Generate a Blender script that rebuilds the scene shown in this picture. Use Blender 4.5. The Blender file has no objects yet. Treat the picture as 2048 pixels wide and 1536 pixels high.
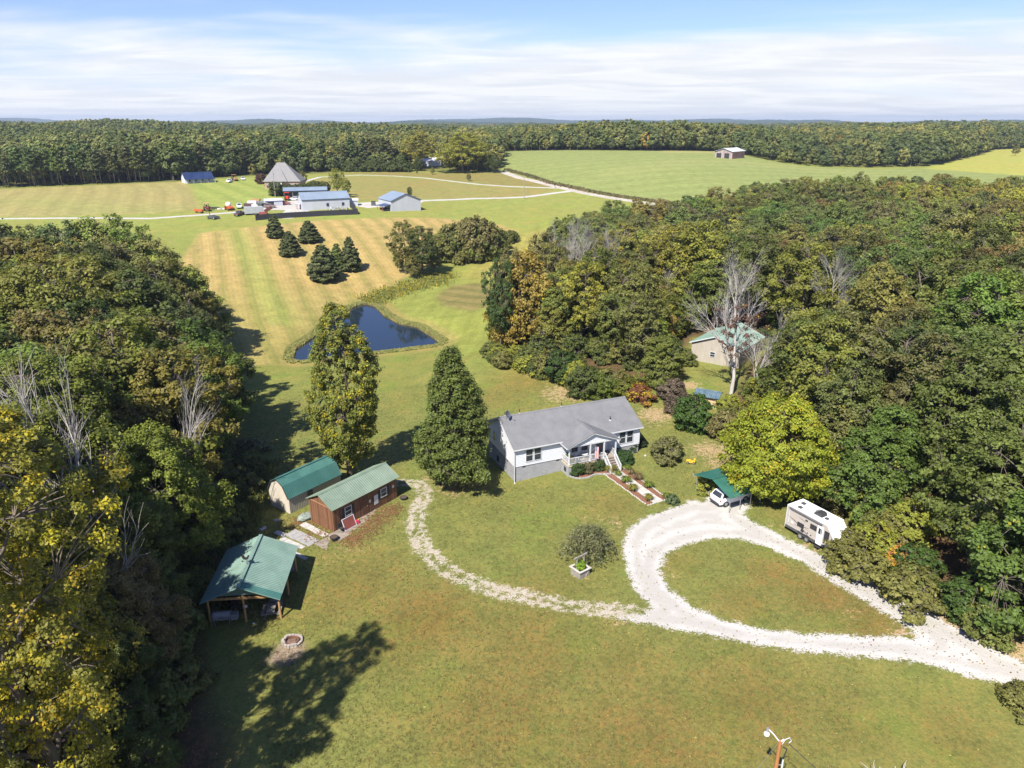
import bpy, math, random
import numpy as np
from mathutils import Vector, Matrix
SC = bpy.context.scene
COL = SC.collection
R = math.radians
rnd = random.Random(7)

# ------------------------------------------------------------------ camera, sky, sun, exposure
F_PX, HOR, H = 1420., 242., 41.
PITCH = math.atan((768 - HOR) / F_PX)
CS, CC = math.sin(PITCH), math.cos(PITCH)
cd = bpy.data.cameras.new('camera'); cam = bpy.data.objects.new('camera', cd); COL.objects.link(cam)
cd.sensor_width = 36; cd.lens = 36 * F_PX / 2048; cd.clip_start = 0.5; cd.clip_end = 40000
cam.location = (0, 0, H); cam.rotation_euler = (math.pi / 2 - PITCH, 0, 0)
SC.camera = cam

SUN_AZ, SUN_EL = R(28), R(50)      # shadows fall towards +Y, turned 28 degrees to +X
world = bpy.data.worlds.new('World'); SC.world = world; world.use_nodes = True
nt = world.node_tree; nt.nodes.clear()
def wn(t, **k):
    n = nt.nodes.new(t)
    for a, b in k.items(): setattr(n, a, b)
    return n
out = wn('ShaderNodeOutputWorld'); bg = wn('ShaderNodeBackground'); bg.inputs['Strength'].default_value = 0.125
sky = wn('ShaderNodeTexSky', sky_type='NISHITA', sun_disc=False, sun_elevation=SUN_EL, sun_rotation=math.pi + SUN_AZ)
sky.dust_density = 0.25; sky.air_density = 1.0; sky.ozone_density = 2.0; sky.altitude = 200
tc = wn('ShaderNodeTexCoord')
sep = wn('ShaderNodeSeparateXYZ'); nt.links.new(tc.outputs['Generated'], sep.inputs[0])
def wmath(op, a, b=None, clamp=False):
    n = wn('ShaderNodeMath', operation=op, use_clamp=clamp)
    for i, v in enumerate((a, b)):
        if v is None: continue
        if isinstance(v, (int, float)): n.inputs[i].default_value = v
        else: nt.links.new(v, n.inputs[i])
    return n.outputs[0]
def wramp(x, lo, hi, a=0., b=1.):
    n = wn('ShaderNodeMapRange', interpolation_type='SMOOTHSTEP')
    nt.links.new(x, n.inputs[0])
    for i, v in enumerate((lo, hi, a, b)): n.inputs[i + 1].default_value = v
    return n.outputs[0]
Z = sep.outputs['Z']
zz = wmath('ADD', wmath('MAXIMUM', Z, 0.0), 0.055)
px = wmath('DIVIDE', sep.outputs['X'], zz); py = wmath('DIVIDE', sep.outputs['Y'], zz)
def cloud(sx, sy, seed, detail, rough, rot=0.):
    cb = wn('ShaderNodeCombineXYZ'); nt.links.new(px, cb.inputs[0]); nt.links.new(py, cb.inputs[1])
    mp = wn('ShaderNodeMapping'); mp.inputs['Scale'].default_value = (sx, sy, 1); mp.inputs['Location'].default_value = (seed, seed * 1.7, 0)
    mp.inputs['Rotation'].default_value = (0, 0, rot)
    nt.links.new(cb.outputs[0], mp.inputs[0])
    n = wn('ShaderNodeTexNoise'); n.inputs['Scale'].default_value = 1; n.inputs['Detail'].default_value = detail
    n.inputs['Roughness'].default_value = rough; n.inputs['Distortion'].default_value = 0.6
    nt.links.new(mp.outputs[0], n.inputs[0]); return n.outputs[0]
big = cloud(.24, .28, 3.1, 4, .5, 0.12); fine = cloud(.62, 1.0, 9.3, 9, .58, 0.2)
mixn = wmath('ADD', wmath('MULTIPLY', big, .86), wmath('MULTIPLY', fine, .26))
low = wramp(Z, 0.01, 0.15, 0.26, -0.17)         # the cloud deck thickens towards the horizon
cov = wramp(wmath('ADD', mixn, low), 0.42, 0.74)
blue = wn('ShaderNodeMix', data_type='RGBA', blend_type='MULTIPLY'); blue.inputs['Factor'].default_value = 1
nt.links.new(sky.outputs[0], blue.inputs[6]); blue.inputs[7].default_value = (.475, .495, .70, 1)
mx = wn('ShaderNodeMix', data_type='RGBA'); nt.links.new(cov, mx.inputs['Factor'])
nt.links.new(blue.outputs[2], mx.inputs[6])
cc = wn('ShaderNodeMix', data_type='RGBA'); nt.links.new(wramp(fine, .35, .66), cc.inputs['Factor'])
cc.inputs[6].default_value = (3.45, 3.6, 3.85, 1); cc.inputs[7].default_value = (4.2, 4.25, 4.3, 1)
nt.links.new(cc.outputs[2], mx.inputs[7])
nt.links.new(mx.outputs[2], bg.inputs['Color']); nt.links.new(bg.outputs[0], out.inputs[0])

sl = bpy.data.lights.new('sun', 'SUN'); sl.energy = 4.6; sl.angle = R(.53); sl.color = (1, .945, .86)
so = bpy.data.objects.new('sun', sl); COL.objects.link(so)
sdir = Vector((math.sin(SUN_AZ) * math.cos(SUN_EL), math.cos(SUN_AZ) * math.cos(SUN_EL), -math.sin(SUN_EL)))
so.rotation_euler = sdir.to_track_quat('-Z', 'Y').to_euler(); so.location = (-60, -80, 120)
SC.view_settings.view_transform = 'Standard'; SC.view_settings.look = 'None'
SC.view_settings.exposure = 1.0; SC.view_settings.gamma = 1; SC.view_settings.use_curve_mapping = False
SC.render.engine = 'CYCLES'
SC.cycles.max_bounces = 5; SC.cycles.diffuse_bounces = 2; SC.cycles.glossy_bounces = 2
SC.cycles.transmission_bounces = 3; SC.cycles.volume_bounces = 0; SC.cycles.transparent_max_bounces = 4

# ------------------------------------------------------------------ terrain height (thin-plate through surveyed points)
def flat(px_, py_, z):
    v = py_ - 768; den = F_PX * CS + v * CC; num = F_PX * CC - v * CS
    return ((H - z) * (px_ - 1024) / den, (H - z) * num / den)
CTRL_PX = [  # picture column, row, ground height there
 (1024,1500,0),(300,1450,-1),(1800,1500,.6),(2040,1350,.6),(500,1230,-1),(650,1045,-.8),(560,1010,-1),(300,1100,-1.6),(60,1100,-2),
 (1032,962,-.55),(1116,937,-.25),(1222,925,.05),(1275,885,.25),(1160,1140,0),(840,1000,-.5),(1420,1000,.35),(1620,1080,.5),(1800,1170,.9),(1990,1280,1.2),
 (905,965,-.6),(970,908,-.85),(800,800,-2.6),(700,880,-1.7),(1000,800,-1),(1130,800,0),(600,800,-3),(450,860,-2.6),
 (750,715,-4.2),(600,730,-4.3),(880,690,-4.1),(720,600,-4),(820,640,-3.9),(780,655,-4.4),(680,690,-4.5),(500,740,-4),(430,740,-4),
 (450,600,-1.5),(600,600,-2.6),(600,530,.5),(650,500,2.2),(480,500,3),(600,450,6),(620,425,7.5),(450,430,7.5),(0,440,7),(-300,450,6),
 (900,560,-2.8),(930,520,-1.5),(780,500,1.5),(800,440,6),(1000,470,1.5),(1100,425,5.5),(940,640,-2.2),(1000,600,-1),(1000,710,-.8),
 (1150,700,1),(1440,710,2),(1700,800,2.5),(1980,800,3),(1300,560,3),(1700,600,4),(2048,600,5),(1600,430,7),(2000,400,9),(1270,450,6),
 (1180,385,9),(1345,412,8),(800,405,8.5),(560,390,9.5),(400,362,11),(0,376,10),(-400,380,10),(700,350,11),(1000,345,12),
 (1100,335,15),(1200,306,20),(1050,306,19),(1460,314,19),(1330,340,16),(1600,333,14.5),(1800,350,11.5),(1960,347,11),(2040,320,13),(2300,340,12)]
CTRL = [(*flat(a, b, z), z) for a, b, z in CTRL_PX]
CTRL += [(0,0,0),(-60,10,-1),(70,10,1),(0,-80,0),(-200,60,-5),(-260,160,-3),(220,80,3),(260,180,7)]
for az_ in (-1.1,-.75, -.5, -.25, 0, .25, .5, .75, 1.1):
    for Yd, z in ((800, 13), (1300, 9), (2200, 10), (4200, 8), (9000, 12)):
        zz_ = z
        if az_ < -.4 and Yd in (800, 1300): zz_ = 17
        if az_ > .4 and Yd in (1300,): zz_ = 16
        CTRL.append((az_ * Yd, Yd, zz_))
CTRL = np.array(CTRL)
def warp(X, Y):
    yy = np.maximum(Y, -100) + 140.
    return np.stack([X / yy * 1.3, np.log(yy)], -1)
_cw = warp(CTRL[:, 0], CTRL[:, 1]); _n = len(_cw)
def _k(r2): return r2 * np.log(r2 + 1e-9) * .5
_A = np.zeros((_n + 3, _n + 3)); _d = ((_cw[:, None] - _cw[None]) ** 2).sum(-1)
_A[:_n, :_n] = _k(_d) + np.eye(_n) * 2e-4
_A[:_n, _n] = 1; _A[:_n, _n + 1:] = _cw; _A[_n:, :_n] = _A[:_n, _n:].T
_S = np.linalg.solve(_A, np.r_[CTRL[:, 2], 0, 0, 0])
POND_Z = -4.75
def base_h(X, Y):
    w = warp(X, Y); o = np.full(len(w), _S[_n]) + w @ _S[_n + 1:]
    for i in range(_n):
        o += _S[i] * _k(((w - _cw[i]) ** 2).sum(-1))
    return o
def ridges(X, Y):   # wooded ridges towards the horizon
    a = X / np.maximum(Y, 1)
    r = np.zeros_like(X)
    for Yc, w, amp, f, p in ((3300, 500, 10, 3.1, .4), (4600, 600, 22, 4.3, 2.2), (6300, 700, 34, 5.1, 5.0), (8200, 800, 50, 3.7, 1.1)):
        e = .55 + .3 * np.sin(a * f * 2 + p) + .25 * np.sin(a * f * 5.3 + p * 2) + .12 * np.sin(a * f * 13 + p)
        if Yc < 7000: e = e + .45 * np.clip(np.abs(a) - .3, 0, 1)
        r += amp * np.clip(e, 0, 2) * np.exp(-((Y - Yc) / w) ** 2)
    return r
# pond outline on the water plane
POND_PX = [(584,722),(590,700),(625,676),(660,650),(690,625),(712,612),(735,608),(752,614),(770,632),(800,648),(835,655),(862,672),(882,686),(870,692),(820,698),(755,706),(700,712),(640,720),(600,725)]
POND = np.array([flat(a, b, POND_Z) for a, b in POND_PX])
def sdf(poly, X, Y):    # signed distance, positive inside
    poly = np.asarray(poly, float); P0 = poly; P1 = np.roll(poly, -1, 0)
    d2 = np.full(X.shape, 1e18); ins = np.zeros(X.shape, bool)
    for (ax, ay), (bx, by) in zip(P0, P1):
        ex, ey = bx - ax, by - ay
        t = np.clip(((X - ax) * ex + (Y - ay) * ey) / (ex * ex + ey * ey + 1e-12), 0, 1)
        d2 = np.minimum(d2, (X - ax - t * ex) ** 2 + (Y - ay - t * ey) ** 2)
        c = (ay > Y) != (by > Y)
        if ey != 0: ins ^= c & (X < ax + (Y - ay) * ex / ey)
    d = np.sqrt(d2); return np.where(ins, d, -d)
def pdist(line, X, Y):   # distance to a polyline
    line = np.asarray(line, float); d2 = np.full(X.shape, 1e18)
    for (ax, ay), (bx, by) in zip(line[:-1], line[1:]):
        ex, ey = bx - ax, by - ay
        t = np.clip(((X - ax) * ex + (Y - ay) * ey) / (ex * ex + ey * ey + 1e-12), 0, 1)
        d2 = np.minimum(d2, (X - ax - t * ex) ** 2 + (Y - ay - t * ey) ** 2)
    return np.sqrt(d2)
def sm(x, a, b):
    t = np.clip((x - a) / (b - a), 0, 1); return t * t * (3 - 2 * t)
def height(X, Y):
    X = np.atleast_1d(np.asarray(X, float)); Y = np.atleast_1d(np.asarray(Y, float)); sh = X.shape
    X = X.ravel(); Y = Y.ravel()
    h = base_h(X, Y) + ridges(X, Y)
    near = (Y > 100) & (Y < 230) & (X > -90) & (X < 20)
    if near.any():
        s_ = sdf(POND, X[near], Y[near]); hn = h[near]
        bank = np.maximum(hn, POND_Z + .25)
        hn = np.where(s_ < -6, hn, POND_Z + .25 + (bank - POND_Z - .25) * sm(-s_, .5, 7))
        hn = np.where(s_ > -.5, POND_Z + .25 - 1.6 * sm(s_, -.5, 3), hn)
        h[near] = hn
    return h.reshape(sh)
def hz(x, y): return float(height([x], [y])[0])
_ts = 18 * 1.006 ** np.arange(1050)
def G(px_, py_, dz=0.):
    """where the view ray of a picture point meets the ground (raised by dz)"""
    v = py_ - 768; den = F_PX * CS + v * CC; num = F_PX * CC - v * CS
    X = _ts * (px_ - 1024) / num; Zr = H - _ts * den / num
    hh = height(X, _ts) + dz; below = np.where(Zr < hh)[0]
    if len(below) == 0 or below[0] == 0: i = len(_ts) - 1
    else: i = below[0]
    if i > 0 and len(below):
        a = Zr[i - 1] - hh[i - 1]; b = hh[i] - Zr[i]; t = a / (a + b)
        Yv = _ts[i - 1] + (_ts[i] - _ts[i - 1]) * t
    else: Yv = _ts[i]
    return (Yv * (px_ - 1024) / num, Yv)
def G3(px_, py_, dz=0.):
    x, y = G(px_, py_); return (x, y, hz(x, y) + dz)
def GP(pts): return np.array([G(a, b) for a, b in pts])

# ------------------------------------------------------------------ mesh and object helpers
class MB:
    def __init__(s): s.v = []; s.f = []
    def add(s, vs, fs):
        b = len(s.v); s.v += [tuple(p) for p in vs]; s.f += [tuple(b + i for i in f) for f in fs]; return s
    def box(s, x0, x1, y0, y1, z0, z1):
        return s.add([(x0,y0,z0),(x1,y0,z0),(x1,y1,z0),(x0,y1,z0),(x0,y0,z1),(x1,y0,z1),(x1,y1,z1),(x0,y1,z1)],
                     [(0,3,2,1),(4,5,6,7),(0,1,5,4),(1,2,6,5),(2,3,7,6),(3,0,4,7)])
    def bar(s, a, b, w, h=None, up=(0, 0, 1)):
        h = w if h is None else h
        a, b = Vector(a), Vector(b); d = (b - a).normalized(); up = Vector(up)
        if abs(d.dot(up)) > .97: up = Vector((0, 1, 0))
        r = d.cross(up).normalized(); u = r.cross(d)
        vs = [p + r * sx * w / 2 + u * sz * h / 2 for p in (a, b) for sx, sz in ((-1,-1),(1,-1),(1,1),(-1,1))]
        return s.add(vs, [(0,1,2,3),(7,6,5,4),(0,4,5,1),(1,5,6,2),(2,6,7,3),(3,7,4,0)])
    def tube(s, pts, rad, n=8, cap=True):
        pts = [Vector(p) for p in pts]; m = len(pts)
        if not hasattr(rad, '__len__'): rad = [rad] * m
        prev = None; vs = []
        for i, p in enumerate(pts):
            d = (pts[min(i + 1, m - 1)] - pts[max(i - 1, 0)]).normalized()
            if prev is None:
                prev = d.orthogonal().normalized()
            r = (prev - d * prev.dot(d)); r = r.normalized() if r.length > 1e-5 else d.orthogonal().normalized()
            prev = r; u = d.cross(r)
            for k in range(n):
                a = 2 * math.pi * k / n; vs.append(p + (r * math.cos(a) + u * math.sin(a)) * rad[i])
        fs = [(i * n + k, i * n + (k + 1) % n, (i + 1) * n + (k + 1) % n, (i + 1) * n + k) for i in range(m - 1) for k in range(n)]
        if cap: fs += [tuple(range(n - 1, -1, -1)), tuple((m - 1) * n + k for k in range(n))]
        return s.add(vs, fs)
    def prism(s, poly, axis, a, b):
        """polygon of 2-D points, pushed along an axis ('x','y','z') from a to b"""
        def p3(p, t):
            return {'x': (t, p[0], p[1]), 'y': (p[0], t, p[1]), 'z': (p[0], p[1], t)}[axis]
        n = len(poly); vs = [p3(p, a) for p in poly] + [p3(p, b) for p in poly]
        return s.add(vs, [tuple(range(n)), tuple(range(2 * n - 1, n - 1, -1))] + [(i, n + i, n + (i + 1) % n, (i + 1) % n) for i in range(n)])
    def ball(s, c, r, nu=10, nv=6, jit=0., seed=0):
        rr = random.Random(seed); rx, ry, rz = (r if hasattr(r, '__len__') else (r, r, r)); vs = []; fs = []
        for j in range(nv + 1):
            th = math.pi * j / nv
            for i in range(nu):
                ph = 2 * math.pi * i / nu; q = 1 + rr.uniform(-jit, jit)
                vs.append((c[0] + rx * q * math.sin(th) * math.cos(ph), c[1] + ry * q * math.sin(th) * math.sin(ph), c[2] + rz * q * math.cos(th)))
        for j in range(nv):
            for i in range(nu):
                fs.append((j * nu + i, (j + 1) * nu + i, (j + 1) * nu + (i + 1) % nu, j * nu + (i + 1) % nu))
        return s.add(vs, fs)
    def slab(s, a, b, c, d, t):
        """quad a b c d with thickness t below"""
        a, b, c, d = map(Vector, (a, b, c, d)); n = (b - a).cross(d - a).normalized()
        if n.z < 0: n = -n
        vs = [a, b, c, d] + [p - n * t for p in (a, b, c, d)]
        return s.add(vs, [(0,1,2,3),(7,6,5,4),(0,4,5,1),(1,5,6,2),(2,6,7,3),(3,7,4,0)])
    def ribs(s, a, b, c, d, sp=.3, w=.05, h=.03):
        """raised ribs running from eave a-b up to ridge d-c"""
        a, b, c, d = map(Vector, (a, b, c, d)); n = (b - a).cross(d - a).normalized()
        if n.z < -1e-3: n = -n
        L = (b - a).length; k = max(1, int(L / sp)); e = (b - a).normalized()
        for i in range(k + 1):
            t = min(max(i / k, w / L / 2), 1 - w / L / 2); p = a.lerp(b, t); q = d.lerp(c, t)
            vs = [p - e * w / 2, p + e * w / 2, p + n * h, q - e * w / 2, q + e * w / 2, q + n * h]
            s.add(vs, [(0, 1, 2), (5, 4, 3), (0, 2, 5, 3), (1, 4, 5, 2)])
        return s
    def obj(s, name, mat=None, parent=None, loc=None, rz=0., smooth=False, **props):
        me = bpy.data.meshes.new(name); me.from_pydata(s.v, [], s.f); me.validate(); me.update()
        if smooth:
            me.polygons.foreach_set('use_smooth', [True] * len(me.polygons))
            try: me.set_sharp_from_angle(angle=R(40))
            except Exception: pass
        if mat is not None: me.materials.append(mat)
        o = bpy.data.objects.new(name, me); COL.objects.link(o)
        if parent is not None: o.parent = parent
        if loc is not None: o.location = loc
        o.rotation_euler.z = rz
        for k, v in props.items(): o[k] = v
        return o
def thing(name, label, cat, loc=(0, 0, 0), rz=0., group=None):
    o = bpy.data.objects.new(name, None); COL.objects.link(o); o.location = loc; o.rotation_euler.z = rz
    o.empty_display_size = .3
    o['label'] = label; o['category'] = cat
    if group: o['group'] = group
    return o
def box(name, mat, parent, *d): return MB().box(*d).obj(name, mat, parent)

# ------------------------------------------------------------------ materials
MATS = {}
class NG:
    """thin wrapper that keeps node graphs short"""
    def __init__(s, mat):
        mat.use_nodes = True; s.t = mat.node_tree; s.t.nodes.clear()
        s.out = s.n('ShaderNodeOutputMaterial'); s.b = s.n('ShaderNodeBsdfPrincipled'); s.l(s.b.outputs[0], s.out.inputs[0])
    def n(s, t, **k):
        n = s.t.nodes.new(t)
        for a, b in k.items(): setattr(n, a, b)
        return n
    def l(s, a, b): s.t.links.new(a, b)
    def set(s, sock, v):
        if isinstance(v, (int, float)): sock.default_value = v
        elif isinstance(v, (tuple, list)): sock.default_value = tuple(v) + ((1,) if len(v) == 3 and len(sock.default_value) == 4 else ())
        else: s.l(v, sock)
    def m(s, op, a, b=0., clamp=False):
        n = s.n('ShaderNodeMath', operation=op, use_clamp=clamp); s.set(n.inputs[0], a); s.set(n.inputs[1], b); return n.outputs[0]
    def ramp(s, x, lo, hi, a=0., b=1., smooth=True):
        n = s.n('ShaderNodeMapRange', interpolation_type='SMOOTHSTEP' if smooth else 'LINEAR')
        s.set(n.inputs[0], x)
        for i, v in enumerate((lo, hi, a, b)): s.set(n.inputs[i + 1], v)
        return n.outputs[0]
    def noise(s, scale, detail=4, rough=.55, vec=None, dist=0.):
        n = s.n('ShaderNodeTexNoise'); n.inputs['Scale'].default_value = scale; n.inputs['Detail'].default_value = detail
        n.inputs['Roughness'].default_value = rough; n.inputs['Distortion'].default_value = dist
        if vec is not None: s.l(vec, n.inputs[0])
        return n.outputs[0]
    def mix(s, f, a, b, blend='MIX'):
        n = s.n('ShaderNodeMix', data_type='RGBA', blend_type=blend); s.set(n.inputs[0], f); s.set(n.inputs[6], a); s.set(n.inputs[7], b); return n.outputs[2]
    def attr(s, name, kind='GEOMETRY'):
        return s.n('ShaderNodeAttribute', attribute_name=name, attribute_type=kind)
    def obj(s): return s.n('ShaderNodeTexCoord').outputs['Object']
    def pos(s): return s.n('ShaderNodeNewGeometry').outputs['Position']
    def mapping(s, vec, scale=(1, 1, 1), rot=(0, 0, 0)):
        n = s.n('ShaderNodeMapping'); s.l(vec, n.inputs[0]); n.inputs['Scale'].default_value = scale; n.inputs['Rotation'].default_value = rot; return n.outputs[0]
    def bump(s, h, strength=.3, dist=.02):
        n = s.n('ShaderNodeBump'); n.inputs['Strength'].default_value = strength; n.inputs['Distance'].default_value = dist
        s.l(h, n.inputs['Height']); s.l(n.outputs[0], s.b.inputs['Normal'])
def mat(name, col, rough=.6, metal=0., var=.12, scale=1.5, streak=None, dirt=None, bump=0.):
    """painted / plain surface with wear: colour varies by noise; streak = (sx,sy,sz) stretches it"""
    if name in MATS: return MATS[name]
    m_ = bpy.data.materials.new(name); g = NG(m_); MATS[name] = m_
    v = g.obj()
    if streak: v = g.mapping(v, streak)
    n1 = g.noise(scale, 6, .6, v); n2 = g.noise(scale * 7, 3, .6, v)
    k = g.ramp(g.m('ADD', g.m('MULTIPLY', n1, .7), g.m('MULTIPLY', n2, .3)), .3, .7, 1 - var, 1 + var)
    c = g.n('ShaderNodeVectorMath', operation='SCALE'); c.inputs[0].default_value = col; g.l(k, c.inputs['Scale'])
    c = c.outputs[0]
    if dirt is not None:
        c = g.mix(g.ramp(g.noise(scale * .8, 7, .65, v), .5, .72, 0, .75), c, dirt)
    g.set(g.b.inputs['Base Color'], c); g.b.inputs['Metallic'].default_value = metal
    g.set(g.b.inputs['Roughness'], g.ramp(n1, .3, .7, max(rough - .1, .02), min(rough + .1, 1)))
    if bump: g.bump(n2, bump, .01)
    return m_
def planks_mat(name, col, dark, width, axis='x', rough=.8, var=.35):
    """boards: colour per board from a snapped coordinate, grain along the board"""
    m_ = bpy.data.materials.new(name); g = NG(m_); MATS[name] = m_
    o = g.obj(); sp = g.n('ShaderNodeSeparateXYZ'); g.l(o, sp.inputs[0])
    x = g.m('ADD', sp.outputs['X'], sp.outputs['Y']) if axis == 'x' else sp.outputs['Z']
    idx = g.m('FLOOR', g.m('DIVIDE', x, width))
    wn_ = g.n('ShaderNodeTexWhiteNoise', noise_dimensions='1D'); g.l(idx, wn_.inputs['W'])
    gr = g.noise(3, 6, .65, g.mapping(o, (6, 6, .5) if axis == 'x' else (.5, .5, 8)))
    f = g.m('ADD', g.m('MULTIPLY', wn_.outputs['Value'], .45), g.m('MULTIPLY', gr, .65), True)
    fr = g.m('FRACT', g.m('DIVIDE', x, width)); gap = g.ramp(g.m('ABSOLUTE', g.m('SUBTRACT', fr, .5)), .44, .5)
    c = g.mix(g.ramp(f, .2, .85), dark, col); c = g.mix(g.m('MULTIPLY', gap, .6), c, tuple(q * .35 for q in dark))
    st = g.ramp(g.noise(.7, 5, .6, o), .5, .75, 0, .5); c = g.mix(st, c, tuple(q * .55 for q in col))
    g.set(g.b.inputs['Base Color'], c); g.b.inputs['Roughness'].default_value = rough; g.bump(g.m('SUBTRACT', gr, gap), .4, .02)
    return m_
def brick_mat(name, c1, c2, mortar, sc, bw, bh):
    m_ = bpy.data.materials.new(name); g = NG(m_); MATS[name] = m_
    o = g.obj(); sp = g.n('ShaderNodeSeparateXYZ'); g.l(o, sp.inputs[0])
    cb = g.n('ShaderNodeCombineXYZ'); g.l(g.m('ADD', sp.outputs['X'], sp.outputs['Y']), cb.inputs[0]); g.l(sp.outputs['Z'], cb.inputs[1])
    b = g.n('ShaderNodeTexBrick'); g.l(cb.outputs[0], b.inputs['Vector']); g.set(b.inputs['Color1'], c1); g.set(b.inputs['Color2'], c2); g.set(b.inputs['Mortar'], mortar)
    b.inputs['Scale'].default_value = sc; b.inputs['Brick Width'].default_value = bw; b.inputs['Row Height'].default_value = bh; b.inputs['Mortar Size'].default_value = .012
    c = g.mix(g.ramp(g.noise(1.3, 6, .6, o), .4, .75, 0, .6), b.outputs[0], tuple(q * .8 for q in c2))
    g.set(g.b.inputs['Base Color'], c); g.b.inputs['Roughness'].default_value = .9; g.bump(g.m('SUBTRACT', 1., b.outputs['Fac']), .5, .02)
    return m_

WHITE = mat('white_vinyl', (.62, .635, .665), .5, var=.05, scale=.8)
TRIM = mat('white_trim', (.56, .57, .59), .45, var=.05)
CREAM = mat('cream_metal', (.55, .50, .41), .5, var=.08, streak=(1, 1, .3))
TAN = mat('tan_metal', (.40, .36, .30), .5, var=.08, streak=(1, 1, .3))
GREEN_A = mat('faded_green_metal_roof', (.150, .235, .190), .5, .05, var=.14, scale=.6, dirt=(.19, .26, .22))
GREEN_B = mat('teal_metal_roof', (.045, .135, .115), .45, .05, var=.12, scale=.6, dirt=(.075, .16, .14))
GREEN_C = mat('pale_green_metal_roof', (.165, .22, .165), .5, .05, var=.14, scale=.6, dirt=(.21, .25, .20))
GREEN_D = mat('dark_green_carport_metal', (.03, .125, .09), .42, .15, var=.15, scale=.7, dirt=(.06, .14, .10))
ROOFG = mat('grey_house_roofing', (.155, .155, .158), .75, .0, var=.12, scale=.7, dirt=(.18, .18, .182))
BLUE_R = mat('blue_metal_roof', (.20, .25, .31), .5, .05, var=.08, scale=.3)
NAVY_R = mat('navy_metal_roof', (.018, .034, .095), .45, .1, var=.12, scale=.3)
WMETAL = mat('white_metal_siding', (.44, .455, .49), .5, var=.06, streak=(1, 1, .2), scale=.5)
GLASS = mat('dark_window_glass', (.035, .042, .05), .08, .0, var=.3)
DARK = mat('dark_interior', (.03, .03, .03), .9)
BLACK = mat('black_rubber', (.025, .025, .026), .75, var=.2)
GALV = mat('galvanised_steel', (.38, .39, .40), .45, .6, var=.15)
CONC = mat('pale_concrete', (.42, .40, .37), .9, var=.25, scale=2, bump=.3)
GREYC = mat('grey_concrete', (.30, .29, .28), .9, var=.2, scale=2, bump=.3)
POSTW = mat('treated_yellow_timber', (.38, .22, .09), .75, var=.25, scale=2, streak=(4, 4, .5))
POLEW = mat('orange_brown_pole_timber', (.36, .15, .05), .8, var=.25, scale=2, streak=(4, 4, .3))
GREYW = mat('weathered_grey_timber', (.27, .245, .215), .9, var=.25, scale=2, bump=.3)
BARK = mat('grey_brown_bark', (.13, .105, .08), .95, var=.35, scale=3, streak=(2, 2, .5), bump=.5)
BARKP = mat('pale_dead_wood', (.40, .37, .335), .9, var=.2, scale=2, streak=(2, 2, .4), bump=.3)
ORANGE = mat('orange_machine_paint', (.55, .10, .025), .45)
REDP = mat('faded_red_paint', (.28, .06, .045), .6, var=.2)
WPAINT = mat('white_vehicle_paint', (.75, .76, .78), .22, var=.03)
YEL = mat('yellow_plastic', (.75, .42, .03), .5)
CAMO = mat('dull_grey_green_paint', (.07, .075, .07), .7, var=.3)
CABINW = planks_mat('brown_stained_boards', (.225, .105, .052), (.10, .045, .023), .2)
OLDW = planks_mat('weathered_barn_boards', (.42, .35, .34), (.24, .18, .17), .3)
DECKW = planks_mat('grey_deck_boards', (.34, .29, .24), (.20, .165, .13), .15)
BLOCK = brick_mat('grey_block_skirting', (.35, .352, .365), (.30, .302, .315), (.23, .23, .24), 1., .4, .2)
BRICK = brick_mat('buff_brick', (.42, .29, .22), (.32, .21, .16), (.40, .37, .33), 1., .6, .3)
# ------------------------------------------------------------------ ground sheet, split by face into its named regions
GRAVEL_OUT = GP([(1405,1003),(1385,1000),(1330,1018),(1290,1034),(1258,1055),(1245,1085),(1246,1115),(1254,1150),(1272,1190),(1300,1212),(1285,1225),(1235,1236),(1300,1252),(1400,1269),(1480,1286),(1600,1302),(1700,1312),(1800,1322),(1900,1342),(1980,1364),(2060,1376),(2400,1430),(2400,1370),(2060,1325),(1998,1300),(1930,1262),(1850,1215),(1780,1172),(1700,1136),(1620,1098),(1560,1068),(1520,1048),(1490,1030),(1500,1012),(1490,985),(1450,968),(1415,972)])
GRAVEL_IN = GP([(1430,1077),(1375,1088),(1333,1110),(1322,1140),(1338,1175),(1385,1213),(1450,1240),(1520,1256),(1600,1266),(1700,1270),(1800,1272),(1842,1277),(1795,1247),(1740,1212),(1680,1175),(1600,1125),(1540,1097),(1485,1080)])
TRACK = GP([(800,965),(838,968),(852,988),(836,1020),(832,1060),(848,1098),(882,1132),(932,1160),(1000,1184),(1080,1200),(1150,1213),(1240,1222),(1300,1225)])
LANES = [(GP([(-200,440),(0,437.5),(160,436),(300,437),(400,430),(480,424),(560,415),(600,408)]), 1.5),
         (GP([(560,412),(600,420),(640,412),(700,408),(760,405),(820,402),(850,401),(950,397),(1050,394),(1110,386),(1150,381)]), 1.9),
         (GP([(590,368),(640,354),(720,350),(790,352),(850,356),(900,362),(960,369),(1020,373),(1080,375),(1120,376)]), 1.4)]
YARD = GP([(560,420),(640,412),(700,414),(740,400),(830,398),(850,404),(760,412),(720,404),(600,400),(560,405),(620,432),(570,432)])
LOT = GP([(565,405),(600,398),(600,405),(640,412),(585,437),(550,437),(572,420),(520,420),(520,415)])
ROAD = GP([(1004,343),(1040,356),(1100,370),(1150,382),(1230,397),(1345,414),(1500,440)])
HAY = GP([(400,466),(520,452),(620,442),(760,436),(900,437),(1000,449),(1045,466),(1010,470),(960,480),(880,520),(800,560),(772,588),(715,603),(668,640),(625,668),(585,705),(560,728),(400,740),(340,640),(350,540)])
HAYL = GP([(-300,384),(0,378),(200,370),(372,362),(385,385),(402,418),(300,428),(0,434),(-300,440)])
MOWN = GP([(376,361),(520,357),(535,375),(560,398),(520,412),(408,418),(390,385)])
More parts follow.
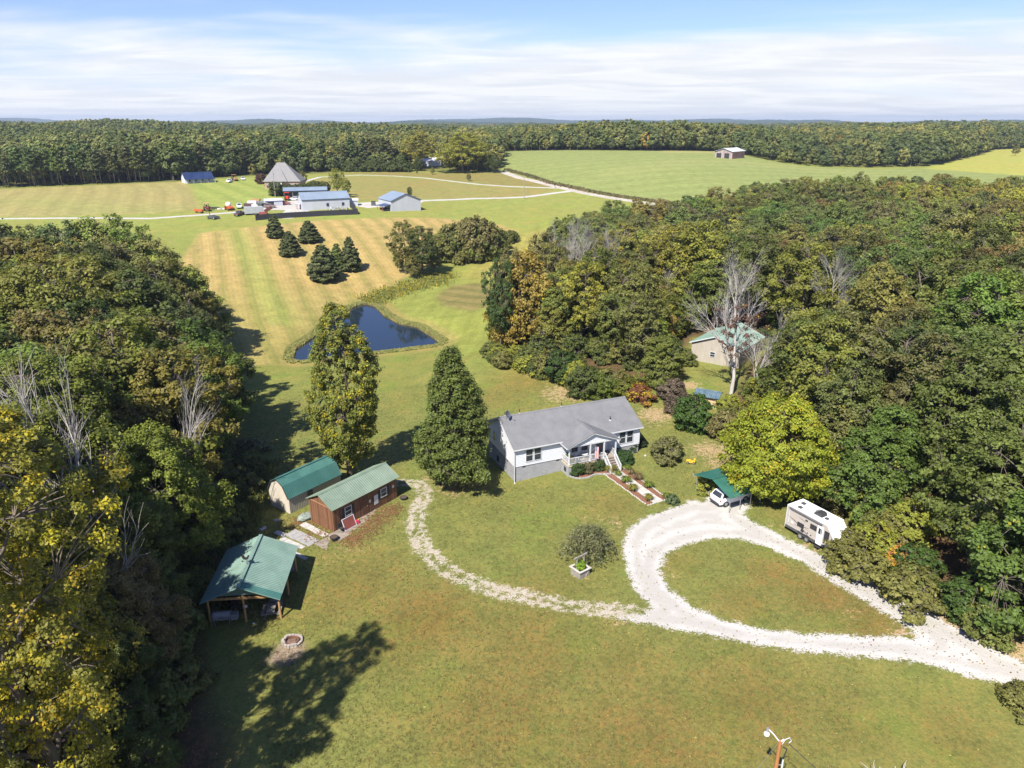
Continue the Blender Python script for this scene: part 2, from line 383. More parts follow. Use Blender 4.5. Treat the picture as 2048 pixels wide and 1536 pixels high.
LUSH = GP([(992,303),(1100,300),(1300,300),(1440,300),(1500,314),(1600,332),(1750,338),(1850,336),(2100,350),(2200,500),(1500,470),(1345,418),(1180,388),(1100,371),(1005,346),(975,325)])
YELF = GP([(1848,337),(1900,325),(1965,308),(1985,298),(2048,296),(2500,290),(2500,370),(2060,352),(1990,347)])
BETW = GP([(600,372),(640,356),(720,352),(850,358),(1000,373),(1115,379),(1060,391),(850,398),(720,402),(660,396)])
UPPER = GP([(620,350),(720,345),(800,344),(1005,344),(1100,370),(1120,375),(1000,371),(850,354),(720,348)])
GARD = GP([(905,570),(955,566),(985,572),(985,612),(940,622),(885,612),(872,592)])
VALLEY = GP([(1040,466),(1100,440),(1180,425),(1270,440),(1150,470),(1100,500),(1050,540),(1000,580),(990,640),(960,700),(920,720),(780,600),(860,570),(960,525)])
ASH = GP([(548,1302),(560,1285),(600,1276),(612,1292),(606,1312),(580,1330),(540,1330),(528,1318)])
RFOREST = GP([(984,712),(1002,650),(1045,580),(1085,540),(1100,510),(1150,498),(1262,492),(1330,485),(1400,468),(1480,445),(1560,430),(1700,425),(1850,428),(1930,432),(2048,420),(2500,410),(2900,800),(2700,1500),(2080,1305),(2000,1265),(1900,1195),(1830,1145),(1760,1112),(1715,1090),(1715,1040),(1640,1000),(1560,975),(1520,930),(1470,850),(1440,800),(1350,782),(1300,772),(1230,762),(1180,742),(1120,730),(1060,715)])
LFOREST = np.vstack([GP([(415,1400),(395,1290),(385,1180),(430,1100),(480,1020),(470,930),(465,850),(455,790),(430,752),(420,700),(400,650),(350,620),(200,610),(0,608),(-500,600)]), [(-190,60),(-100,-20),(-26,-20),(-19,30),(-20,38)]])
CLEAR = GP([(1365,790),(1372,705),(1392,676),(1480,668),(1550,692),(1500,722),(1480,760),(1462,800),(1440,830)])
FRONT_PX = [(-1500,400),(-400,389),(0,379),(200,371),(350,365),(450,357),(530,352),(620,349),(700,345),(800,344),(1000,343),(1008,330),(1010,303),(1100,301),(1300,302),(1440,303),(1500,314),(1560,326),(1640,334),(1750,336),(1850,334),(1900,325),(1960,310),(1982,300),(2048,297),(2500,293)]
FRONT = np.array(sorted([(G(a, b)[0] / G(a, b)[1], G(a, b)[1]) for a, b in FRONT_PX if a != 1008]))
def front(a): return np.interp(a, FRONT[:, 0], FRONT[:, 1])

def build_ground():
    ys = [-120]
    while ys[-1] < 11000:
        y = ys[-1]
        if y < 25: st = 4
        elif y < 115: st = .42
        elif y < 420: st = .42 + (y - 115) * .0045
        elif y < 650: st = 1.8 + (y - 420) * .006
        elif y < 2600: st = y * .012
        else: st = 22 + y * .004
        ys.append(y + st)
    ys = np.array(ys)
    s = np.r_[np.linspace(-3.2, -1.02, 24), np.linspace(-1, 1, 460), np.linspace(1.02, 3.2, 24)]
    W = 26 + .80 * np.maximum(ys, 0)
    X = s[None, :] * W[:, None]; Y = np.repeat(ys[:, None], len(s), 1)
    ny, nx = X.shape
    Xf, Yf = X.ravel(), Y.ravel(); Zf = height(Xf, Yf)
    rs = np.random.RandomState(3)
    far = Yf > 2650
    Zf = Zf + np.where(far, rs.uniform(0, 11, len(Zf)), 0)
    gr = np.minimum(sdf(GRAVEL_OUT, Xf, Yf), -sdf(GRAVEL_IN, Xf, Yf))
    g2 = np.full(len(Xf), -50.)
    for ln, hw in LANES: g2 = np.maximum(g2, hw - pdist(ln, Xf, Yf))
    g2 = np.maximum(g2, sdf(LOT, Xf, Yf)); g2 = np.maximum(g2, sdf(GP([(640,411),(705,409),(760,405),(835,399),(850,402),(842,406),(770,413),(735,416),(700,410)]), Xf, Yf))
    g2 = np.clip(g2 * 3, -5, 5)
    tr = np.clip(1.55 - pdist(TRACK, Xf, Yf), -4, 2)
    tr = tr - .85 * sm(.6 - pdist(TRACK, Xf, Yf), 0, .5)        # grass crown between the wheel ruts
    rd = 2.3 - pdist(ROAD, Xf, Yf)
    M = lambda p, e=1.5: sm(sdf(p, Xf, Yf), -e, e)
    def C(a): return np.array(a)[None, :]
    alb = np.repeat(C((.152, .164, .042)), len(Xf), 0)
    def lay(mask, col, k=1.):
        nonlocal alb
        w = (mask * k)[:, None]; alb = alb * (1 - w) + C(col) * w
    lay(sm(Yf, 95, 130), (.175, .190, .044))
    lay(sm(Yf, 200, 260), (.215, .235, .055))
    hay = M(HAY, 1.2); lay(hay, (.33, .245, .088))
    gl = G(520, 690); lay(hay * sm(60 - np.hypot(Xf - gl[0], (Yf - gl[1])), 0, 40), (.27, .232, .072), .9)
    e_ = G(540, 600); f_ = G(470, 462); lay(hay * sm(-pdist(np.array([e_, f_, G(560,640)]), Xf, Yf), -7, 0), (.24, .255, .065), .8)
    hl = M(HAYL, 2); lay(hl, (.27, .235, .085)); 
    lay(hl * sm(-pdist(GP([(-200,420),(60,400),(200,420),(400,421)]), Xf, Yf), -22, 0), (.24, .24, .075), .7)
    lay(M(MOWN, 1.5), (.235, .265, .062)); lay(M(LUSH, 3), (.205, .235, .072))
    lay(M(LUSH, 3) * sm(-pdist(GP([(1250,345),(1400,322),(1560,332),(1700,345)]), Xf, Yf), -28, 0), (.25, .26, .088), .45)
    lay(M(LUSH, 3) * sm(sdf(GP([(1290,300),(1450,297),(1450,308),(1330,306)]), Xf, Yf), -6, 6), (.30, .28, .10), .7)
    lay(M(YELF, 3), (.30, .30, .065)); lay(M(BETW, 2), (.225, .205, .062)); lay(M(UPPER, 2), (.20, .175, .052))
    lay(M(VALLEY, 6), (.195, .215, .045)); lay(M(VALLEY, 6) * sm(sdf(GP([(1000,470),(1100,455),(1110,500),(1040,560),(960,560),(900,540)]), Xf, Yf), -6, 6), (.27, .225, .06), .7)
    gd = M(GARD, 1.5); lay(gd, (.18, .135, .055), .75)
    pn = (Yf > 120) & (Yf < 220) & (np.abs(Xf + 25) < 70)
    pd = np.full(len(Xf), -99.); pd[pn] = sdf(POND, Xf[pn], Yf[pn])
    lay(sm(pd, -5.0, -3.0), (.23, .20, .06), .9); lay(sm(pd, -1.2, -.2), (.10, .075, .035))
    # woodland floors
    wf = np.maximum(sm(sdf(RFOREST, Xf, Yf), -2.5, 2), sm(sdf(LFOREST, Xf, Yf), -2, 2))
    wf = wf * (1 - sm(sdf(CLEAR, Xf, Yf), -2, 1)); 
    a = Xf / np.maximum(Yf, 1); fw = sm(Yf - front(a), -1, 8) * (Yf > 150)
    lay(wf, (.085, .058, .028)); lay(fw, (.13, .14, .035)); lay(sm(Yf, 900, 1300) * (Yf > 150), (.035, .05, .018)); lay(sm(Yf, 2300, 2700), (.030, .052, .022))
    # bare / dry patches placed by survey
    dirt = np.zeros(len(Xf))
    for px_, py_, r_, k_ in ((905,975,4.5,.6),(860,955,3.5,.55),(1045,935,1.6,.3),(1130,785,6,.7),(1080,745,5,.6),(1020,715,4,.5),(1010,740,8,.35),(1150,790,3,.9),(1310,830,4,.8),(1420,900,4,.75),(1460,925,4,.8),(1440,850,5,.6),
        (1375,770,3,.8),(1340,1000,1.5,.4),(1640,1100,5,.55),(1700,1120,4,.7),(1760,1150,4,.8),(1830,1190,4.5,.85),(1900,1240,4.5,.85),(1970,1285,5,.85),(2030,1310,5,.8),(1540,1060,3,.5),(1590,1085,3,.5),
        (690,1100,3.5,.45),(640,1125,3,.4),(560,1085,3,.45),(720,1010,3,.4),(780,960,2,.6),(1190,1040,3.4,.42),(1230,1045,3,.5),(1160,1010,3,.32),(1245,1240,2,.5),(1330,1100,1.7,.5),(1325,1150,1.8,.6),
        (1560,1240,2.5,.3),(1700,1225,3,.45),(1810,1268,2.5,.6),(1160,1150,1.5,.5),(575,1300,2.2,.3),(505,1235,2.5,.55),(540,1225,2,.5),(1500,960,3,.6),(1300,845,3,.55)):
        gx, gy = G(px_, py_); dirt = np.maximum(dirt, k_ * np.exp(-((Xf - gx) ** 2 + (Yf - gy) ** 2) / (r_ * r_)))
    brown = np.zeros(len(Xf))      # browned grass
    for px_, py_, r_, k_ in ((850,1240,5,.8),(1050,1300,7,.5),(900,1180,3,.4),(700,1180,6,.45),(1000,1420,7,.5),(1300,1480,7,.6),(1500,1420,6,.55),(1250,1350,5,.4),(1700,1450,5,.4),(1550,1150,3,.5),(1480,1200,3,.4),(1650,1190,3.5,.7),(1740,1240,3,.7),(1200,1480,5,.4),
        (1050,760,7,.5),(980,790,6,.35),(900,720,5,.25),(1100,1180,4,.3),(800,1300,4,.4),(1360,1120,2.5,.3),(1900,1480,5,.4),(1230,1010,3,.4),(600,1180,3,.3),(950,850,4,.2)):
        gx, gy = G(px_, py_); brown = np.maximum(brown, k_ * np.exp(-((Xf - gx) ** 2 + (Yf - gy) ** 2) / (r_ * r_)))
    ash = sm(sdf(ASH, Xf, Yf), -.5, .6)
    # mowing / windrow stripes: phase in metres, amplitude 0..1
    def across(p, q):
        x0, y0 = G(*p); x1, y1 = G(*q); dx, dy = x1 - x0, y1 - y0; L_ = math.hypot(dx, dy)
        return ((Xf - x0) * dy - (Yf - y0) * dx) / L_
    ph = np.zeros(len(Xf)); am = np.zeros(len(Xf)); per = np.full(len(Xf), 3.)
    ph1 = across((480,455), (560,610)); ph1 = ph1 + 2.5 * np.sin((Yf - 200) / 38.) + .004 * np.maximum(Xf + 20, 0) ** 2
    def st(mask, p_, a_, k_):
        nonlocal ph, am, per
        w = mask > .5; ph = np.where(w, p_, ph); am = np.where(w, a_, am); per = np.where(w, k_, per)
    st(hl, across((200,372), (215,425)) + 3 * np.sin(Yf / 25), .55, 3.6); st(M(MOWN, 1), across((420,365), (500,395)), .7, 4.2)
    st(M(LUSH, 1), across((1100,350), (1500,330)), .5, 6); st(M(VALLEY, 1), across((950,540), (880,640)) , .45, 2.4)
    st(hay, ph1, 1.0, 2.3); st(M(GARD, 1), across((880,590), (980,600)), 1.3, 2.2)
    phase = ph / per
    # faces -> objects
    i = np.arange(ny - 1)[:, None] * nx + np.arange(nx - 1)[None, :]
    quads = np.stack([i, i + 1, i + nx + 1, i + nx], -1).reshape(-1, 4)
    fm = lambda q: q[quads].mean(1)
    reg = np.zeros(len(quads), int)
    fa = fm(Yf)
    reg[fm(wf) > .5] = 3; reg[fm(fw) > .5] = 4; reg[fa > 1300] = 4; reg[fa > 2650] = 5
    for k, p in ((6, HAY), (7, HAYL), (8, LUSH), (9, YELF), (10, MOWN), (11, BETW)):
        reg[fm(sdf(p, Xf, Yf)) > 0] = k
    reg[fm(pd) > -.4] = 12
    reg[fm(tr) > .15] = 2; reg[fm(rd) > 0] = 14; reg[fm(g2) > 0] = 13; reg[fm(gr) > 0] = 1
    names = {0: 'lawn', 1: 'gravel_driveway', 2: 'grassy_gravel_track', 3: 'woodland_floor', 4: 'distant_ground', 5: 'wooded_hills', 6: 'hay_field', 7: 'stubble_field', 8: 'hill_pasture',
             9: 'yellow_field', 10: 'mown_field', 11: 'farm_meadow', 12: 'pond_bed', 13: 'gravel_lane', 14: 'country_road'}
    P = np.stack([Xf, Yf, Zf], -1)
    for k, nm in names.items():
        q = quads[reg == k]
        if len(q) == 0: continue
        u, inv = np.unique(q, return_inverse=True)
        me = bpy.data.meshes.new(nm); me.vertices.add(len(u)); me.vertices.foreach_set('co', P[u].ravel())
        me.loops.add(q.size); me.loops.foreach_set('vertex_index', inv.ravel()); me.polygons.add(len(q))
        me.polygons.foreach_set('loop_start', np.arange(0, q.size, 4)); me.polygons.foreach_set('loop_total', np.full(len(q), 4))
        me.polygons.foreach_set('use_smooth', np.ones(len(q), bool)); me.update(calc_edges=True)
        ca = me.attributes.new('alb', 'FLOAT_COLOR', 'POINT'); ca.data.foreach_set('color', np.c_[alb[u], np.ones(len(u))].ravel())
        for an, arr in (('gravel', np.clip(np.maximum(gr, g2 * 1.), -5, 5)), ('track', tr), ('road', np.clip(rd, -5, 5)), ('dirt', dirt), ('brown', brown), ('ash', ash), ('wood', np.maximum(wf, 0)), ('phase', phase), ('amp', am)):
            at = me.attributes.new(an, 'FLOAT', 'POINT'); at.data.foreach_set('value', arr[u].astype(np.float32))
        me.materials.append(GROUND)
        o = bpy.data.objects.new(nm, me); COL.objects.link(o); o['kind'] = 'structure'

def ground_material():
    m_ = bpy.data.materials.new('ground_cover'); g = NG(m_)
    A = lambda n: g.attr(n).outputs['Fac']
    pos = g.pos(); alb = g.attr('alb').outputs['Color']
    n_big = g.noise(.045, 5, .6, pos); n_mid = g.noise(.28, 6, .62, pos); n_sm = g.noise(1.6, 6, .7, pos); n_ti = g.noise(7., 4, .7, pos)
    # brightness mottle
    n_g = g.noise(3.4, 5, .75, pos)
    k = g.m('ADD', g.m('MULTIPLY', n_mid, .3), g.m('ADD', g.m('MULTIPLY', n_sm, .35), g.m('ADD', g.m('MULTIPLY', n_g, .45), g.m('MULTIPLY', n_ti, .25))))
    k = g.ramp(k, .50, .84, .50, 1.5, False)
    sc = g.n('ShaderNodeVectorMath', operation='SCALE'); g.l(alb, sc.inputs[0]); g.l(k, sc.inputs['Scale']); c = sc.outputs[0]
    # green / brown drift of the turf
    br = g.ramp(g.m('ADD', g.m('MULTIPLY', n_mid, .5), g.m('ADD', g.m('MULTIPLY', n_big, .35), g.m('MULTIPLY', n_sm, .45))), .58, .84, 0, .5)
    br = g.m('ADD', br, g.m('MULTIPLY', A('brown'), g.ramp(n_sm, .25, .65, .4, 1.5)), True)
    lawnish = g.ramp(g.attr('amp').outputs['Fac'], .05, .3, 1., .25)
    c = g.mix(g.m('MULTIPLY', br, lawnish), c, (1.12, .70, .75), 'MULTIPLY')
    gr2 = g.ramp(g.noise(.12, 4, .6, pos, .8), .5, .68, 0, .6)
    c = g.mix(g.m('MULTIPLY', gr2, lawnish), c, (.84, 1.08, .8), 'MULTIPLY')
    straw = g.ramp(g.m('ADD', g.m('MULTIPLY', n_ti, .5), g.m('MULTIPLY', n_mid, .5)), .57, .72, 0, .5)
    c = g.mix(g.m('MULTIPLY', straw, lawnish), c, (.33, .26, .10))
    # stripes
    ph = A('phase'); am = A('amp')
    wob = g.m('MULTIPLY', g.m('SUBTRACT', g.noise(.22, 3, .5, pos), .5), .35)
    s1 = g.m('SINE', g.m('MULTIPLY', g.m('ADD', ph, wob), 6.2832)); s2 = g.m('SINE', g.m('MULTIPLY', g.m('ADD', g.m('MULTIPLY', ph, .37), wob), 6.2832))
    s_ = g.m('ADD', g.m('MULTIPLY', s1, g.ramp(n_mid, .3, .7, .2, 1.)), g.m('MULTIPLY', s2, .7))
    f = g.m('ADD', 1., g.m('MULTIPLY', g.m('MULTIPLY', s_, am), .15))
    sc = g.n('ShaderNodeVectorMath', operation='SCALE'); g.l(c, sc.inputs[0]); g.l(f, sc.inputs['Scale']); c = sc.outputs[0]
    gs = g.m('MULTIPLY', g.ramp(g.m('MULTIPLY', s2, -1.), .2, .9, 0, .38), g.ramp(am, .5, .8))
    c = g.mix(gs, c, (.78, 1.02, .75), 'MULTIPLY')
    ln = g.m('MULTIPLY', g.ramp(s1, .1, .95), g.m('MULTIPLY', g.ramp(am, .3, 1.), g.ramp(n_sm, .3, .65, .45, 1.)))
    c = g.mix(g.m('MULTIPLY', ln, .62), c, (.74, .70, .62), 'MULTIPLY')
    # bare soil
    d = g.m('ADD', A('dirt'), g.m('MULTIPLY', g.m('SUBTRACT', n_sm, .5), 1.7)); d = g.m('ADD', d, g.m('MULTIPLY', g.m('SUBTRACT', n_ti, .5), .8))
    dm = g.m('MULTIPLY', g.ramp(d, .48, .72), g.ramp(A('dirt'), .08, .3))
    dc = g.mix(g.ramp(n_ti, .35, .65), (.26, .155, .07), (.46, .34, .20)); c = g.mix(g.m('MULTIPLY', dm, .85), c, dc)
    # leaf litter on the woodland floor
    lf = g.ramp(g.m('ADD', g.m('MULTIPLY', n_ti, .6), g.m('MULTIPLY', n_sm, .4)), .5, .62, 0, .8)
    c = g.mix(g.m('MULTIPLY', lf, A('wood')), c, (.22, .12, .05))
    # ash and cinders by the fire ring
    c = g.mix(g.m('MULTIPLY', A('ash'), g.ramp(n_sm, .25, .5, .55, 1.)), c, g.mix(g.ramp(n_ti, .4, .6), (.19, .13, .085), (.30, .24, .18)))
    # wheel-rut gravel
    t = g.m('ADD', A('track'), g.m('ADD', g.m('MULTIPLY', g.m('SUBTRACT', n_sm, .5), 3.2), g.m('MULTIPLY', g.m('SUBTRACT', n_ti, .5), 1.9)))
    t = g.m('ADD', t, g.m('MULTIPLY', g.m('SUBTRACT', n_mid, .5), 1.2))
    tm = g.m('MULTIPLY', g.ramp(t, .45, 1.0), g.ramp(A('track'), -.7, -.1))
    stone = g.mix(g.ramp(n_ti, .3, .7), (.30, .25, .175), (.46, .415, .345)); c = g.mix(tm, c, stone)
    # gravel
    e = g.m('ADD', A('gravel'), g.m('ADD', g.m('MULTIPLY', g.m('SUBTRACT', n_sm, .5), 2.2), g.m('MULTIPLY', g.m('SUBTRACT', n_ti, .5), 2.4)))
    e2 = g.m('ADD', e, g.m('MULTIPLY', g.m('SUBTRACT', n_mid, .5), 1.2))
    gm = g.ramp(e2, .0, .25)
    leafy = g.m('MULTIPLY', g.ramp(g.m('ADD', g.m('MULTIPLY', n_sm, .5), g.m('MULTIPLY', n_ti, .5)), .585, .64), g.ramp(A('gravel'), .2, 2.2, .9, .06))
    gc = g.mix(g.ramp(g.m('ADD', g.m('MULTIPLY', n_mid, .7), g.m('MULTIPLY', g.m('SINE', g.m('MULTIPLY', A('gravel'), 3.4)), .10)), .25, .5), (.39, .37, .335), (.47, .45, .42)); gc = g.mix(g.ramp(n_ti, .35, .5, .4, 0), gc, (.33, .295, .24))
    gc = g.mix(leafy, gc, (.22, .15, .08)); c = g.mix(gm, c, gc)
    # chip-sealed road
    rm = g.ramp(g.m('ADD', A('road'), g.m('SUBTRACT', n_sm, .5)), -.1, .2); c = g.mix(rm, c, g.mix(g.ramp(n_mid, .4, .6), (.36, .32, .27), (.44, .40, .34)))
    g.set(g.b.inputs['Base Color'], c); g.b.inputs['Roughness'].default_value = .95
    g.b.inputs['Specular IOR Level'].default_value = .15
    g.bump(g.m('ADD', g.m('MULTIPLY', n_ti, .7), n_sm), .55, .12)
    return m_
GROUND = ground_material()
build_ground()

# pond water
wm = bpy.data.materials.new('pond_water'); g = NG(wm)
g.set(g.b.inputs['Base Color'], (.012, .022, .035)); g.b.inputs['Roughness'].default_value = .03; g.b.inputs['IOR'].default_value = 1.33
g.bump(g.noise(2.2, 3, .6, g.mapping(g.pos(), (1, 1.6, 1))), .06, .03)
x0, y0 = POND.min(0) - 3; x1, y1 = POND.max(0) + 3
MB().add([(x0, y0, POND_Z), (x1, y0, POND_Z), (x1, y1, POND_Z), (x0, y1, POND_Z)], [(0, 1, 2, 3)]).obj('pond_water', wm, kind='structure')
# ------------------------------------------------------------------ vegetation
def leaf_material(name, src, trans=.40, alt=(.44, .30, .025)):
    m_ = bpy.data.materials.new(name); m_.use_nodes = True; g = NG(m_)
    if src == 'OBJECT':
        oi = g.n('ShaderNodeObjectInfo'); base = oi.outputs['Color']; al = oi.outputs['Alpha']; rn = oi.outputs['Random']
    else:
        at = g.attr('icol', 'INSTANCER'); base = at.outputs['Color']; al = g.attr('iaut', 'INSTANCER').outputs['Fac']; rn = g.attr('irnd', 'INSTANCER').outputs['Fac']
    tint = g.attr('tint').outputs['Fac']; clump = g.attr('clump').outputs['Fac']
    k = g.ramp(g.m('ADD', g.m('MULTIPLY', tint, .55), g.m('MULTIPLY', clump, .45)), 0, 1, .62, 1.64, False)
    sc = g.n('ShaderNodeVectorMath', operation='SCALE'); g.l(base, sc.inputs[0]); g.l(k, sc.inputs['Scale'])
    c = g.mix(g.ramp(g.m('FRACT', g.m('ADD', g.m('MULTIPLY', tint, 7.3), rn)), .5, 1., 0, .35), sc.outputs[0], (1.22, 1.06, .85), 'MULTIPLY')
    # turned leaves: share given by the object's alpha
    f = g.ramp(g.m('ADD', g.m('MULTIPLY', g.m('FRACT', g.m('MULTIPLY', tint, 13.7)), .5), g.m('MULTIPLY', g.m('FRACT', g.m('ADD', g.m('MULTIPLY', clump, 5.1), rn)), .5)), g.m('SUBTRACT', 1.02, al), g.m('SUBTRACT', 1.12, al))
    c = g.mix(f, c, g.mix(clump, alt, (alt[0] * 1.15, alt[1] * 1.45, alt[2])))
    g.set(g.b.inputs['Base Color'], c); g.b.inputs['Roughness'].default_value = .55; g.b.inputs['Specular IOR Level'].default_value = .3
    tr = g.n('ShaderNodeBsdfTranslucent'); sc2 = g.n('ShaderNodeVectorMath', operation='MULTIPLY'); g.l(c, sc2.inputs[0]); sc2.inputs[1].default_value = (1.1, 1.25, .6); g.l(sc2.outputs[0], tr.inputs[0])
    mx_ = g.n('ShaderNodeMixShader'); mx_.inputs[0].default_value = trans; g.l(g.b.outputs[0], mx_.inputs[1]); g.l(tr.outputs[0], mx_.inputs[2]); g.l(mx_.outputs[0], g.out.inputs[0])
    return m_
LEAF = leaf_material('leaves', 'OBJECT'); LEAFI = leaf_material('leaves_scattered', 'INSTANCER', .2)
NEEDLE = leaf_material('needles', 'OBJECT', .12, (.10, .075, .03))

def leaf_mesh(name, P, N, size, clump, tint, m_, aspect=1.6, double=False):
    """each leaf: a diamond of four corners, folded along its midrib"""
    n = len(P); rs = np.random.RandomState(len(P))
    N = N / (np.linalg.norm(N, axis=1, keepdims=True) + 1e-9)
    t = rs.normal(size=(n, 3)); t -= N * (t * N).sum(1, keepdims=True); t /= np.linalg.norm(t, axis=1, keepdims=True) + 1e-9
    b = np.cross(N, t); s_ = (size * rs.uniform(.7, 1.3, n))[:, None] * .5
    v = np.stack([P - t * s_ * aspect, P + b * s_ - N * s_ * .25, P + t * s_ * aspect, P - b * s_ - N * s_ * .25], 1).reshape(-1, 3)
    q = np.arange(n * 4).reshape(n, 4); tri = np.concatenate([q[:, [0, 1, 2]], q[:, [0, 2, 3]]], 1).reshape(-1, 3)
    me = bpy.data.meshes.new(name); me.vertices.add(len(v)); me.vertices.foreach_set('co', v.ravel())
    me.loops.add(tri.size); me.loops.foreach_set('vertex_index', tri.ravel()); me.polygons.add(len(tri))
    me.polygons.foreach_set('loop_start', np.arange(0, tri.size, 3)); me.polygons.foreach_set('loop_total', np.full(len(tri), 3)); me.update(calc_edges=True)
    for an, ar in (('tint', tint), ('clump', clump)):
        a = me.attributes.new(an, 'FLOAT', 'FACE'); a.data.foreach_set('value', np.repeat(ar, 2).astype(np.float32))
    me.materials.append(m_); return me
def mesh_of(mb, name, m_, smooth=True):
    me = bpy.data.meshes.new(name); me.from_pydata(mb.v, [], mb.f); me.update(); me.polygons.foreach_set('use_smooth', [smooth] * len(me.polygons)); me.materials.append(m_); return me

def grow(seed, h=16., r=4.6, base=.28, nclump=130, per=110, leaf=.34, rc=.95, top=1., shape='round', lean=0., m_=None, flat=.8, bark=None, nlimb=13, owb=.5, lump=.28):
    """broadleaf tree: limbs reach into a lumpy crown; leaf clumps sit at the twig ends"""
    rs = np.random.RandomState(seed); mb = MB()
    zc0, zc1 = base * h, h
    tr = []; wob = rs.normal(0, .012 * h, (6, 2)); wob[0] = 0
    for i in range(6):
        t = i / 5 * .93; tr.append((wob[i, 0] * i * .4 + lean * t * t, wob[i, 1] * i * .4, t * h))
    r0 = .017 * h + .06
    mb.tube([(0, 0, -.6)] + tr, [r0 * 1.35] + [r0 * (1 - .87 * i / 5) for i in range(6)], 7)
    tr = np.array(tr)
    def trunk(z): return np.array([np.interp(z, tr[:, 2], tr[:, 0]), np.interp(z, tr[:, 2], tr[:, 1]), z])
    def env(t):      # crown radius at relative height t
        if shape == 'round': return r * (max(1e-3, 1 - (2 * t - .92) ** 2 / 1.25) ** .5)
        if shape == 'column': return r * (1 - max(0, (t - .6) / .4) ** 1.8 * .75) * (.55 + .45 * min(1, t / .25))
        if shape == 'egg': return r * (1.03 - t) ** .46 * min(1, .66 + 2.2 * t)
        if shape == 'cone': return r * (1.04 - t) ** .75 * min(1, .55 + t * 4)
        if shape == 'dome': return r * (max(1e-3, 1 - t ** 2.4) ** .5) * min(1, .6 + t * 2)
    ph = rs.uniform(0, 6.28, 8)
    def lumpf(a, t): return 1 + lump * (math.sin(2 * a + ph[0] + 4 * t) * .5 + math.sin(3 * a + ph[1] - 7 * t) * .4 + math.sin(5 * a + ph[2] + 11 * t) * .35)
    limbs = []
    for i in range(nlimb):
        t = (i + .5) / nlimb; a = i * 2.4 + rs.uniform(-.3, .3); rr = env(t) * lumpf(a, t) * .68
        z1 = zc0 + t * (zc1 - zc0) * .97; rise = rr * (.75 if shape != 'cone' else .25)
        z0 = max(min(z1 - rise, h * .86), zc0 * .55); p0 = trunk(z0)
        p2 = np.array([p0[0] + rr * math.cos(a), p0[1] + rr * math.sin(a), z1]); mid = (p0 + p2) / 2 + np.array([0, 0, -.06 * rr]) + rs.normal(0, .05 * rr, 3)
        w = r0 * (.42 - .2 * t); mb.tube([p0, mid, p2], [w, w * .6, w * .25], 5)
        limbs += [(p0 * .5 + mid * .5), mid, mid * .5 + p2 * .5, p2]
    LB = np.array(limbs)
    C = []; k = 0
    while len(C) < nclump and k < nclump * 30:
        k += 1
        t = rs.uniform(0, 1); a = rs.uniform(0, 6.283); rr = env(t) * lumpf(a, t)
        if rs.uniform() > rr / (r * 1.3): continue
        q = rs.uniform(.42, 1) ** .5; c = trunk(zc0 + t * (zc1 - zc0)); c = c + np.array([math.cos(a) * rr * q, math.sin(a) * rr * q, 0])
        if C and min(((c - d) ** 2).sum() for d in C[-60:]) < (rc * .55) ** 2: continue
        C.append(c)
    for c in C:
        j = ((LB - c) ** 2).sum(1).argmin(); p0 = LB[j]; w = r0 * .09 + .012
        mb.tube([p0, (p0 + c) / 2 + rs.normal(0, .12, 3) + (0, 0, .1), c], [w, w * .7, w * .3], 3, False)
    C = np.array(C); n = len(C) * per
    ci = np.repeat(np.arange(len(C)), per); cs = rs.uniform(.62, 1.3, len(C)) * rc
    d = rs.normal(size=(n, 3)); d /= np.linalg.norm(d, axis=1, keepdims=True); d[:, 2] = np.where(rs.uniform(size=n) < .5, np.abs(d[:, 2]), d[:, 2])
    q = rs.uniform(.03, 1, n) ** .5; q = np.where(rs.uniform(size=n) < .18, q * rs.uniform(1.1, 1.7, n), q)
    P = C[ci] + d * q[:, None] * cs[ci][:, None] * np.array([1, 1, flat])
    cen = np.array([0, 0, (zc0 + zc1) / 2]); ow = P - cen; ow /= np.linalg.norm(ow, axis=1, keepdims=True)
    N = d * .55 + ow * owb + np.array([0, 0, .5]) + rs.normal(0, .5, (n, 3))
    crown = leaf_mesh('crown', P, N, leaf, rs.uniform(0, 1, len(C))[ci], rs.uniform(0, 1, n), m_ or LEAF)
    return mesh_of(mb, 'trunk', bark or BARK), crown

def bare(seed, h=16., r=4.5, levels=4, twig=True, leaf_patch=0):
    """dead tree: forked limbs to the finest twigs"""
    rs = random.Random(seed); mb = MB(); tips = []
    def br(p, d, L, w, lv):
        pts = [p]; q = p.copy(); dd = d.copy(); n = 3
        for i in range(n):
            dd = (dd + Vector((rs.gauss(0, .13), rs.gauss(0, .13), rs.gauss(.03, .08)))).normalized(); q = q + dd * L / n; pts.append(q.copy())
        mb.tube(pts, [w * (1 - .62 * i / n) for i in range(n + 1)], 6 if lv < 2 else (4 if lv < 3 else 3), lv > 3)
        if lv >= levels: tips.append(pts[-1]); return
        k = {0: 5, 1: 5, 2: 5, 3: 5}.get(lv, 3)
        for i in range(k):
            t = .35 + .65 * (i + rs.random()) / k; t = min(t, 1); f = t * n; a = int(min(f, n - 1)); s_ = pts[a].lerp(pts[a + 1], f - a)
            ax = dd.orthogonal().normalized(); ax.rotate(Matrix.Rotation(rs.uniform(0, 6.28), 3, dd)); nd = (dd + ax * rs.uniform(.35, .8) + Vector((0, 0, .12))).normalized()
            br(s_, nd, L * rs.uniform(.42, .68), w * (1 - .62 * t) * .72, lv + 1)
        br(pts[-1], dd, L * .6, w * .45, lv + 1)
    br(Vector((0, 0, -.5)), Vector((0, 0, 1)), h * .46, .0125 * h + .03, 0)
    top = max(v[2] for v in mb.v); k = h / top; mb.v = [(v[0] * r / (h * .36) * k, v[1] * r / (h * .36) * k, v[2] * k) for v in mb.v]
    return mb, tips

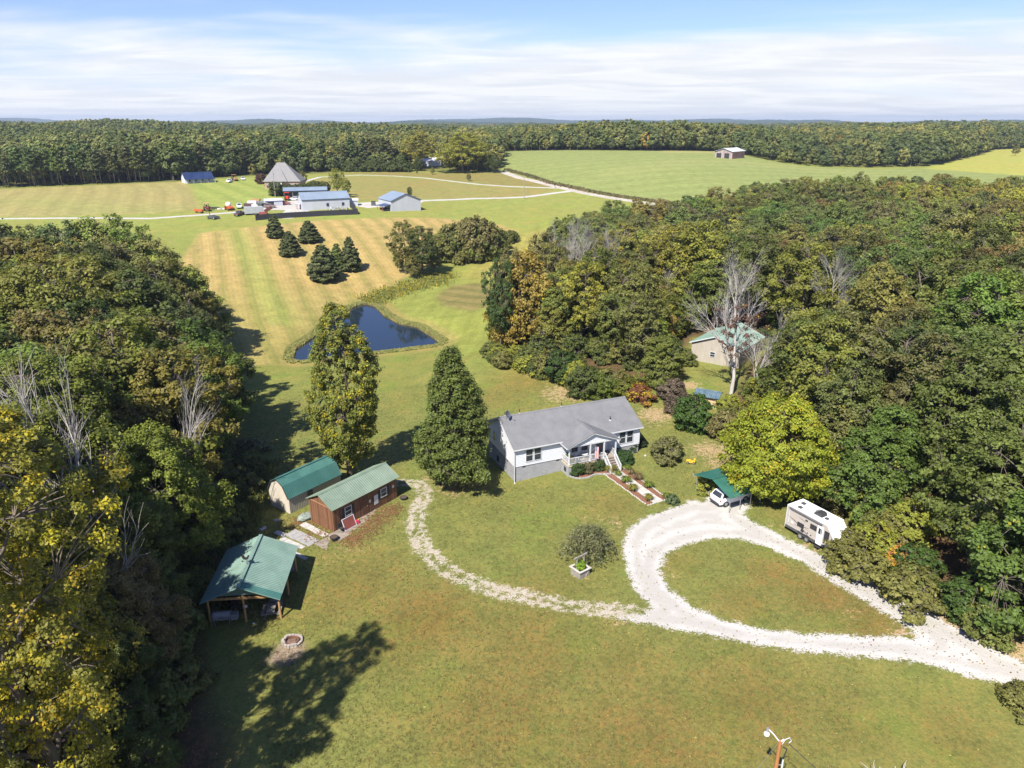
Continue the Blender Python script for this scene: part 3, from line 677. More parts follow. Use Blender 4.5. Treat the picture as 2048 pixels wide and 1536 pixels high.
def conifer(seed, h=9., r=3., tiers=16, per=420, leaf=.2, start=.03, power=.62, droop=.12, m_=None):
    rs = np.random.RandomState(seed); mb = MB(); mb.tube([(0, 0, -.5), (0, 0, h * .5), (0, 0, h * .98)], [.03 * h, .018 * h, .01], 7); Ps = []; Ns = []; cl = []
    nb = 0
    for i in range(tiers):
        t = start + (1 - start) * (i + rs.uniform(0, .6)) / tiers; R_ = r * (1 - t) ** power * (1 if t > .12 else .85) + .12; k = max(3, int(8 * R_ / r) + 3)
        for j in range(k):
            a = j * 6.283 / k + rs.uniform(-.35, .35) + i; L_ = R_ * rs.uniform(.78, 1.12); z = t * h
            tip = np.array([math.cos(a) * L_, math.sin(a) * L_, z - droop * L_ + .22 * L_]); p0 = np.array([0, 0, z - .1]); mb.tube([p0, (p0 + tip) / 2 + [0, 0, -.03], tip], [.035, .02, .008], 3, False)
            m = int(per * (.25 + L_ / r)); u = rs.uniform(.15, 1.03, m) ** .7; w = (.10 + .34 * L_) * (1.15 - u * .75)
            side = np.array([-math.sin(a), math.cos(a), 0]); P = p0 + (tip - p0) * u[:, None] + side * (rs.normal(0, .45, m) * w)[:, None] + np.array([0, 0, 1]) * (rs.normal(.02, .26, m) * w)[:, None]
            N = rs.normal(0, .5, (m, 3)) + np.array([math.cos(a) * .5, math.sin(a) * .5, .8]); Ps.append(P); Ns.append(N); cl.append(np.full(m, rs.uniform())); nb += 1
    P = np.concatenate(Ps); return mesh_of(mb, 'trunk', BARK), leaf_mesh('crown', P, np.concatenate(Ns), leaf, np.concatenate(cl), rs.uniform(0, 1, len(P)), m_ or NEEDLE, 2.2)

def pine(seed, h=18., r=3.4):
    rs = np.random.RandomState(seed); mb = MB(); mb.tube([(0, 0, -.5), (.2, .1, h * .5), (.1, .3, h * .97)], [.22, .15, .04], 6); Ps = []; cl = []
    for i in range(30):
        t = .42 + .58 * (i + .5) / 30; a = i * 2.4 + rs.uniform(-.4, .4); R_ = r * (1.25 - t) ** .6 * rs.uniform(.5, 1.1); z = t * h; p0 = np.array([.1, .1, z - .3]); tip = p0 + np.array([math.cos(a) * R_, math.sin(a) * R_, .25 * R_])
        mb.tube([p0, tip], [.05, .02], 3, False)
        for u in (.5, .8, 1.):
            m = 46; c = p0 + (tip - p0) * u; Ps.append(c + rs.normal(0, 1, (m, 3)) * [.55, .55, .26] * (.5 + .12 * R_)); cl.append(np.full(m, rs.uniform()))
    P = np.concatenate(Ps); N = rs.normal(0, .5, P.shape) + [0, 0, .8]
    return mesh_of(mb, 'trunk', BARK), leaf_mesh('crown', P, N, .42, np.concatenate(cl), rs.uniform(0, 1, len(P)), NEEDLE, 1.8)

TREES = {}
def add_tree(name, label, cat, proto, loc, sc=1., rz=None, col=(.07, .09, .02), aut=0., group=None, sz=None, tilt=None):
    tm, cm = proto
    r_ = thing(name, label, cat, loc, rnd.uniform(0, 6.28) if rz is None else rz, group)
    r_.scale = (sc, sc, sc if sz is None else sz)
    if tilt: r_.rotation_euler.x, r_.rotation_euler.y = tilt
    if tm is not None:
        t = bpy.data.objects.new('trunk' if cat != 'shrub' else 'stems', tm); COL.objects.link(t); t.parent = r_
    if cm is not None:
        c = bpy.data.objects.new('crown' if cat != 'shrub' else 'foliage', cm); COL.objects.link(c); c.parent = r_; c.color = (*col, aut)
    return r_
# prototypes
NEAR = [grow(11, 17, 4.6, .22, 430, 120, .155, .62, lump=.5, nlimb=18), grow(12, 19, 4.2, .20, 430, 120, .155, .62, shape='column', lump=.55, nlimb=20), grow(13, 15, 5.0, .2, 430, 120, .155, .66, shape='dome', lump=.45, nlimb=16)]
MID = [grow(21, 16, 4.8, .24, 240, 74, .225, .72, lump=.45), grow(22, 17, 4.4, .26, 240, 74, .225, .70, shape='column', lump=.5), grow(23, 15, 5.2, .22, 260, 74, .225, .76, shape='dome', lump=.42),
       grow(24, 16.5, 4.9, .3, 200, 74, .225, .70, lump=.6), grow(25, 14, 4.4, .2, 220, 74, .225, .74, shape='dome', lump=.48)]
LOWT = [grow(26, 10, 4.0, .03, 250, 74, .2, .62, shape='egg', lump=.45), grow(27, 10, 4.4, .04, 260, 74, .2, .64, shape='dome', lump=.5)]
TULIP = grow(34, 30, 4.8, .16, 560, 125, .14, .66, shape='column', lump=.7, nlimb=30)
POPLAR = grow(31, 19.5, 3.4, .10, 500, 95, .17, .55, shape='column', lump=.42, nlimb=22)
MAPLE = grow(32, 14.6, 4.5, .11, 600, 95, .16, .58, shape='cone', lump=.36, nlimb=22)
MAPLE2 = grow(33, 10.5, 5.2, .12, 540, 105, .16, .62, shape='dome', lump=.3)
SHRUB = [grow(41, 2.4, 1.7, .0, 110, 52, .14, .3, shape='dome', nlimb=8), grow(42, 3.2, 1.7, .0, 130, 52, .15, .32, shape='round', nlimb=8), grow(43, 2.0, 1.9, .0, 110, 52, .14, .3, shape='dome', nlimb=8, lump=.5)]
BOX = grow(44, 1.5, .82, .0, 90, 110, .075, .2, shape='round', nlimb=6, lump=.1)
CEDAR = [conifer(51, 8.5, 3.3), conifer(52, 8, 3.2, start=.02)]
PINES = [pine(61), pine(62, 17, 3.2), pine(63, 19, 3.6)]
def zrow(Y, py_):
    v = py_ - 768; return H - Y * (F_PX * CS + v * CC) / (F_PX * CC - v * CS)
# ------------------------------------------------------------------ buildings
def window(parent, o, u, n, w, h, frame=None, glass=None, bars=1, t=.07):
    """frame standing proud of the wall, panes set back inside it as sub-parts"""
    o, u, n = Vector(o), Vector(u), Vector(n); up = Vector((0, 0, 1)); f = MB(); d = .05
    c = o + n * (d / 2)
    f.bar(c + up * t / 2, c + u * w + up * t / 2, d, t, up=up); f.bar(c + up * (h - t / 2), c + u * w + up * (h - t / 2), d, t, up=up)
    f.bar(c + u * t / 2 + up * t, c + u * t / 2 + up * (h - t), d, t, up=u) if False else None
    for xx in (t / 2, w - t / 2):
        a = c + u * xx + up * t; b = c + u * xx + up * (h - t); vs = []
        for p in (a, b):
            for su, sn in ((-1, -1), (1, -1), (1, 1), (-1, 1)): vs.append(p + u * su * t / 2 + n * sn * d / 2)
        f.add(vs, [(0,1,2,3),(7,6,5,4),(0,4,5,1),(1,5,6,2),(2,6,7,3),(3,7,4,0)])
    for k in range(1, bars + 1):
        zz_ = h * k / (bars + 1); f.bar(c + u * t + up * zz_, c + u * (w - t) + up * zz_, d * .8, t * .8, up=up)
    fo = f.obj('window', frame or TRIM, parent)
    for k in range(bars + 1):
        za = t + (h - t) * k / (bars + 1); zb = h * (k + 1) / (bars + 1) - t * .5; g_ = MB(); vs = []
        for nn in (.004, .02):
            for a_, b_ in ((t * .9, za), (w - t * .9, za), (w - t * .9, zb), (t * .9, zb)): vs.append(o + u * a_ + up * b_ + n * nn)
        g_.add(vs, [(0,3,2,1),(4,5,6,7),(0,1,5,4),(1,2,6,5),(2,3,7,6),(3,0,4,7)]); g_.obj('pane', glass or GLASS, fo)
    return fo
def lap_wall(x0, x1, z0, z1, gable=None, step=.2):
    """overlapping boards in the plane y=0 facing -y; gable(z) gives the half width above the eaves"""
    mb = MB(); z = z0
    while z < z1 - 1e-3:
        zt = min(z + step, z1); a0, a1 = (gable(z) if gable else (x0, x1)); b0, b1 = (gable(zt) if gable else (x0, x1))
        mb.add([(a0, -.028, z), (a1, -.028, z), (b1, -.006, zt), (b0, -.006, zt), (a0, .05, z), (a1, .05, z), (b1, .05, zt), (b0, .05, zt)], [(0,1,2,3),(0,4,5,1),(1,5,6,2),(3,2,6,7),(0,3,7,4),(5,4,7,6)])
        z = zt
    return mb
def rot_mb(mb, a, loc=(0, 0, 0)):
    c, s = math.cos(a), math.sin(a); mb.v = [(loc[0] + c * x - s * y, loc[1] + s * x + c * y, loc[2] + z) for x, y, z in mb.v]; return mb
def gable(name, label, cat, p, rz, L, D, ze, zr, roofm, wallm, z0=None, oh=.3, rib=.3, open_front=False, group=None, walls='flbr', t=.12, sink=.8, trim=None, rt=.07):
    z0 = hz(*p) if z0 is None else z0
    r_ = thing(name, label, cat, (p[0], p[1], z0), rz, group)
    if 'f' in walls: box('wall', wallm, r_, 0, L, 0, t, -sink, ze)
    if 'b' in walls: box('wall', wallm, r_, 0, L, D - t, D, -sink, ze)
    gp = [(t, -sink), (D - t, -sink), (D - t, ze), (D / 2, zr - .02), (t, ze)] 
    if 'l' in walls: MB().prism(gp, 'x', 0, t).obj('wall', wallm, r_)
    if 'r' in walls: MB().prism(gp, 'x', L - t, L).obj('wall', wallm, r_)
    sl = (zr - ze) / (D / 2); eo = oh * sl
    for s_ in (0, 1):
        ye, yr = (-oh, D / 2) if s_ == 0 else (D + oh, D / 2)
        a, b, c, d = (-oh, ye, ze - eo + rt), (L + oh, ye, ze - eo + rt), (L + oh, yr, zr + rt), (-oh, yr, zr + rt)
        mb = MB().slab(a, b, c, d, rt * .9)
        if rib: mb.ribs(a, b, c, d, rib, .05, .035)
        mb.obj('roof_panel', roofm, r_)
    MB().prism([(D / 2 - .16, zr + rt - .16 * sl + .04), (D / 2, zr + rt + .075), (D / 2 + .16, zr + rt - .16 * sl + .04), (D / 2, zr + rt + .02)], 'x', -oh - .01, L + oh + .01).obj('ridge_cap', roofm, r_)
    if trim:
        for ex in (-oh + .01, L + oh - .05):
            m_ = MB()
            for y_ in (-oh, D + oh): m_.bar((ex + .02, y_, ze - eo - .06), (ex + .02, D / 2, zr - .06), .04, .16)
            m_.obj('bargeboard', trim, r_)
        for y_ in (-oh, D + oh): MB().bar((-oh, y_, ze - eo - .05), (L + oh, y_, ze - eo - .05), .05, .13).obj('fascia', trim, r_)
    return r_

def white_house():
    r_ = thing('house', 'long white single-storey house with grey roof and front gable porch', 'house', (0.35, 77.45, 0), R(22.8))
    L, D, zf, ze, zr = 17.6, 9.0, 1.5, 4.1, 6.35
    sk = MB(); sk.box(.04, L - .04, .05, .2, -2, zf); sk.box(.04, L - .04, D - .2, D - .05, -2.2, zf); sk.box(.04, .19, .2, D - .2, -2.2, zf); sk.box(L - .19, L - .04, .2, D - .2, -2, zf)
    so_ = sk.obj('skirting', BLOCK, r_)
    for x in (1.0, 5.6, 14.2, 16.8): box('vent', DARK, so_, x, x + .45, .03, .045, zf - .25, zf - .08)
    for y in (2.2, 6.8): box('vent', DARK, so_, .02, .035, y, y + .45, zf - .3, zf - .08)
    box('crawl_door', DARK, so_, .015, .035, 5.2, 6.0, -.3, .5)
    lap_wall(0, L, zf, ze).obj('siding', WHITE, r_)
    w = rot_mb(lap_wall(0, L, zf, ze), math.pi, (L, D, 0)); w.obj('siding', WHITE, r_)
    gf = lambda z: (0, D) if z <= ze else ((z - ze) / (zr - ze) * D / 2, D - (z - ze) / (zr - ze) * D / 2)
    gf2 = lambda z: (-gf(z)[1], -gf(z)[0])
    rot_mb(lap_wall(0, D, zf, zr - .05, gf), math.pi / 2, (L, 0, 0)).obj('siding', WHITE, r_)
    rot_mb(lap_wall(0, D, zf, zr - .05, gf2), -math.pi / 2, (0, 0, 0)).obj('siding', WHITE, r_)
    for x, y in ((-.03, -.03), (L - .05, -.03), (-.03, D - .05), (L - .05, D - .05)): box('corner_trim', TRIM, r_, x, x + .08, y, y + .08, zf, ze)
    oh = .38; sl = (zr - ze) / (D / 2); rt = .1
    for s_ in (0, 1):
        ye = -oh if s_ == 0 else D + oh; a, b, c, d = (-.3, ye, ze - oh * sl + rt), (L + .3, ye, ze - oh * sl + rt), (L + .3, D / 2, zr + rt), (-.3, D / 2, zr + rt)
        MB().slab(a, b, c, d, .09).ribs(a, b, c, d, .30, .03, .012).obj('roof_slope', ROOFG, r_)
        MB().bar((-.3, ye, ze - oh * sl - .02), (L + .3, ye, ze - oh * sl - .02), .09, .15).obj('gutter', TRIM, r_)
        for ex in (-.29, L + .27): MB().bar((ex, ye, ze - oh * sl - .05), (ex, D / 2, zr - .05), .03, .16).obj('bargeboard', TRIM, r_)
        box('soffit', TRIM, r_, 0, L, min(ye, 0 if s_ == 0 else D) + .06, max(ye, 0 if s_ == 0 else D) - .06 if s_ else -.03, ze - oh * sl - .07, ze - oh * sl - .04)
    MB().prism([(D / 2 - .18, zr + rt - .05), (D / 2, zr + rt + .06), (D / 2 + .18, zr + rt - .05)], 'x', -.31, L + .31).obj('ridge_cap', ROOFG, r_)
    for x, y, z in ((.6, D / 2 + .1, zr), (2.6, D / 2 + .15, zr), (8.5, D / 2 + .15, zr), (13.9, 1.4, ze + 1.4 * sl)):
        v = MB().tube([(x, y, z - .1), (x, y, z + .62)], .065, 8).obj('vent_pipe', mat('dark_pipe', (.05, .05, .05), .6), r_)
        MB().tube([(x, y, z - .02), (x, y, z + .16)], [.16, .09], 8).obj('flashing', TRIM, v)
    for x in (1.4, 2.52, 14.5, 15.62): window(r_, (x, -.03, zf + .45), (1, 0, 0), (0, -1, 0), 1.0, 1.7, bars=1)
    window(r_, (-.03, 6.2, zf + .75), (0, 1, 0), (-1, 0, 0), .85, 1.35)
    MB().bar((-.1, -.12, ze - .3), (-.1, -.12, -.45), .09, .07).obj('downspout', TRIM, r_)
    MB().bar((-.1, -.12, -.45), (-.18, -.5, -.6), .09, .07).obj('downspout_elbow', TRIM, r_)
    box('eave_light', DARK, r_, 5.0, 5.9, -.12, -.03, ze - .5, ze - .32)
    # porch: floor on a block skirt, gable roof that runs back into the main roof
    x0, x1, yp, xs = 6.3, 13.0, -2.0, 11.25
    box('porch_skirting', BLOCK, r_, x0 + .05, x1 - .05, yp + .1, yp + .22, -1.5, zf - .32); box('porch_skirting', BLOCK, r_, x0 + .05, x0 + .17, yp + .22, .04, -1.6, zf - .32)
    box('porch_skirting', BLOCK, r_, x1 - .17, x1 - .05, yp + .22, .04, -1.5, zf - .32)
    box('lattice_vent', DARK, r_, x0 + .03, x0 + .045, -1.3, -.7, zf - 1.3, zf - .7)
    box('rim_board', mat('cream_trim', (.62, .52, .32), .6), r_, x0, x1, yp + .02, -.04, zf - .32, zf - .14)
    n = 16
    for k in range(n):
        xa = x0 + (x1 - x0) * k / n; box('floor_board', DECKW, r_, xa + .006, xa + (x1 - x0) / n - .006, yp, -.04, zf - .14, zf - .10)
    fl = zf - .10
    for x in (x0 + .1, x0 + 3.0, xs, x1 - .1):
        p = box('porch_post', TRIM, r_, x - .075, x + .075, yp + .03, yp + .18, fl, 3.72)
        box('post_base', TRIM, p, x - .11, x + .11, yp - .004, yp + .215, fl + .001, fl + .16)
    hp, hx, ye, yb = 5.25, (x0 + x1) / 2, yp - .25, 2.6
    zeP = 3.82; hw = (x1 - x0) / 2 + .35
    MB().box(x0, x1, yp + .03, yp + .18, 3.72, 3.95).obj('porch_beam', TRIM, r_)
    for x in (x0, x1 - .15): MB().box(x, x + .15, yp + .18, -.04, 3.72, 3.95).obj('porch_beam', TRIM, r_)
    pg = lambda z: (x0 + .05 + (z - 3.95) / (hp - 3.95) * (hx - x0 - .05), x1 - .05 - (z - 3.95) / (hp - 3.95) * (x1 - .05 - hx))
    m_ = lap_wall(0, 1, 3.95, hp - .06, pg); m_.v = [(x, y + yp + .1, z) for x, y, z in m_.v]; m_.obj('porch_gable', WHITE, r_)
    box('porch_ceiling', TRIM, r_, x0 + .15, x1 - .15, yp + .2, -.05, 3.86, 3.9)
    for s_ in (-1, 1):
        a, b, c, d = (hx + s_ * hw, ye, zeP), (hx + s_ * hw, .6, zeP), (hx, 2.62, hp + .1), (hx, ye, hp + .1)
        MB().slab(a, b, c, d, .09).obj('porch_roof_slope', ROOFG, r_)
        MB().bar((hx + s_ * hw, ye + .02, zeP - .08), (hx, ye + .02, hp - .02), .04, .15).obj('bargeboard', TRIM, r_)
        MB().bar((hx + s_ * hw, ye, zeP - .08), (hx + s_ * hw, -.4, zeP - .08), .08, .12).obj('gutter', TRIM, r_)
    MB().bar((hx, ye - .01, hp + .11), (hx, 2.6, hp + .11), .22, .05).obj('ridge_cap', ROOFG, r_)
    window(r_, (7.6, -.035, zf + .5), (1, 0, 0), (0, -1, 0), 1.0, 1.5); window(r_, (9.0, -.035, zf + .5), (1, 0, 0), (0, -1, 0), 1.0, 1.5)
    dr = box('door', mat('dark_door', (.09, .085, .09), .4), r_, 11.2, 12.15, -.07, -.03, zf - .08, zf + 2.0)
    box('door_window', GLASS, dr, 11.4, 11.95, -.085, -.072, zf + 1.0, zf + 1.8); MB().ball((12.05, -.11, zf + .95), .04).obj('handle', GALV, dr)
    def rail(a, b, za, zb, post=(True, True)):
        a, b = Vector(a), Vector(b); L_ = (b - a).length; d = (b - a).normalized()
        rr = MB().bar((a.x, a.y, za + .88), (b.x, b.y, zb + .88), .09, .05).obj('top_rail', TRIM, r_)
        MB().bar((a.x, a.y, za + .12), (b.x, b.y, zb + .12), .05, .05).obj('bottom_rail', TRIM, rr)
        k = int(L_ / .14)
        for i in range(1, k):
            p = a.lerp(b, i / k); z_ = za + (zb - za) * i / k; box('baluster', TRIM, rr, p.x - .018, p.x + .018, p.y - .018, p.y + .018, z_ + .145, z_ + .855)
    rail((x0 + .18, yp + .1, 0), (x0 + 2.92, yp + .1, 0), fl, fl); rail((x0 + 3.08, yp + .1, 0), (xs - .08, yp + .1, 0), fl, fl)
    rail((x0 + .1, yp + .2, 0), (x0 + .1, -.06, 0), fl, fl); rail((x1 - .1, yp + .2, 0), (x1 - .1, -.06, 0), fl, fl)
    xa, xb = xs + .1, x1 - .25; ns = 6; zg = .02
    for k in range(ns):
        z1 = fl - (k + 1) * (fl - zg) / (ns + 1); y1 = yp - k * .27; box('step', DECKW, r_, xa + .05, xb - .05, y1 - .29, y1 - .005, z1 - .045, z1); box('riser', mat('dark_riser', (.13, .10, .08), .8), r_, xa + .05, xb - .05, y1 - .02, y1 - .004, z1 + .002, z1 + .13)
    ybm = yp - ns * .27
    for x in (xa, xb):
        MB().bar((x, yp, fl - .12), (x, ybm, zg + .05), .05, .26).obj('stair_stringer', TRIM, r_); rail((x, yp, 0), (x, ybm, 0), fl - .02, zg + .14)
        box('newel_post', TRIM, r_, x - .055, x + .055, ybm - .06, ybm + .05, -.2, 1.18)
    return r_
HOUSE = white_house()
HM = Matrix.Translation((0.35, 77.45, 0)) @ Matrix.Rotation(R(22.8), 4, 'Z')
def HL(x, y, z=0.): return tuple(HM @ Vector((x, y, z)))
# satellite dish on the left end of the roof
d = thing('satellite_dish', 'small dark satellite dish at the left end of the grey roof', 'satellite dish', HL(.5, 4.0, 6.2), R(22.8))
MB().tube([(0, 0, -.15), (0, 0, .35), (.1, -.25, .6)], .03, 6).obj('mast', GALV, d)
db = MB()
for i in range(5):
    for k in range(12):
        r0_, r1_ = i * .09, (i + 1) * .09; a0, a1 = k * math.pi / 6, (k + 1) * math.pi / 6
        db.add([(r_ * math.cos(a), -.12 * (r_ / .45) ** 2 - .0, r_ * math.sin(a) * 1.1) for r_, a in ((r0_, a0), (r1_, a0), (r1_, a1), (r0_, a1))], [(0, 1, 2, 3)])
o = db.obj('reflector', mat('dark_dish', (.09, .10, .13), .5), d, smooth=True); o.location = (.1, -.25, .7); o.rotation_euler = (R(-25), 0, R(35))
MB().bar((.1, -.3, .55), (.42, -.85, .75), .03).obj('feed_arm', GALV, d); box('receiver', GALV, d, .37, .47, -.92, -.8, .7, .82)
# flag on the porch
fl_ = thing('flag', 'faded stars and stripes flag hanging beside the porch middle post', 'flag', HL(9.75, -1.85, 2.55), R(22.8))
MB().tube([(-.1, .1, .2), (.12, -.55, 1.0)], .018, 6).obj('flagpole', mat('tan_pole', (.5, .4, .28), .5), fl_)
fm_ = bpy.data.materials.new('flag_cloth'); g = NG(fm_); gc_ = g.n('ShaderNodeTexCoord'); sp = g.n('ShaderNodeSeparateXYZ'); g.l(g.attr('fuv').outputs['Vector'], sp.inputs[0])
st_ = g.m('GREATER_THAN', g.m('FRACT', g.m('MULTIPLY', sp.outputs['X'], 6.5)), .5); c_ = g.mix(st_, (.50, .13, .13), (.70, .62, .62))
can = g.m('MULTIPLY', g.m('LESS_THAN', sp.outputs['X'], .54), g.m('GREATER_THAN', sp.outputs['Y'], .62)); star = g.n('ShaderNodeTexVoronoi'); star.inputs['Scale'].default_value = 11; star.inputs['Randomness'].default_value = .15; g.l(g.attr('fuv').outputs['Vector'], star.inputs[0])
c_ = g.mix(can, c_, g.mix(g.m('LESS_THAN', star.outputs['Distance'], .28), (.07, .09, .26), (.7, .7, .72))); g.set(g.b.inputs['Base Color'], c_)
mb = MB(); uv = []
nu, nv_ = 20, 16
for j in range(nv_ + 1):
    for i in range(nu + 1):
        u, v = i / nu, j / nv_; w = .62 * (1 - .15 * (1 - v)); mb.v.append((.12 + (u - .25) * w * .8, -.45 + .06 * math.sin(u * 12 + v) * (1.2 - v * .5) - .1 * u, -.62 + 1.5 * v - .15 * u * (1 - v))); uv.append((u, v, 0))
for j in range(nv_):
    for i in range(nu): a = j * (nu + 1) + i; mb.f.append((a, a + 1, a + nu + 2, a + nu + 1))
o = mb.obj('cloth', fm_, fl_, smooth=True); at = o.data.attributes.new('fuv', 'FLOAT_VECTOR', 'POINT'); at.data.foreach_set('vector', np.array(uv, dtype=np.float32).ravel())

# pavilion
def pavilion():
    p = (-20.72, 52.45); rz = R(5.2); z0 = -1.0
    r_ = thing('pavilion', 'open timber pavilion under a pale green metal gable roof', 'pavilion', (p[0], p[1], z0), rz)
    W, L, ze, zr = 6.1, 7.1, 2.85, 4.15     # x from -W to 0, y from 0 to L
    for x in (-W, -W / 2, 0):
        for y in (0, L * .48, L):
            if x == -W / 2 and 0 < y < L: continue
            MB().tube([(x, y, -.6), (x, y, ze - .1 if x != -W / 2 else 3.9)], [.115, .10], 8).obj('post', POSTW, r_, smooth=True)
    for y in (-.12, L + .12): MB().bar((-W - .2, y, ze - .22), (.2, y, ze - .22), .06, .24).obj('beam', POSTW, r_)
    for x in (-W, 0): MB().bar((x, -.3, ze - .18), (x, L + .3, ze - .18), .06, .24).obj('beam', GREYW, r_)
    hx = -W / 2; hw = W / 2 + .38; ya, yb = -.85, L + .45
    for s_ in (-1, 1):
        sl = (zr - ze) / (W / 2); zE = zr - hw * sl
        a, b, c, d_ = (hx + s_ * hw, ya, zE + .06), (hx + s_ * hw, yb, zE + .06), (hx, yb, zr + .06), (hx, ya, zr + .06)
        MB().slab(a, b, c, d_, .05).ribs(a, b, c, d_, .23, .06, .04).obj('roof_panel', GREEN_A, r_)
        if s_ == 1:   # newer, darker sheet along the front edge
            e1, e2 = (hx + hw * .02, ya - .01, zr + .06 - hw * .02 * sl + .055), (hx + hw, ya - .01, zE + .115)
            MB().slab(e1, e2, (e2[0], ya + .85, e2[2]), (e1[0], ya + .85, e1[2]), .012).ribs((e1[0], ya, e1[2] + .002), (e1[0], ya + .84, e1[2] + .002), (e2[0], ya + .84, e2[2] + .002), (e2[0], ya, e2[2] + .002), .21, .04, .03).obj('roof_patch', GREEN_B, r_)
        for k in range(6):
            y = k * L / 5; MB().bar((hx + s_ * hw * .95, y, zE + .05 * sl - .06), (hx, y, zr - .1), .05, .12).obj('rafter', GREYW, r_)
    MB().bar((hx, ya - .02, zr + .12), (hx, yb + .02, zr + .12), .34, .05).obj('ridge_cap', GREEN_A, r_)
    for y in (-.16, L + .16):
        hw2 = W / 2 - .1; mb = MB().prism([(hx - hw2 * .86, ze + .02 + .12), (hx + hw2 * .86, ze + .02 + .12), (hx, zr - .06)], 'y', y - .02, y + .02)
        k = -2.3
        while k < 2.4:
            top = zr - .1 - abs(k) * (zr - ze) / (W / 2) * 1.0
            if top > ze + .2: mb.box(hx + k - .03, hx + k + .03, y - .045, y - .021, ze + .15, top)
            k += .25
        mb.obj('gable_panel', GREEN_A, r_)
    # back wall boards
    k = 0
    while k < 26: box('wall_board', GREYW, r_, -W + k * W / 26 + .005, -W + (k + 1) * W / 26 - .005, L + .05, L + .08, -.5, ze - .35); k += 1
    return r_, rz, p, z0
PAV, prz, pp, pz0 = pavilion()
PMx = Matrix.Translation((pp[0], pp[1], pz0)) @ Matrix.Rotation(prz, 4, 'Z')
def PL(x, y, z=0.): return tuple(PMx @ Vector((x, y, z)))
# rooster weather vane
w = thing('weather_vane', 'small black rooster weather vane on the green pavilion ridge', 'weather vane', PL(-3.05, 2.5, 4.25), prz)
VB = mat('black_iron', (.03, .025, .025), .6)
MB().tube([(0, 0, 0), (0, 0, .75)], .018, 6).obj('rod', VB, w)
MB().prism([(-.3, .62), (-.1, .56), (.12, .6), (.2, .78), (.3, .98), (.24, 1.06), (.12, .98), (.02, .82), (-.1, .84), (-.2, 1.08), (-.36, 1.1), (-.42, .9)], 'y', -.012, .012).obj('rooster', VB, w)
MB().bar((-.35, 0, .42), (.35, 0, .42), .02).bar((0, -.3, .35), (0, .3, .35), .02).obj('arms', VB, w)
MB().prism([(-.45, .35), (-.33, .35), (-.33, .49), (-.45, .49)], 'y', -.01, .01).obj('tail_plate', VB, w)

# brown cabin, gambrel shed
CAB = gable('cabin', 'long dark brown board cabin with pale green metal roof', 'cabin', (-19.2, 66.5), R(52.3), 9.3, 4.0, 2.7, 3.75, GREEN_C, CABINW, z0=-.55, oh=.28, rib=.26)
for k in range(20): box('board', CABINW, CAB, -.025, -.003, k * .2 + .006, k * .2 + .194, -.3, 2.66 if k in (0, 19) else min(2.66 + 0 * k, 2.66))
MB().bar((-.04, -.02, 2.62), (-.04, 4.02, 2.62), .05, .09).obj('trim_board', mat('tan_board', (.30, .17, .09), .8), CAB)
k = 0
while k < 46: box('board', CABINW, CAB, k * .2 + .05 + .006, k * .2 + .25 - .006, -.025, -.003, -.3, 2.6); k += 1
SHUT = mat('dark_shutter', (.035, .03, .03), .7)
for x in (1.55, 6.75):
    window(CAB, (x, -.03, 1.0), (1, 0, 0), (0, -1, 0), .95, 1.1)
    for xx in (x - .36, x + .99): box('shutter', SHUT, CAB, xx, xx + .32, -.06, -.03, .98, 2.12)
dr = box('door', mat('brown_door', (.12, .055, .03), .7), CAB, 3.95, 4.85, -.06, -.03, -.05, 2.0); MB().ball((4.7, -.1, .95), .035).obj('handle', GALV, dr)
box('notice', mat('cream_notice', (.62, .60, .44), .6), CAB, 5.0, 5.28, -.05, -.03, 1.15, 1.5); box('white_panel', TRIM, CAB, 5.75, 6.35, -.05, -.03, .55, 1.7); box('notice', TRIM, CAB, 8.55, 8.85, -.05, -.03, 1.5, 1.85)
def LM(o, x, y, z=0.): return tuple(Matrix.Translation(o.location) @ Matrix.Rotation(o.rotation_euler.z, 4, 'Z') @ Vector((x, y, z)))
dk = thing('boardwalk', 'grey timber boardwalk along the front of the brown cabin', 'deck', LM(CAB, 0, 0, -.12), R(52.3))
for k in range(52): box('plank', DECKW, dk, -.9 + k * .2 + .008, -.7 + k * .2 - .008, -1.5 + (.0 if k > 8 else -.35), -.06, -.02 + .004 * (k % 3), .05 + .004 * (k % 3))
MB().box(-.88, 9.45, -1.46, -1.38, -.5, -.03).box(-.88, 9.45, -.2, -.12, -.5, -.03).obj('joist', GREYW, dk)
lp = thing('deck_platform', 'low weathered board platform at the near corner of the cabin', 'deck', LM(CAB, -1.05, -1.0, -.25), R(52.3))
for k in range(10): box('plank', DECKW, lp, -1.7 + k * .2 + .008, -1.5 + k * .2 - .008, -1.15, .9, .0, .06)
MB().box(-1.66, .25, -1.1, -1.0, -.4, -.004).obj('joist', GREYW, lp)
for i, (x, y, lb) in enumerate(((-1.1, -1.3, 'black tub planter at the near end of the cabin boardwalk'), (9.35, -1.0, 'black tub planter at the far end of the cabin boardwalk'))):
    t = thing('tub_planter', lb, 'planter', LM(CAB, x, y, -.05), 0, 'black tubs on the boardwalk')
    MB().tube([(0, 0, 0), (0, 0, .34)], [.3, .42], 14).obj('tub', BLACK, t); MB().tube([(0, 0, .30), (0, 0, .37)], [.44, .44], 14).obj('rim', BLACK, t); MB().tube([(0, 0, .33), (0, 0, .375)], [.36, .36], 12).obj('soil', mat('soil', (.08, .05, .03), .95), t)
t = thing('framed_panel', 'red-brown panel in a white frame leaning by the cabin corner', 'panel', LM(CAB, .75, -.95, -.05), R(52.3)); t.rotation_euler.x = R(-22)
box('board', mat('red_brown_board', (.20, .055, .04), .7), t, 0, 1.5, 0, .04, .05, 1.25)
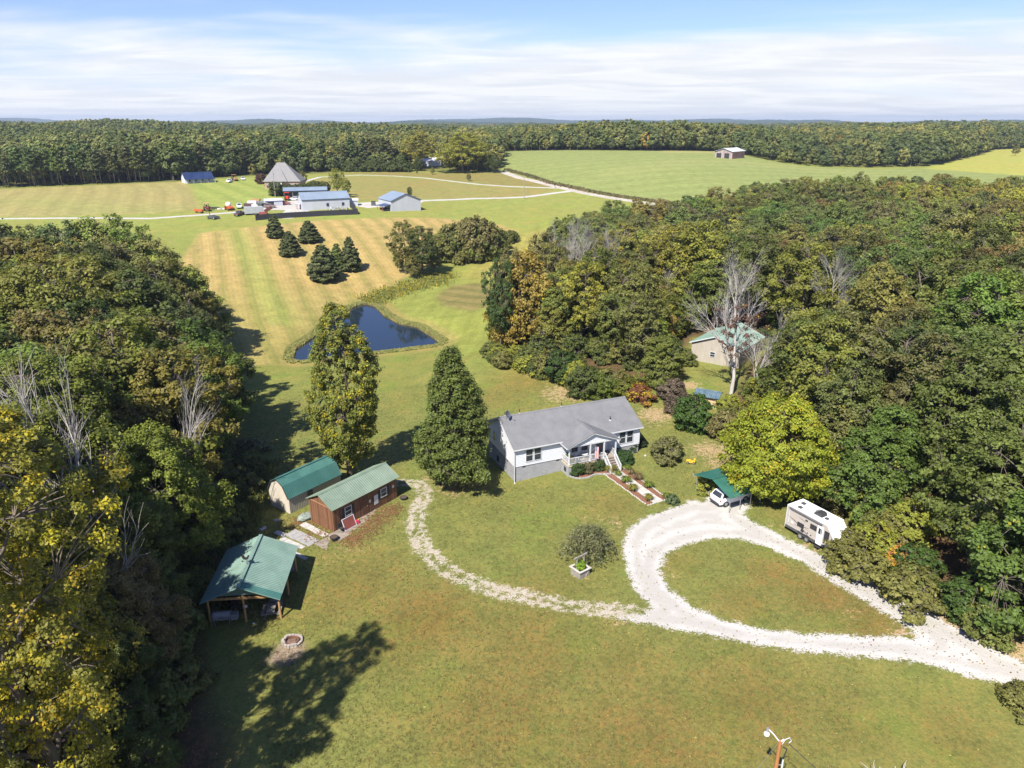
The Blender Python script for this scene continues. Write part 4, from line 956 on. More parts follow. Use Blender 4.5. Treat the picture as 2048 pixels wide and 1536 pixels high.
MB().box(-.06, 0, -.03, .05, 0, 1.31).box(1.5, 1.56, -.03, .05, 0, 1.31).box(0, 1.5, -.03, .05, 0, .05).box(0, 1.5, -.03, .05, 1.25, 1.31).obj('frame', TRIM, t)
t = thing('garden_chair', 'folded dark chair leaning at the corner of the brown cabin', 'chair', LM(CAB, .15, -.7, -.05), R(52.3))
MB().box(0, .5, -.25, .25, .42, .46).obj('seat', SHUT, t); MB().box(0, .5, .2, .26, .46, 1.0).obj('backrest', SHUT, t)
for x in (.02, .46):
    for y in (-.22, .2): box('leg', GALV, t, x, x + .03, y, y + .03, 0, .42)
t = thing('gas_can', 'bright red-pink plastic can on the boardwalk beside the framed panel', 'can', LM(CAB, 2.55, -.75, -.05), R(40)); PK = mat('pink_red_plastic', (.70, .05, .12), .4)
MB().prism([(-.2, 0), (.2, 0), (.2, .32), (.08, .42), (-.2, .42)], 'y', -.13, .13).obj('body', PK, t); MB().tube([(.12, 0, .38), (.24, 0, .5)], .03, 6).obj('spout', YEL, t)
t = thing('tarp', 'grey-green tarpaulin over a low heap behind the cabin', 'tarp', (*LM(CAB, -.1, 4.9)[:2], -.75), R(50))
mb = MB().ball((0, 0, .15), (1.0, .6, .45), 16, 9, .12, 4); mb.obj('cover', mat('grey_green_tarp', (.22, .26, .22), .6, var=.2), t)
# slabs lying by the cabin end
for i, (x, y, lx, ly, rr, m_, lb) in enumerate(((-1.0, 2.2, .75, 4.1, 0, CONC, 'long pale concrete strip along the cabin end wall'), (-2.75, 2.0, 1.4, 3.9, 3, GREYC, 'grey weathered sheet lying in the leaves by the cabin'), (-4.0, 2.0, .6, 3.4, 4, CONC, 'white slab strip beside the grey sheet near the cabin'), (-3.6, 4.6, .6, 1.6, 10, CONC, 'short white slab behind the grey sheet'), (-5.0, -.35, .45, 2.6, 4, CONC, 'white slab strip lying alone in the grass nearest the pavilion'))):
    q = LM(CAB, x, y); t = MB(); rs_ = random.Random(i)
    for k in range(5):
        y0_ = -ly / 2 + ly * k / 5; t.box(-lx / 2 + rs_.uniform(-.04, .04), lx / 2 + rs_.uniform(-.04, .04), y0_ + .01, y0_ + ly / 5 - .01, -.12, .05 + rs_.uniform(-.012, .012))
    o = t.obj('slab', m_, None, (q[0], q[1], hz(q[0], q[1]) + .02), R(52.3 + rr)); o['label'] = lb; o['category'] = 'slab'; o['group'] = 'slabs lying by the cabin'

def gambrel():
    p = (-25.2, 70.6); r_ = thing('barn_shed', 'tan metal shed with teal gambrel roof behind the brown cabin', 'shed', (*p, -1.0), R(53)); L, D = 7.4, 3.7
    prof = [(0, -.6), (D, -.6), (D, 2.2), (D * .80, 3.35), (D * .5, 3.95), (D * .2, 3.35), (0, 2.2)]
    for x in (0, L - .1):
        m_ = MB().prism(prof, 'x', x, x + .1)
        y = .2
        while y < D:
            zt = np.interp(y, [0, D * .2, D * .5, D * .8, D], [2.2, 3.35, 3.95, 3.35, 2.2]); m_.box(x - .02 if x == 0 else x + .1, x if x == 0 else x + .12, y - .02, y + .02, -.5, zt - .03); y += .23
        m_.obj('wall', CREAM, r_)
    for y in (0.02, D - .1):
        m_ = MB().box(.1, L - .1, y, y + .08, -.6, 2.2); x = .25
        while x < L - .2: m_.box(x - .025, x + .025, y - .02 if y < 1 else y + .08, y if y < 1 else y + .1, -.5, 2.15); x += .23
        m_.obj('wall', TAN, r_)
    pts = [(-.14, 1.98), (D * .2, 3.4), (D * .5, 4.0), (D * .8, 3.4), (D + .14, 1.98)]
    for (ya, za), (yb, zb) in zip(pts[:-1], pts[1:]):
        lo, hi = ((ya, za), (yb, zb)) if za < zb else ((yb, zb), (ya, za))
        a, b, c, d_ = (-.15, lo[0], lo[1] + .05), (L + .15, lo[0], lo[1] + .05), (L + .15, hi[0], hi[1] + .05), (-.15, hi[0], hi[1] + .05)
        MB().slab(a, b, c, d_, .045).ribs(a, b, c, d_, .23, .05, .035).obj('roof_panel', GREEN_B, r_)
    MB().bar((-.17, D / 2, 4.08), (L + .17, D / 2, 4.08), .3, .04).obj('ridge_cap', GREEN_B, r_)
    TB = mat('black_trim', (.03, .03, .03), .6)
    for (ya, za), (yb, zb) in zip(pts[:-1], pts[1:]): MB().bar((-.17, ya, za + .0), (-.17, yb, zb + .0), .04, .1).obj('edge_trim', TB, r_)
    window(r_, (2.55, -.01, .9), (1, 0, 0), (0, -1, 0), .7, .9, frame=TB)
    return r_
gambrel()

# carport
def carport():
    p = (21.55, 73.7); rz = math.atan2(68.7 - 73.7, 23.95 - 21.55); z0 = .3
    r_ = thing('carport', 'metal carport with dark green roof half hidden by the yellowing maple', 'carport', (*p, z0), rz); W, L, ze, zr = 5.6, 6.3, 2.15, 3.0
    for x in (0, W):
        for y in (0, 1.5, 3.0, 4.5, 6.0):
            MB().tube([(x, y, -.3), (x, y, ze)], .035, 6).obj('post', GALV, r_)
        MB().bar((x, 0, .03), (x, 6.0, .03), .06).obj('base_rail', GALV, r_); MB().bar((x, 0, ze), (x, 6.0, ze), .06).obj('top_rail', GALV, r_)
    for y in (0, 1.5, 3, 4.5, 6):
        for s_ in (0, W): MB().bar((s_, y, ze), (W / 2, y, zr - .05), .05).obj('rafter', GALV, r_)
    for s_ in (-1, 1):
        xe = W / 2 + s_ * (W / 2 + .3); a, b, c, d_ = (xe, -.35, ze - .04), (xe, L, ze - .04), (W / 2, L, zr), (W / 2, -.35, zr)
        MB().slab(a, b, c, d_, .03).ribs(a, b, c, d_, .3, .1, .04).obj('roof_panel', GREEN_D, r_)
    MB().bar((W / 2, -.37, zr + .03), (W / 2, L + .02, zr + .03), .3, .05).obj('ridge_cap', GREEN_D, r_)
    return r_
CP = carport()

# tan garage in the woods, little blue-roofed shed
TG = gable('garage', 'tan metal garage with pale green roof standing among the trees', 'garage', (30.9, 118.3), R(-34), 6.2, 10.5, 3.1, 4.9, GREEN_A, TAN, z0=2.0, oh=.35, rib=0, walls='') if False else None
def tan_garage():
    p = G(1381, 719); q = G(1449, 732); rz = math.atan2(q[1] - p[1], q[0] - p[0]); z0 = hz(*p)
    W, L = 8.6, 10.5; r_ = thing('garage', 'tan metal garage with pale green roof standing among the trees', 'garage', (*p, z0), rz)
    ze, zr = 3.3, 5.0; t = .12
    pf = [(0, -1), (W, -1), (W, ze), (W / 2, zr), (0, ze)]
    for y in (0, L - t):
        m_ = MB().prism(pf, 'y', y, y + t)
        if y == 0:
            x = .2
            while x < W: m_.box(x - .02, x + .02, -.02, 0, -.5, ze + (zr - ze) * (1 - abs(x - W / 2) / (W / 2)) - .1); x += .3
        m_.obj('wall', TAN, r_)
    for x in (0, W - t): box('wall', TAN, r_, x, x + t, t, L - t, -1, ze)
    for s_ in (-1, 1):
        hw = W / 2 + .35; zE = zr - hw * (zr - ze) / (W / 2) + .08; xe = W / 2 + s_ * hw
        a, b, c, d_ = (xe, -.35, zE), (xe, L + .35, zE), (W / 2, L + .35, zr + .08), (W / 2, -.35, zr + .08)
        MB().slab(a, b, c, d_, .06).ribs(a, b, c, d_, .3, .05, .03).obj('roof_panel', GREEN_A, r_)
        MB().bar((xe, -.36, zE - .08), (W / 2, -.36, zr), .04, .15).obj('bargeboard', TRIM, r_)
    window(r_, (W * .40, -.03, 1.25), (1, 0, 0), (0, -1, 0), .95, .95)
    return r_
tan_garage()
p = G(1391, 812); gable('garden_shed', 'small shed with weathered blue metal roof below the tan garage', 'shed', p, R(-28), 3.0, 2.2, 1.9, 2.35, mat('weathered_blue_metal', (.085, .135, .17), .5, .1, var=.35, dirt=(.17, .20, .21)), mat('bare_plywood', (.50, .36, .20), .8, var=.15), oh=.4, rib=.3)

# ------------------------------------------------------------------ the farmyard on the rise
def fb(name, label, cat, l, r, D, eave, rise, roofm, wallm, walls='flbr', **k):
    """building from its two front base corners; eave = picture row of the front eave at the left corner"""
    p = G(*l); q = G(*r); L = math.dist(p, q); z0 = hz(*p); ze = zrow(p[1], eave) - z0
    return gable(name, label, cat, p, math.atan2(q[1] - p[1], q[0] - p[0]), L, D, ze, ze + rise, roofm, wallm, z0=z0, walls=walls, sink=2.5, **k), L, ze
NT = mat('navy_trim', (.05, .08, .16), .5)
b1, L1, e1 = fb('metal_barn', 'long pale metal barn with light blue roof inside the black fence', 'barn', (606, 422), (700, 415), 9.5, 399.5, 2.3, BLUE_R, WMETAL, trim=NT, rib=1.2)
window(b1, (L1 * .50, -.03, 1.3), (1, 0, 0), (0, -1, 0), 1.0, 1.3, frame=NT); window(b1, (L1 * .83, -.03, 1.3), (1, 0, 0), (0, -1, 0), 1.0, 1.3, frame=NT)
box('side_porch_roof', WMETAL, b1, -1.6, -.02, 3.0, 6.4, 2.3, 2.42); box('side_door', DARK, b1, -.05, -.005, 3.6, 5.2, -.1, 2.1)
for y in (3.2, 6.2): box('porch_post', REDP, b1, -1.5, -1.38, y - .06, y + .06, -1.5, 2.298)
b2, L2, e2 = fb('equipment_barn', 'open-fronted equipment barn with slate blue roof behind the long metal barn', 'barn', (569, 400), (655, 397), 9, 382, 1.0, BLUE_R, WMETAL, walls='lbr', trim=NT, rib=1.2)
for k in range(6): box('post', GREYW, b2, L2 * k / 5 - .1 + (.15 if k == 0 else 0), L2 * k / 5 + .1 - (.15 if k == 5 else 0), .1, .3, -2, e2 - .02)
b3, L3, e3 = fb('workshop', 'white metal workshop with blue roof and small lean-to porch', 'workshop', (783, 423), (842, 421), 9, 402, 0.01, BLUE_R, WMETAL, walls='') if False else (None, 0, 0)
def workshop():
    p = G(783, 423); q = G(842, 421); rz = math.atan2(q[1] - p[1], q[0] - p[0]); W = math.dist(p, q); z0 = hz(*p); r_ = thing('workshop', 'white metal workshop with blue roof and small lean-to porch', 'workshop', (*p, z0), rz)
    L = 13.5; ze = zrow(p[1], 402) - z0; zr = zrow(p[1], 389) - z0; t = .12; pf = [(0, -2), (W, -2), (W, ze), (W / 2, zr), (0, ze)]
    # the ridge runs back and to the left, as the roof shows
    for y in (0, L - t): MB().prism(pf, 'y', y, y + t).obj('wall', WMETAL, r_)
    for x in (0, W - t): box('wall', WMETAL, r_, x, x + t, t, L - t, -2, ze)
    for s_ in (-1, 1):
        hw = W / 2 + .3; zE = zr - hw * (zr - ze) / (W / 2) + .1; xe = W / 2 + s_ * hw; a, b, c, d_ = (xe, -.3, zE), (xe, L + .3, zE), (W / 2, L + .3, zr + .1), (W / 2, -.3, zr + .1)
        MB().slab(a, b, c, d_, .08).ribs(a, b, c, d_, 1.2, .06, .03).obj('roof_panel', BLUE_R, r_); MB().bar((xe, -.31, zE - .12), (W / 2, -.31, zr - .02), .05, .22).obj('bargeboard', NT, r_)
    MB().slab((-3.6, .4, ze * .52), (-3.6, 6.5, ze * .52), (-.02, 6.5, ze * .66), (-.02, .4, ze * .66), .1).obj('lean_to_roof', NT, r_)
    for y in (.6, 3.4, 6.3): box('lean_to_post', REDP, r_, -3.5, -3.35, y - .07, y + .07, -2, ze * .5)
    box('stored_gear', DARK, r_, -2.6, -.3, 1.0, 5.5, -.4, 1.2); return r_
workshop()
s1, Ls, es = fb('white_shed', 'white shed with pale roof at the left end of the equipment barn', 'shed', (532, 413), (566, 411), 6.5, 402, .5, TRIM, WMETAL, rib=0); box('door', DARK, s1, Ls * .12, Ls * .48, -.05, -.005, -.5, es * .82)
fb('white_shed', 'small white shed at the right end of the long metal barn', 'shed', (700, 412), (716, 411.5), 4, 401, .5, TRIM, WMETAL, rib=0)
# hipped brick house
def hip_house():
    p = G(530, 378); q = G(606, 378); rz = math.atan2(q[1] - p[1], q[0] - p[0]); W = math.dist(p, q) ; z0 = hz(*p); r_ = thing('brick_house', 'buff brick house with tall grey hipped roof beside the pines', 'house', (*p, z0), rz)
    D = 13; ze = zrow(p[1], 363) - z0; zr = zrow(p[1] + D / 2, 325) - z0; W *= .93
    for d_ in ((0, W, 0, .2), (0, W, D - .2, D), (0, .2, .2, D - .2), (W - .2, W, .2, D - .2)): box('wall', BRICK, r_, *d_, -2, ze)
    o_ = .5; a, b, c, d_ = (-o_, -o_, ze), (W + o_, -o_, ze), (W + o_, D + o_, ze), (-o_, D + o_, ze); e, f = (W * .33, D / 2, zr), (W * .55, D / 2, zr)
    RG = mat('grey_shingles', (.20, .195, .19), .9, var=.15, scale=1.5, dirt=(.26, .25, .24))
    for q_ in ((a, b, f, e), (b, c, f), (c, d_, e, f), (d_, a, e)):
        n = len(q_); v = list(q_) + [(x, y, z - .15) for x, y, z in q_]; MB().add(v, [tuple(range(n)), tuple(range(2 * n - 1, n - 1, -1))] + [(i, n + i, n + (i + 1) % n, (i + 1) % n) for i in range(n)]).obj('roof_slope', RG, r_)
    # front hip over the projecting bay
    xb = W * .36; bw = W * .28; box('bay', WHITE, r_, xb, xb + bw * .5, -.9, -.02, -2, ze - .02) ; zt = ze + (zr - ze) * .72
    MB().add([(xb - bw * .6, -1.4, ze + .02), (xb + bw * 1.1, -1.4, ze + .02), (xb + bw * .25, D * .32, zt), (xb - bw * .6, .5, ze + .4), (xb + bw * 1.1, .5, ze + .4)], [(0, 1, 2), (0, 2, 3), (1, 4, 2)]).obj('roof_bay', RG, r_)
    MB().bar((xb + bw * .25, -.2, zt * .8), (xb - bw * .3, 3, zt * 1.0), .2, .1).obj('hip_ridge', mat('pale_ridge', (.38, .36, .33), .8), r_) if False else None
    for x in (.1, .68, .83): window(r_, (W * x, -.03, ze * .3), (1, 0, 0), (0, -1, 0), 1.1, 1.5)
    window(r_, (xb + .3, -.93, ze * .25), (1, 0, 0), (0, -1, 0), 1.4, 1.8, glass=mat('blue_glass', (.08, .2, .4), .1)); return r_
hip_house()
b4, L4, e4 = fb('farmhouse', 'low white house with navy blue metal roof at the field edge', 'house', (371, 367), (428, 364), 8, 357, 2.6, NAVY_R, WHITE, walls='flbr', rib=1.0)
for k in range(5): box('porch_post', TRIM, b4, L4 * k / 4 - (.15 if k == 4 else 0), L4 * k / 4 + .15, -2.4, -2.25, -1.5, e4 - .55)
MB().slab((-.3, -2.7, e4 - .5), (L4 + .3, -2.7, e4 - .5), (L4 + .3, -.3, e4 - .12), (-.3, -.3, e4 - .12), .08).obj('porch_roof', NAVY_R, b4)
for k in range(4): window(b4, (L4 * (.12 + .22 * k), -.03, .8), (1, 0, 0), (0, -1, 0), 1.1, 1.3)
# weathered tobacco barn on the pasture
def old_barn():
    p = G(1429, 314.5); q = G(1453, 315); rz = math.atan2(q[1] - p[1], q[0] - p[0]); W = math.dist(p, q); z0 = hz(*p); r_ = thing('old_barn', 'weathered grey and red barn with tin roof on the green hill', 'barn', (*p, z0), rz); L = 21; W = 11.5
    ze = zrow(p[1], 302.5) - z0; zr = zrow(p[1], 296.5) - z0; t = .15; OLD2 = mat('faded_red_barn_boards', (.34, .18, .17), .9, var=.3, scale=.5, streak=(1, 1, .4), dirt=(.38, .33, .32))
    for y in (0, L - t): MB().prism([(0, -2), (W, -2), (W, ze), (W / 2, zr), (0, ze)], 'y', y, y + t).obj('gable_wall', OLDW, r_)
    for k in range(30):
        x = W * k / 30; zt = ze + (zr - ze) * (1 - abs(x + W / 60 - W / 2) / (W / 2)) - .15; box('board', OLDW, r_, x + .01, x + W / 30 - .01, -.04, -.003, -1, zt)
    for x in (0, W - t): box('wall', OLD2, r_, x, x + t, t, L - t, -2, ze)
    for s_ in (-1, 1):
        hw = W / 2 + .6; zE = zr - hw * (zr - ze) / (W / 2) + .12; xe = W / 2 + s_ * hw; a, b, c, d_ = (xe, -.7, zE), (xe, L + .7, zE), (W / 2, L + .7, zr + .12), (W / 2, -.7, zr + .12)
        MB().slab(a, b, c, d_, .1).ribs(a, b, c, d_, .8, .08, .04).obj('roof_panel', mat('old_tin_roof', (.44, .47, .50), .5, .2, var=.15, scale=.4), r_)
    for x in (.10, .56): box('doorway', DARK, r_, W * x, W * (x + .28), -.06, -.043, -1, ze * .72)
    r_.rotation_euler.z = rz - R(56); return r_
old_barn()
# white farmhouse and sheds among the far trees
fb('white_farmhouse', 'white house glimpsed among trees beside the yellow-green tree', 'house', (846, 333), (882, 332), 9, 322, 2.2, mat('pale_tin', (.60, .60, .62), .5, .1), WHITE, rib=0)
fb('far_shed', 'white shed behind the hedge left of the white farmhouse', 'shed', (798, 331), (812, 331), 5, 322, .8, TRIM, WHITE, rib=0, walls='flbr')
fb('far_shed', 'pale shed roof seen between pines above the mown verge', 'shed', (700, 327), (716, 327), 6, 320, .8, TRIM, WHITE, rib=0)
fb('far_shed', 'long low pale shed behind the pines near the brick house', 'shed', (640, 330), (668, 330), 6, 322, .8, TRIM, WHITE, rib=0)
# black fence of solid panels
fp = [(512, 441), (540, 438.5), (575, 436), (610, 434), (645, 432), (680, 430.5), (716, 429), (706, 419), (700, 414)]
FN = thing('fence', 'black solid panel fence around the front of the metal barn', 'fence', G3(*fp[0])); f0 = Vector(FN.location); BF = mat('black_fence_panel', (.022, .022, .028), .7, var=.3)
pts = [Vector(G3(*a)) - f0 for a in fp]
for a, b in zip(pts[:-1], pts[1:]):
    n = max(1, round((b - a).length / 2.6))
    for k in range(n):
        u, v = a.lerp(b, k / n), a.lerp(b, (k + 1) / n); MB().bar(u + Vector((0, 0, .9)) + (v - u) * .03, v + Vector((0, 0, .9)) - (v - u) * .03, .07, 2.2).obj('panel', BF, FN)
        MB().box(u.x - .08, u.x + .08, u.y - .08, u.y + .08, u.z - .3, u.z + 2.1).obj('post', BF, FN)
# ------------------------------------------------------------------ vehicles and trailers
def wheel(parent, x, y, r, w=.2, name='wheel', rim=GALV):
    t = MB().tube([(x, y - w / 2, r), (x, y + w / 2, r)], r, 14).obj(name, BLACK, parent); MB().tube([(x, y - w / 2 - .012, r), (x, y + w / 2 + .012, r)], r * .58, 10).obj('rim', rim, t); return t
def car(name, label, cat, loc, rz, paint, kind='suv', group=None, s=1.):
    """x forward; body lofted from cross-sections, glasshouse above it"""
    r_ = thing(name, label, cat, loc, rz, group); r_.scale = (s, s, s)
    if kind == 'pickup':
        st = [(-2.8, .80, .55, .95), (-2.7, .92, .42, 1.05), (-.7, .94, .38, 1.05), (-.3, .94, .36, 1.06), (1.2, .94, .36, 1.08), (1.9, .93, .38, 1.06), (2.65, .88, .42, .98), (2.8, .78, .5, .85)]
        gh = [(-.75, .80, 1.05), (-.6, .70, 1.82), (.55, .70, 1.84), (1.25, .82, 1.08)]
    else:
        st = [(-2.3, .78, .5, .98), (-2.2, .90, .36, 1.08), (-1.2, .93, .32, 1.06), (.9, .93, .32, 1.02), (1.6, .91, .34, .98), (2.15, .84, .38, .86), (2.32, .70, .48, .74)]
        gh = [(-2.12, .82, 1.06), (-1.75, .66, 1.62), (.15, .66, 1.68), (1.1, .80, 1.03)]
    mb = MB(); n = len(st)
    for x, w, z0_, z1_ in st: mb.v += [(x, -w * .92, z0_), (x, -w, (z0_ + z1_) * .52), (x, -w * .95, z1_), (x, w * .95, z1_), (x, w, (z0_ + z1_) * .52), (x, w * .92, z0_)]
    for i in range(n - 1):
        for k in range(6): a, b = i * 6 + k, i * 6 + (k + 1) % 6; mb.f.append((a, b, b + 6, a + 6))
    mb.f += [tuple(range(5, -1, -1)), tuple((n - 1) * 6 + k for k in range(6))]
    bo = mb.obj('body', paint, r_, smooth=True)
    if kind == 'pickup':
        for y in (-.86, .80): box('bed_side', paint, r_, -2.72, -.72, y, y + .06, 1.05, 1.28)
        box('tailgate', paint, r_, -2.76, -2.70, -.8, .8, 1.05, 1.26); box('bed_floor', DARK, r_, -2.68, -.75, -.79, .79, 1.055, 1.07)
    m_ = MB(); k = len(gh)
    for x, w, z in gh: m_.v += [(x, -w, z), (x, w, z)]
    b_ = gh[0]; e_ = gh[-1]
    m_.f = [(0, 1, 3, 2), (2, 3, 5, 4), (4, 5, 7, 6), (0, 2, 4, 6), (1, 7, 5, 3)]
    m_.obj('cabin', paint, r_)
    def pane(nm, pts, off):
        c = [Vector(p) for p in pts]; ce = sum(c, Vector()) / len(c); off = Vector(off); MB().add([ce + (p - ce) * .86 + off for p in c] + [ce + (p - ce) * .86 + off * .2 for p in c], [(0,1,2,3),(7,6,5,4),(0,4,5,1),(1,5,6,2),(2,6,7,3),(3,7,4,0)]).obj(nm, GLASS, r_)
    P_ = lambda i, s_: (gh[i][0], s_ * gh[i][1], gh[i][2])
    pane('rear_window', [P_(0, -1), P_(0, 1), P_(1, 1), P_(1, -1)], (-.015, 0, .01)); pane('windscreen', [P_(3, -1), P_(3, 1), P_(2, 1), P_(2, -1)], (.015, 0, .01))
    for s_ in (-1, 1): pane('side_window', [P_(0, s_), P_(3, s_), P_(2, s_), P_(1, s_)], (0, s_ * .015, .002))
    wb = (-1.75, 1.75) if kind == 'pickup' else (-1.4, 1.42)
    for x in wb:
        for y in (-.84, .84): wheel(r_, x, y, .36 if kind != 'pickup' else .4)
    LT = mat('tail_lamp_red', (.35, .02, .02), .3); HLm = mat('head_lamp', (.8, .8, .78), .15); xr, xf = st[0][0], st[-1][0]
    for s_ in (-1, 1):
        box('tail_light', LT, r_, xr - .02 + .06, xr + .16, min(s_ * .62, s_ * .90), max(s_ * .62, s_ * .90), .82, 1.0); box('headlight', HLm, r_, xf - .2, xf + .0, min(s_ * .5, s_ * .8), max(s_ * .5, s_ * .8), .62, .76)
    box('bumper', mat('dark_bumper', (.05, .05, .055), .6), r_, xr - .06, xr + .1, -.75, .75, .38, .56); return r_
cx = Matrix.Translation(CP.location) @ Matrix.Rotation(CP.rotation_euler.z, 4, 'Z') @ Vector((3.6, 1.9, 0))
car('parked_car', 'white sport utility car parked nose-in under the green carport', 'car', (cx.x, cx.y, hz(cx.x, cx.y)), CP.rotation_euler.z + math.pi / 2, WPAINT)

def camper():
    p = (28.75, 65.0); q = (31.42, 60.35); rz = math.atan2(q[1] - p[1], q[0] - p[0]); z0 = hz(*p)
    r_ = thing('travel_trailer', 'white and tan travel trailer parked on the grass beside the gravel loop', 'travel trailer', (*p, z0), rz)
    L, W, zb, zt = 6.0, 2.35, .55, 3.05      # x: rear 0 -> front L; near side is y=0
    CB = mat('beige_trailer_side', (.40, .36, .32), .4, var=.04); prof = [(0, zb), (L - .45, zb), (L + .05, zb + .75), (L - .1, zb + 1.15), (L - 1.15, zt), (.06, zt), (0, zt - .1)]
    MB().prism(prof, 'y', 0, W).obj('body', CB, r_)
    FC = mat('white_fibreglass', (.78, .79, .80), .3, var=.03)
    MB().slab((L - 1.17, -.02, zt + .02), (L - 1.17, W + .02, zt + .02), (L - .06, W + .02, zb + 1.16), (L - .06, -.02, zb + 1.16), .04).obj('front_cap', FC, r_)
    MB().slab((L + .09, -.02, zb + .72), (L + .09, W + .02, zb + .72), (L - .07, W + .02, zb + 1.17), (L - .07, -.02, zb + 1.17), .03).obj('front_cap', FC, r_)
    MB().prism([(-.03, zt + .01), (L - 1.1, zt + .01), (L - 1.15, zt + .05), (-.03, zt + .05)], 'y', -.03, W + .03).obj('roof_membrane', FC, r_)
    box('rear_wall', FC, r_, -.03, -.003, 0, W, zb, zt - .02); box('lower_skirt', mat('dark_grey_skirt', (.07, .07, .075), .6), r_, 0, L - .5, -.02, -.003, zb, zb + .28)
    for x in (0.0, L - 1.2): MB().bar((x, -.015, zt - .02), (x + (.02 if x == 0 else .02), -.015, zb), .05, .03).obj('edge_trim', TRIM, r_) if x == 0 else None
    aw = MB().tube([(.35, -.12, zt - .1), (4.3, -.12, zt - .1)], .075, 8).obj('awning', mat('dark_awning', (.10, .10, .11), .6), r_)
    for x in (.4, 4.25): MB().bar((x, -.06, zt - .15), (x, -.06, zb + .7), .05, .05).obj('awning_arm', TRIM, aw)
    TN = mat('tinted_glass', (.02, .02, .025), .1)
    for x, w, z, h in ((1.45, .8, 1.35, .5), (2.95, .75, 1.85, .55), (4.62, .55, 1.45, 1.0)):
        f = box('window', mat('black_frame', (.02, .02, .02), .4), r_, x, x + w, -.035, -.003, z, z + h); box('pane', TN, f, x + .05, x + w - .05, -.05, -.036, z + .05, z + h - .05)
    dr = box('door', FC, r_, 3.82, 4.48, -.045, -.003, zb + .05, zt - .42); box('door_window', TN, dr, 3.95, 4.35, -.06, -.046, zt - 1.25, zt - .62); MB().ball((4.43, -.07, 1.45), .035).obj('handle', BLACK, dr)
    box('entry_step', BLACK, r_, 3.85, 4.45, -.32, -.05, .38, .43)
    for x, w, z, h, m_ in ((2.3, .3, 2.35, .16, BLACK), (1.95, .35, .95, .3, BLACK), (2.7, .12, 1.1, .12, BLACK), (.7, .3, 1.3, .22, TRIM), (3.1, .14, 1.05, .12, BLACK)): box('hatch', m_, r_, x, x + w, -.03, -.003, z, z + h)
    SWD = mat('swoosh_dark', (.06, .06, .07), .4); SWG = mat('swoosh_gold', (.34, .27, .18), .4)
    def swoosh(pts, w, m_):
        mb = MB(); n = len(pts)
        for i, (x, z) in enumerate(pts):
            ww = w * math.sin(math.pi * (i + .4) / (n - .2)); mb.v += [(x, -.012, z + ww), (x, -.012, z - ww), (x, -.003, z + ww), (x, -.003, z - ww)]
        for i in range(n - 1): a = i * 4; mb.f += [(a, a + 1, a + 5, a + 4), (a, a + 4, a + 6, a + 2), (a + 1, a + 3, a + 7, a + 5)]
        mb.obj('side_stripe', m_, r_)
    swoosh([(.15 + .35 * i, 1.95 - .02 * i - .0035 * i * i * 3 - .04 * i) for i in range(12)], .05, SWD); swoosh([(.3 + .36 * i, 2.0 - .075 * i) for i in range(11)], .03, SWG)
    swoosh([(1.1 + .22 * i, 1.28 + .055 * i) for i in range(9)], .03, SWD); swoosh([(4.3 + .16 * i, 1.15 - .04 * i + .010 * i * i) for i in range(10)], .035, SWD); swoosh([(4.7 + .12 * i, 2.0 - .10 * i) for i in range(9)], .04, SWD)
    # the maker's script reads only as a dark squiggle
    swoosh([(1.5 + .07 * i, 2.42 - .02 * i + .05 * math.sin(i * 2.1)) for i in range(14)], .022, SWD)
    ac = MB().prism([(2.55, zt + .05), (3.55, zt + .05), (3.45, zt + .36), (3.2, zt + .42), (2.7, zt + .36)], 'y', .75, 1.6).obj('air_conditioner', mat('black_cover', (.04, .04, .042), .5), r_)
    box('fan_grille', GALV, ac, 2.62, 2.85, .9, 1.45, zt + .385, zt + .40)
    for x, y, s_ in ((.75, 1.5, .2), (1.1, .55, .2), (3.95, 1.0, .17)): box('roof_vent', mat('smoke_vent', (.07, .07, .08), .4), r_, x - s_, x + s_, y - s_, y + s_, zt + .05, zt + .17)
    box('roof_vent', TRIM, r_, 1.9, 2.1, 1.6, 1.8, zt + .05, zt + .13)
    for x in (1.95, 2.72):
        wheel(r_, x, .12, .34, .22); wheel(r_, x, W - .12, .34, .22)
        MB().prism([(x - .42, .66), (x - .34, .86), (x + .34, .86), (x + .42, .66)], 'y', -.03, -.005).obj('wheel_arch', BLACK, r_)
    MB().box(.1, L - .5, .3, .4, .42, .54).box(.1, L - .5, W - .4, W - .3, .42, .54).obj('chassis', BLACK, r_)
    MB().bar((L - .6, .35, .5), (L + 1.05, W / 2, .5), .09).bar((L - .6, W - .35, .5), (L + 1.05, W / 2, .5), .09).obj('tow_frame', GALV, r_)
    MB().tube([(L + .75, W / 2, 0), (L + .75, W / 2, .95)], .045, 8).obj('jack', TRIM, r_); box('battery_box', mat('pale_blue_cover', (.5, .6, .68), .5), r_, L + .25, L + .55, W / 2 - .3, W / 2 + .3, .55, .95)
    for y in (.1, W - .28): box('tail_light', mat('tail_lamp_red', (.35, .02, .02), .3), r_, -.05, -.031, y, y + .18, 1.1, 1.35)
    MB().bar((-.09, W - .45, zb + .1), (-.09, W - .45, zt), .03).bar((-.09, W - .8, zb + .1), (-.09, W - .8, zt), .03).bar((-.09, W - .8, 1.2), (-.09, W - .45, 1.2), .03).bar((-.09, W - .8, 1.8), (-.09, W - .45, 1.8), .03).bar((-.09, W - .8, 2.4), (-.09, W - .45, 2.4), .03).obj('ladder', GALV, r_)
camper()

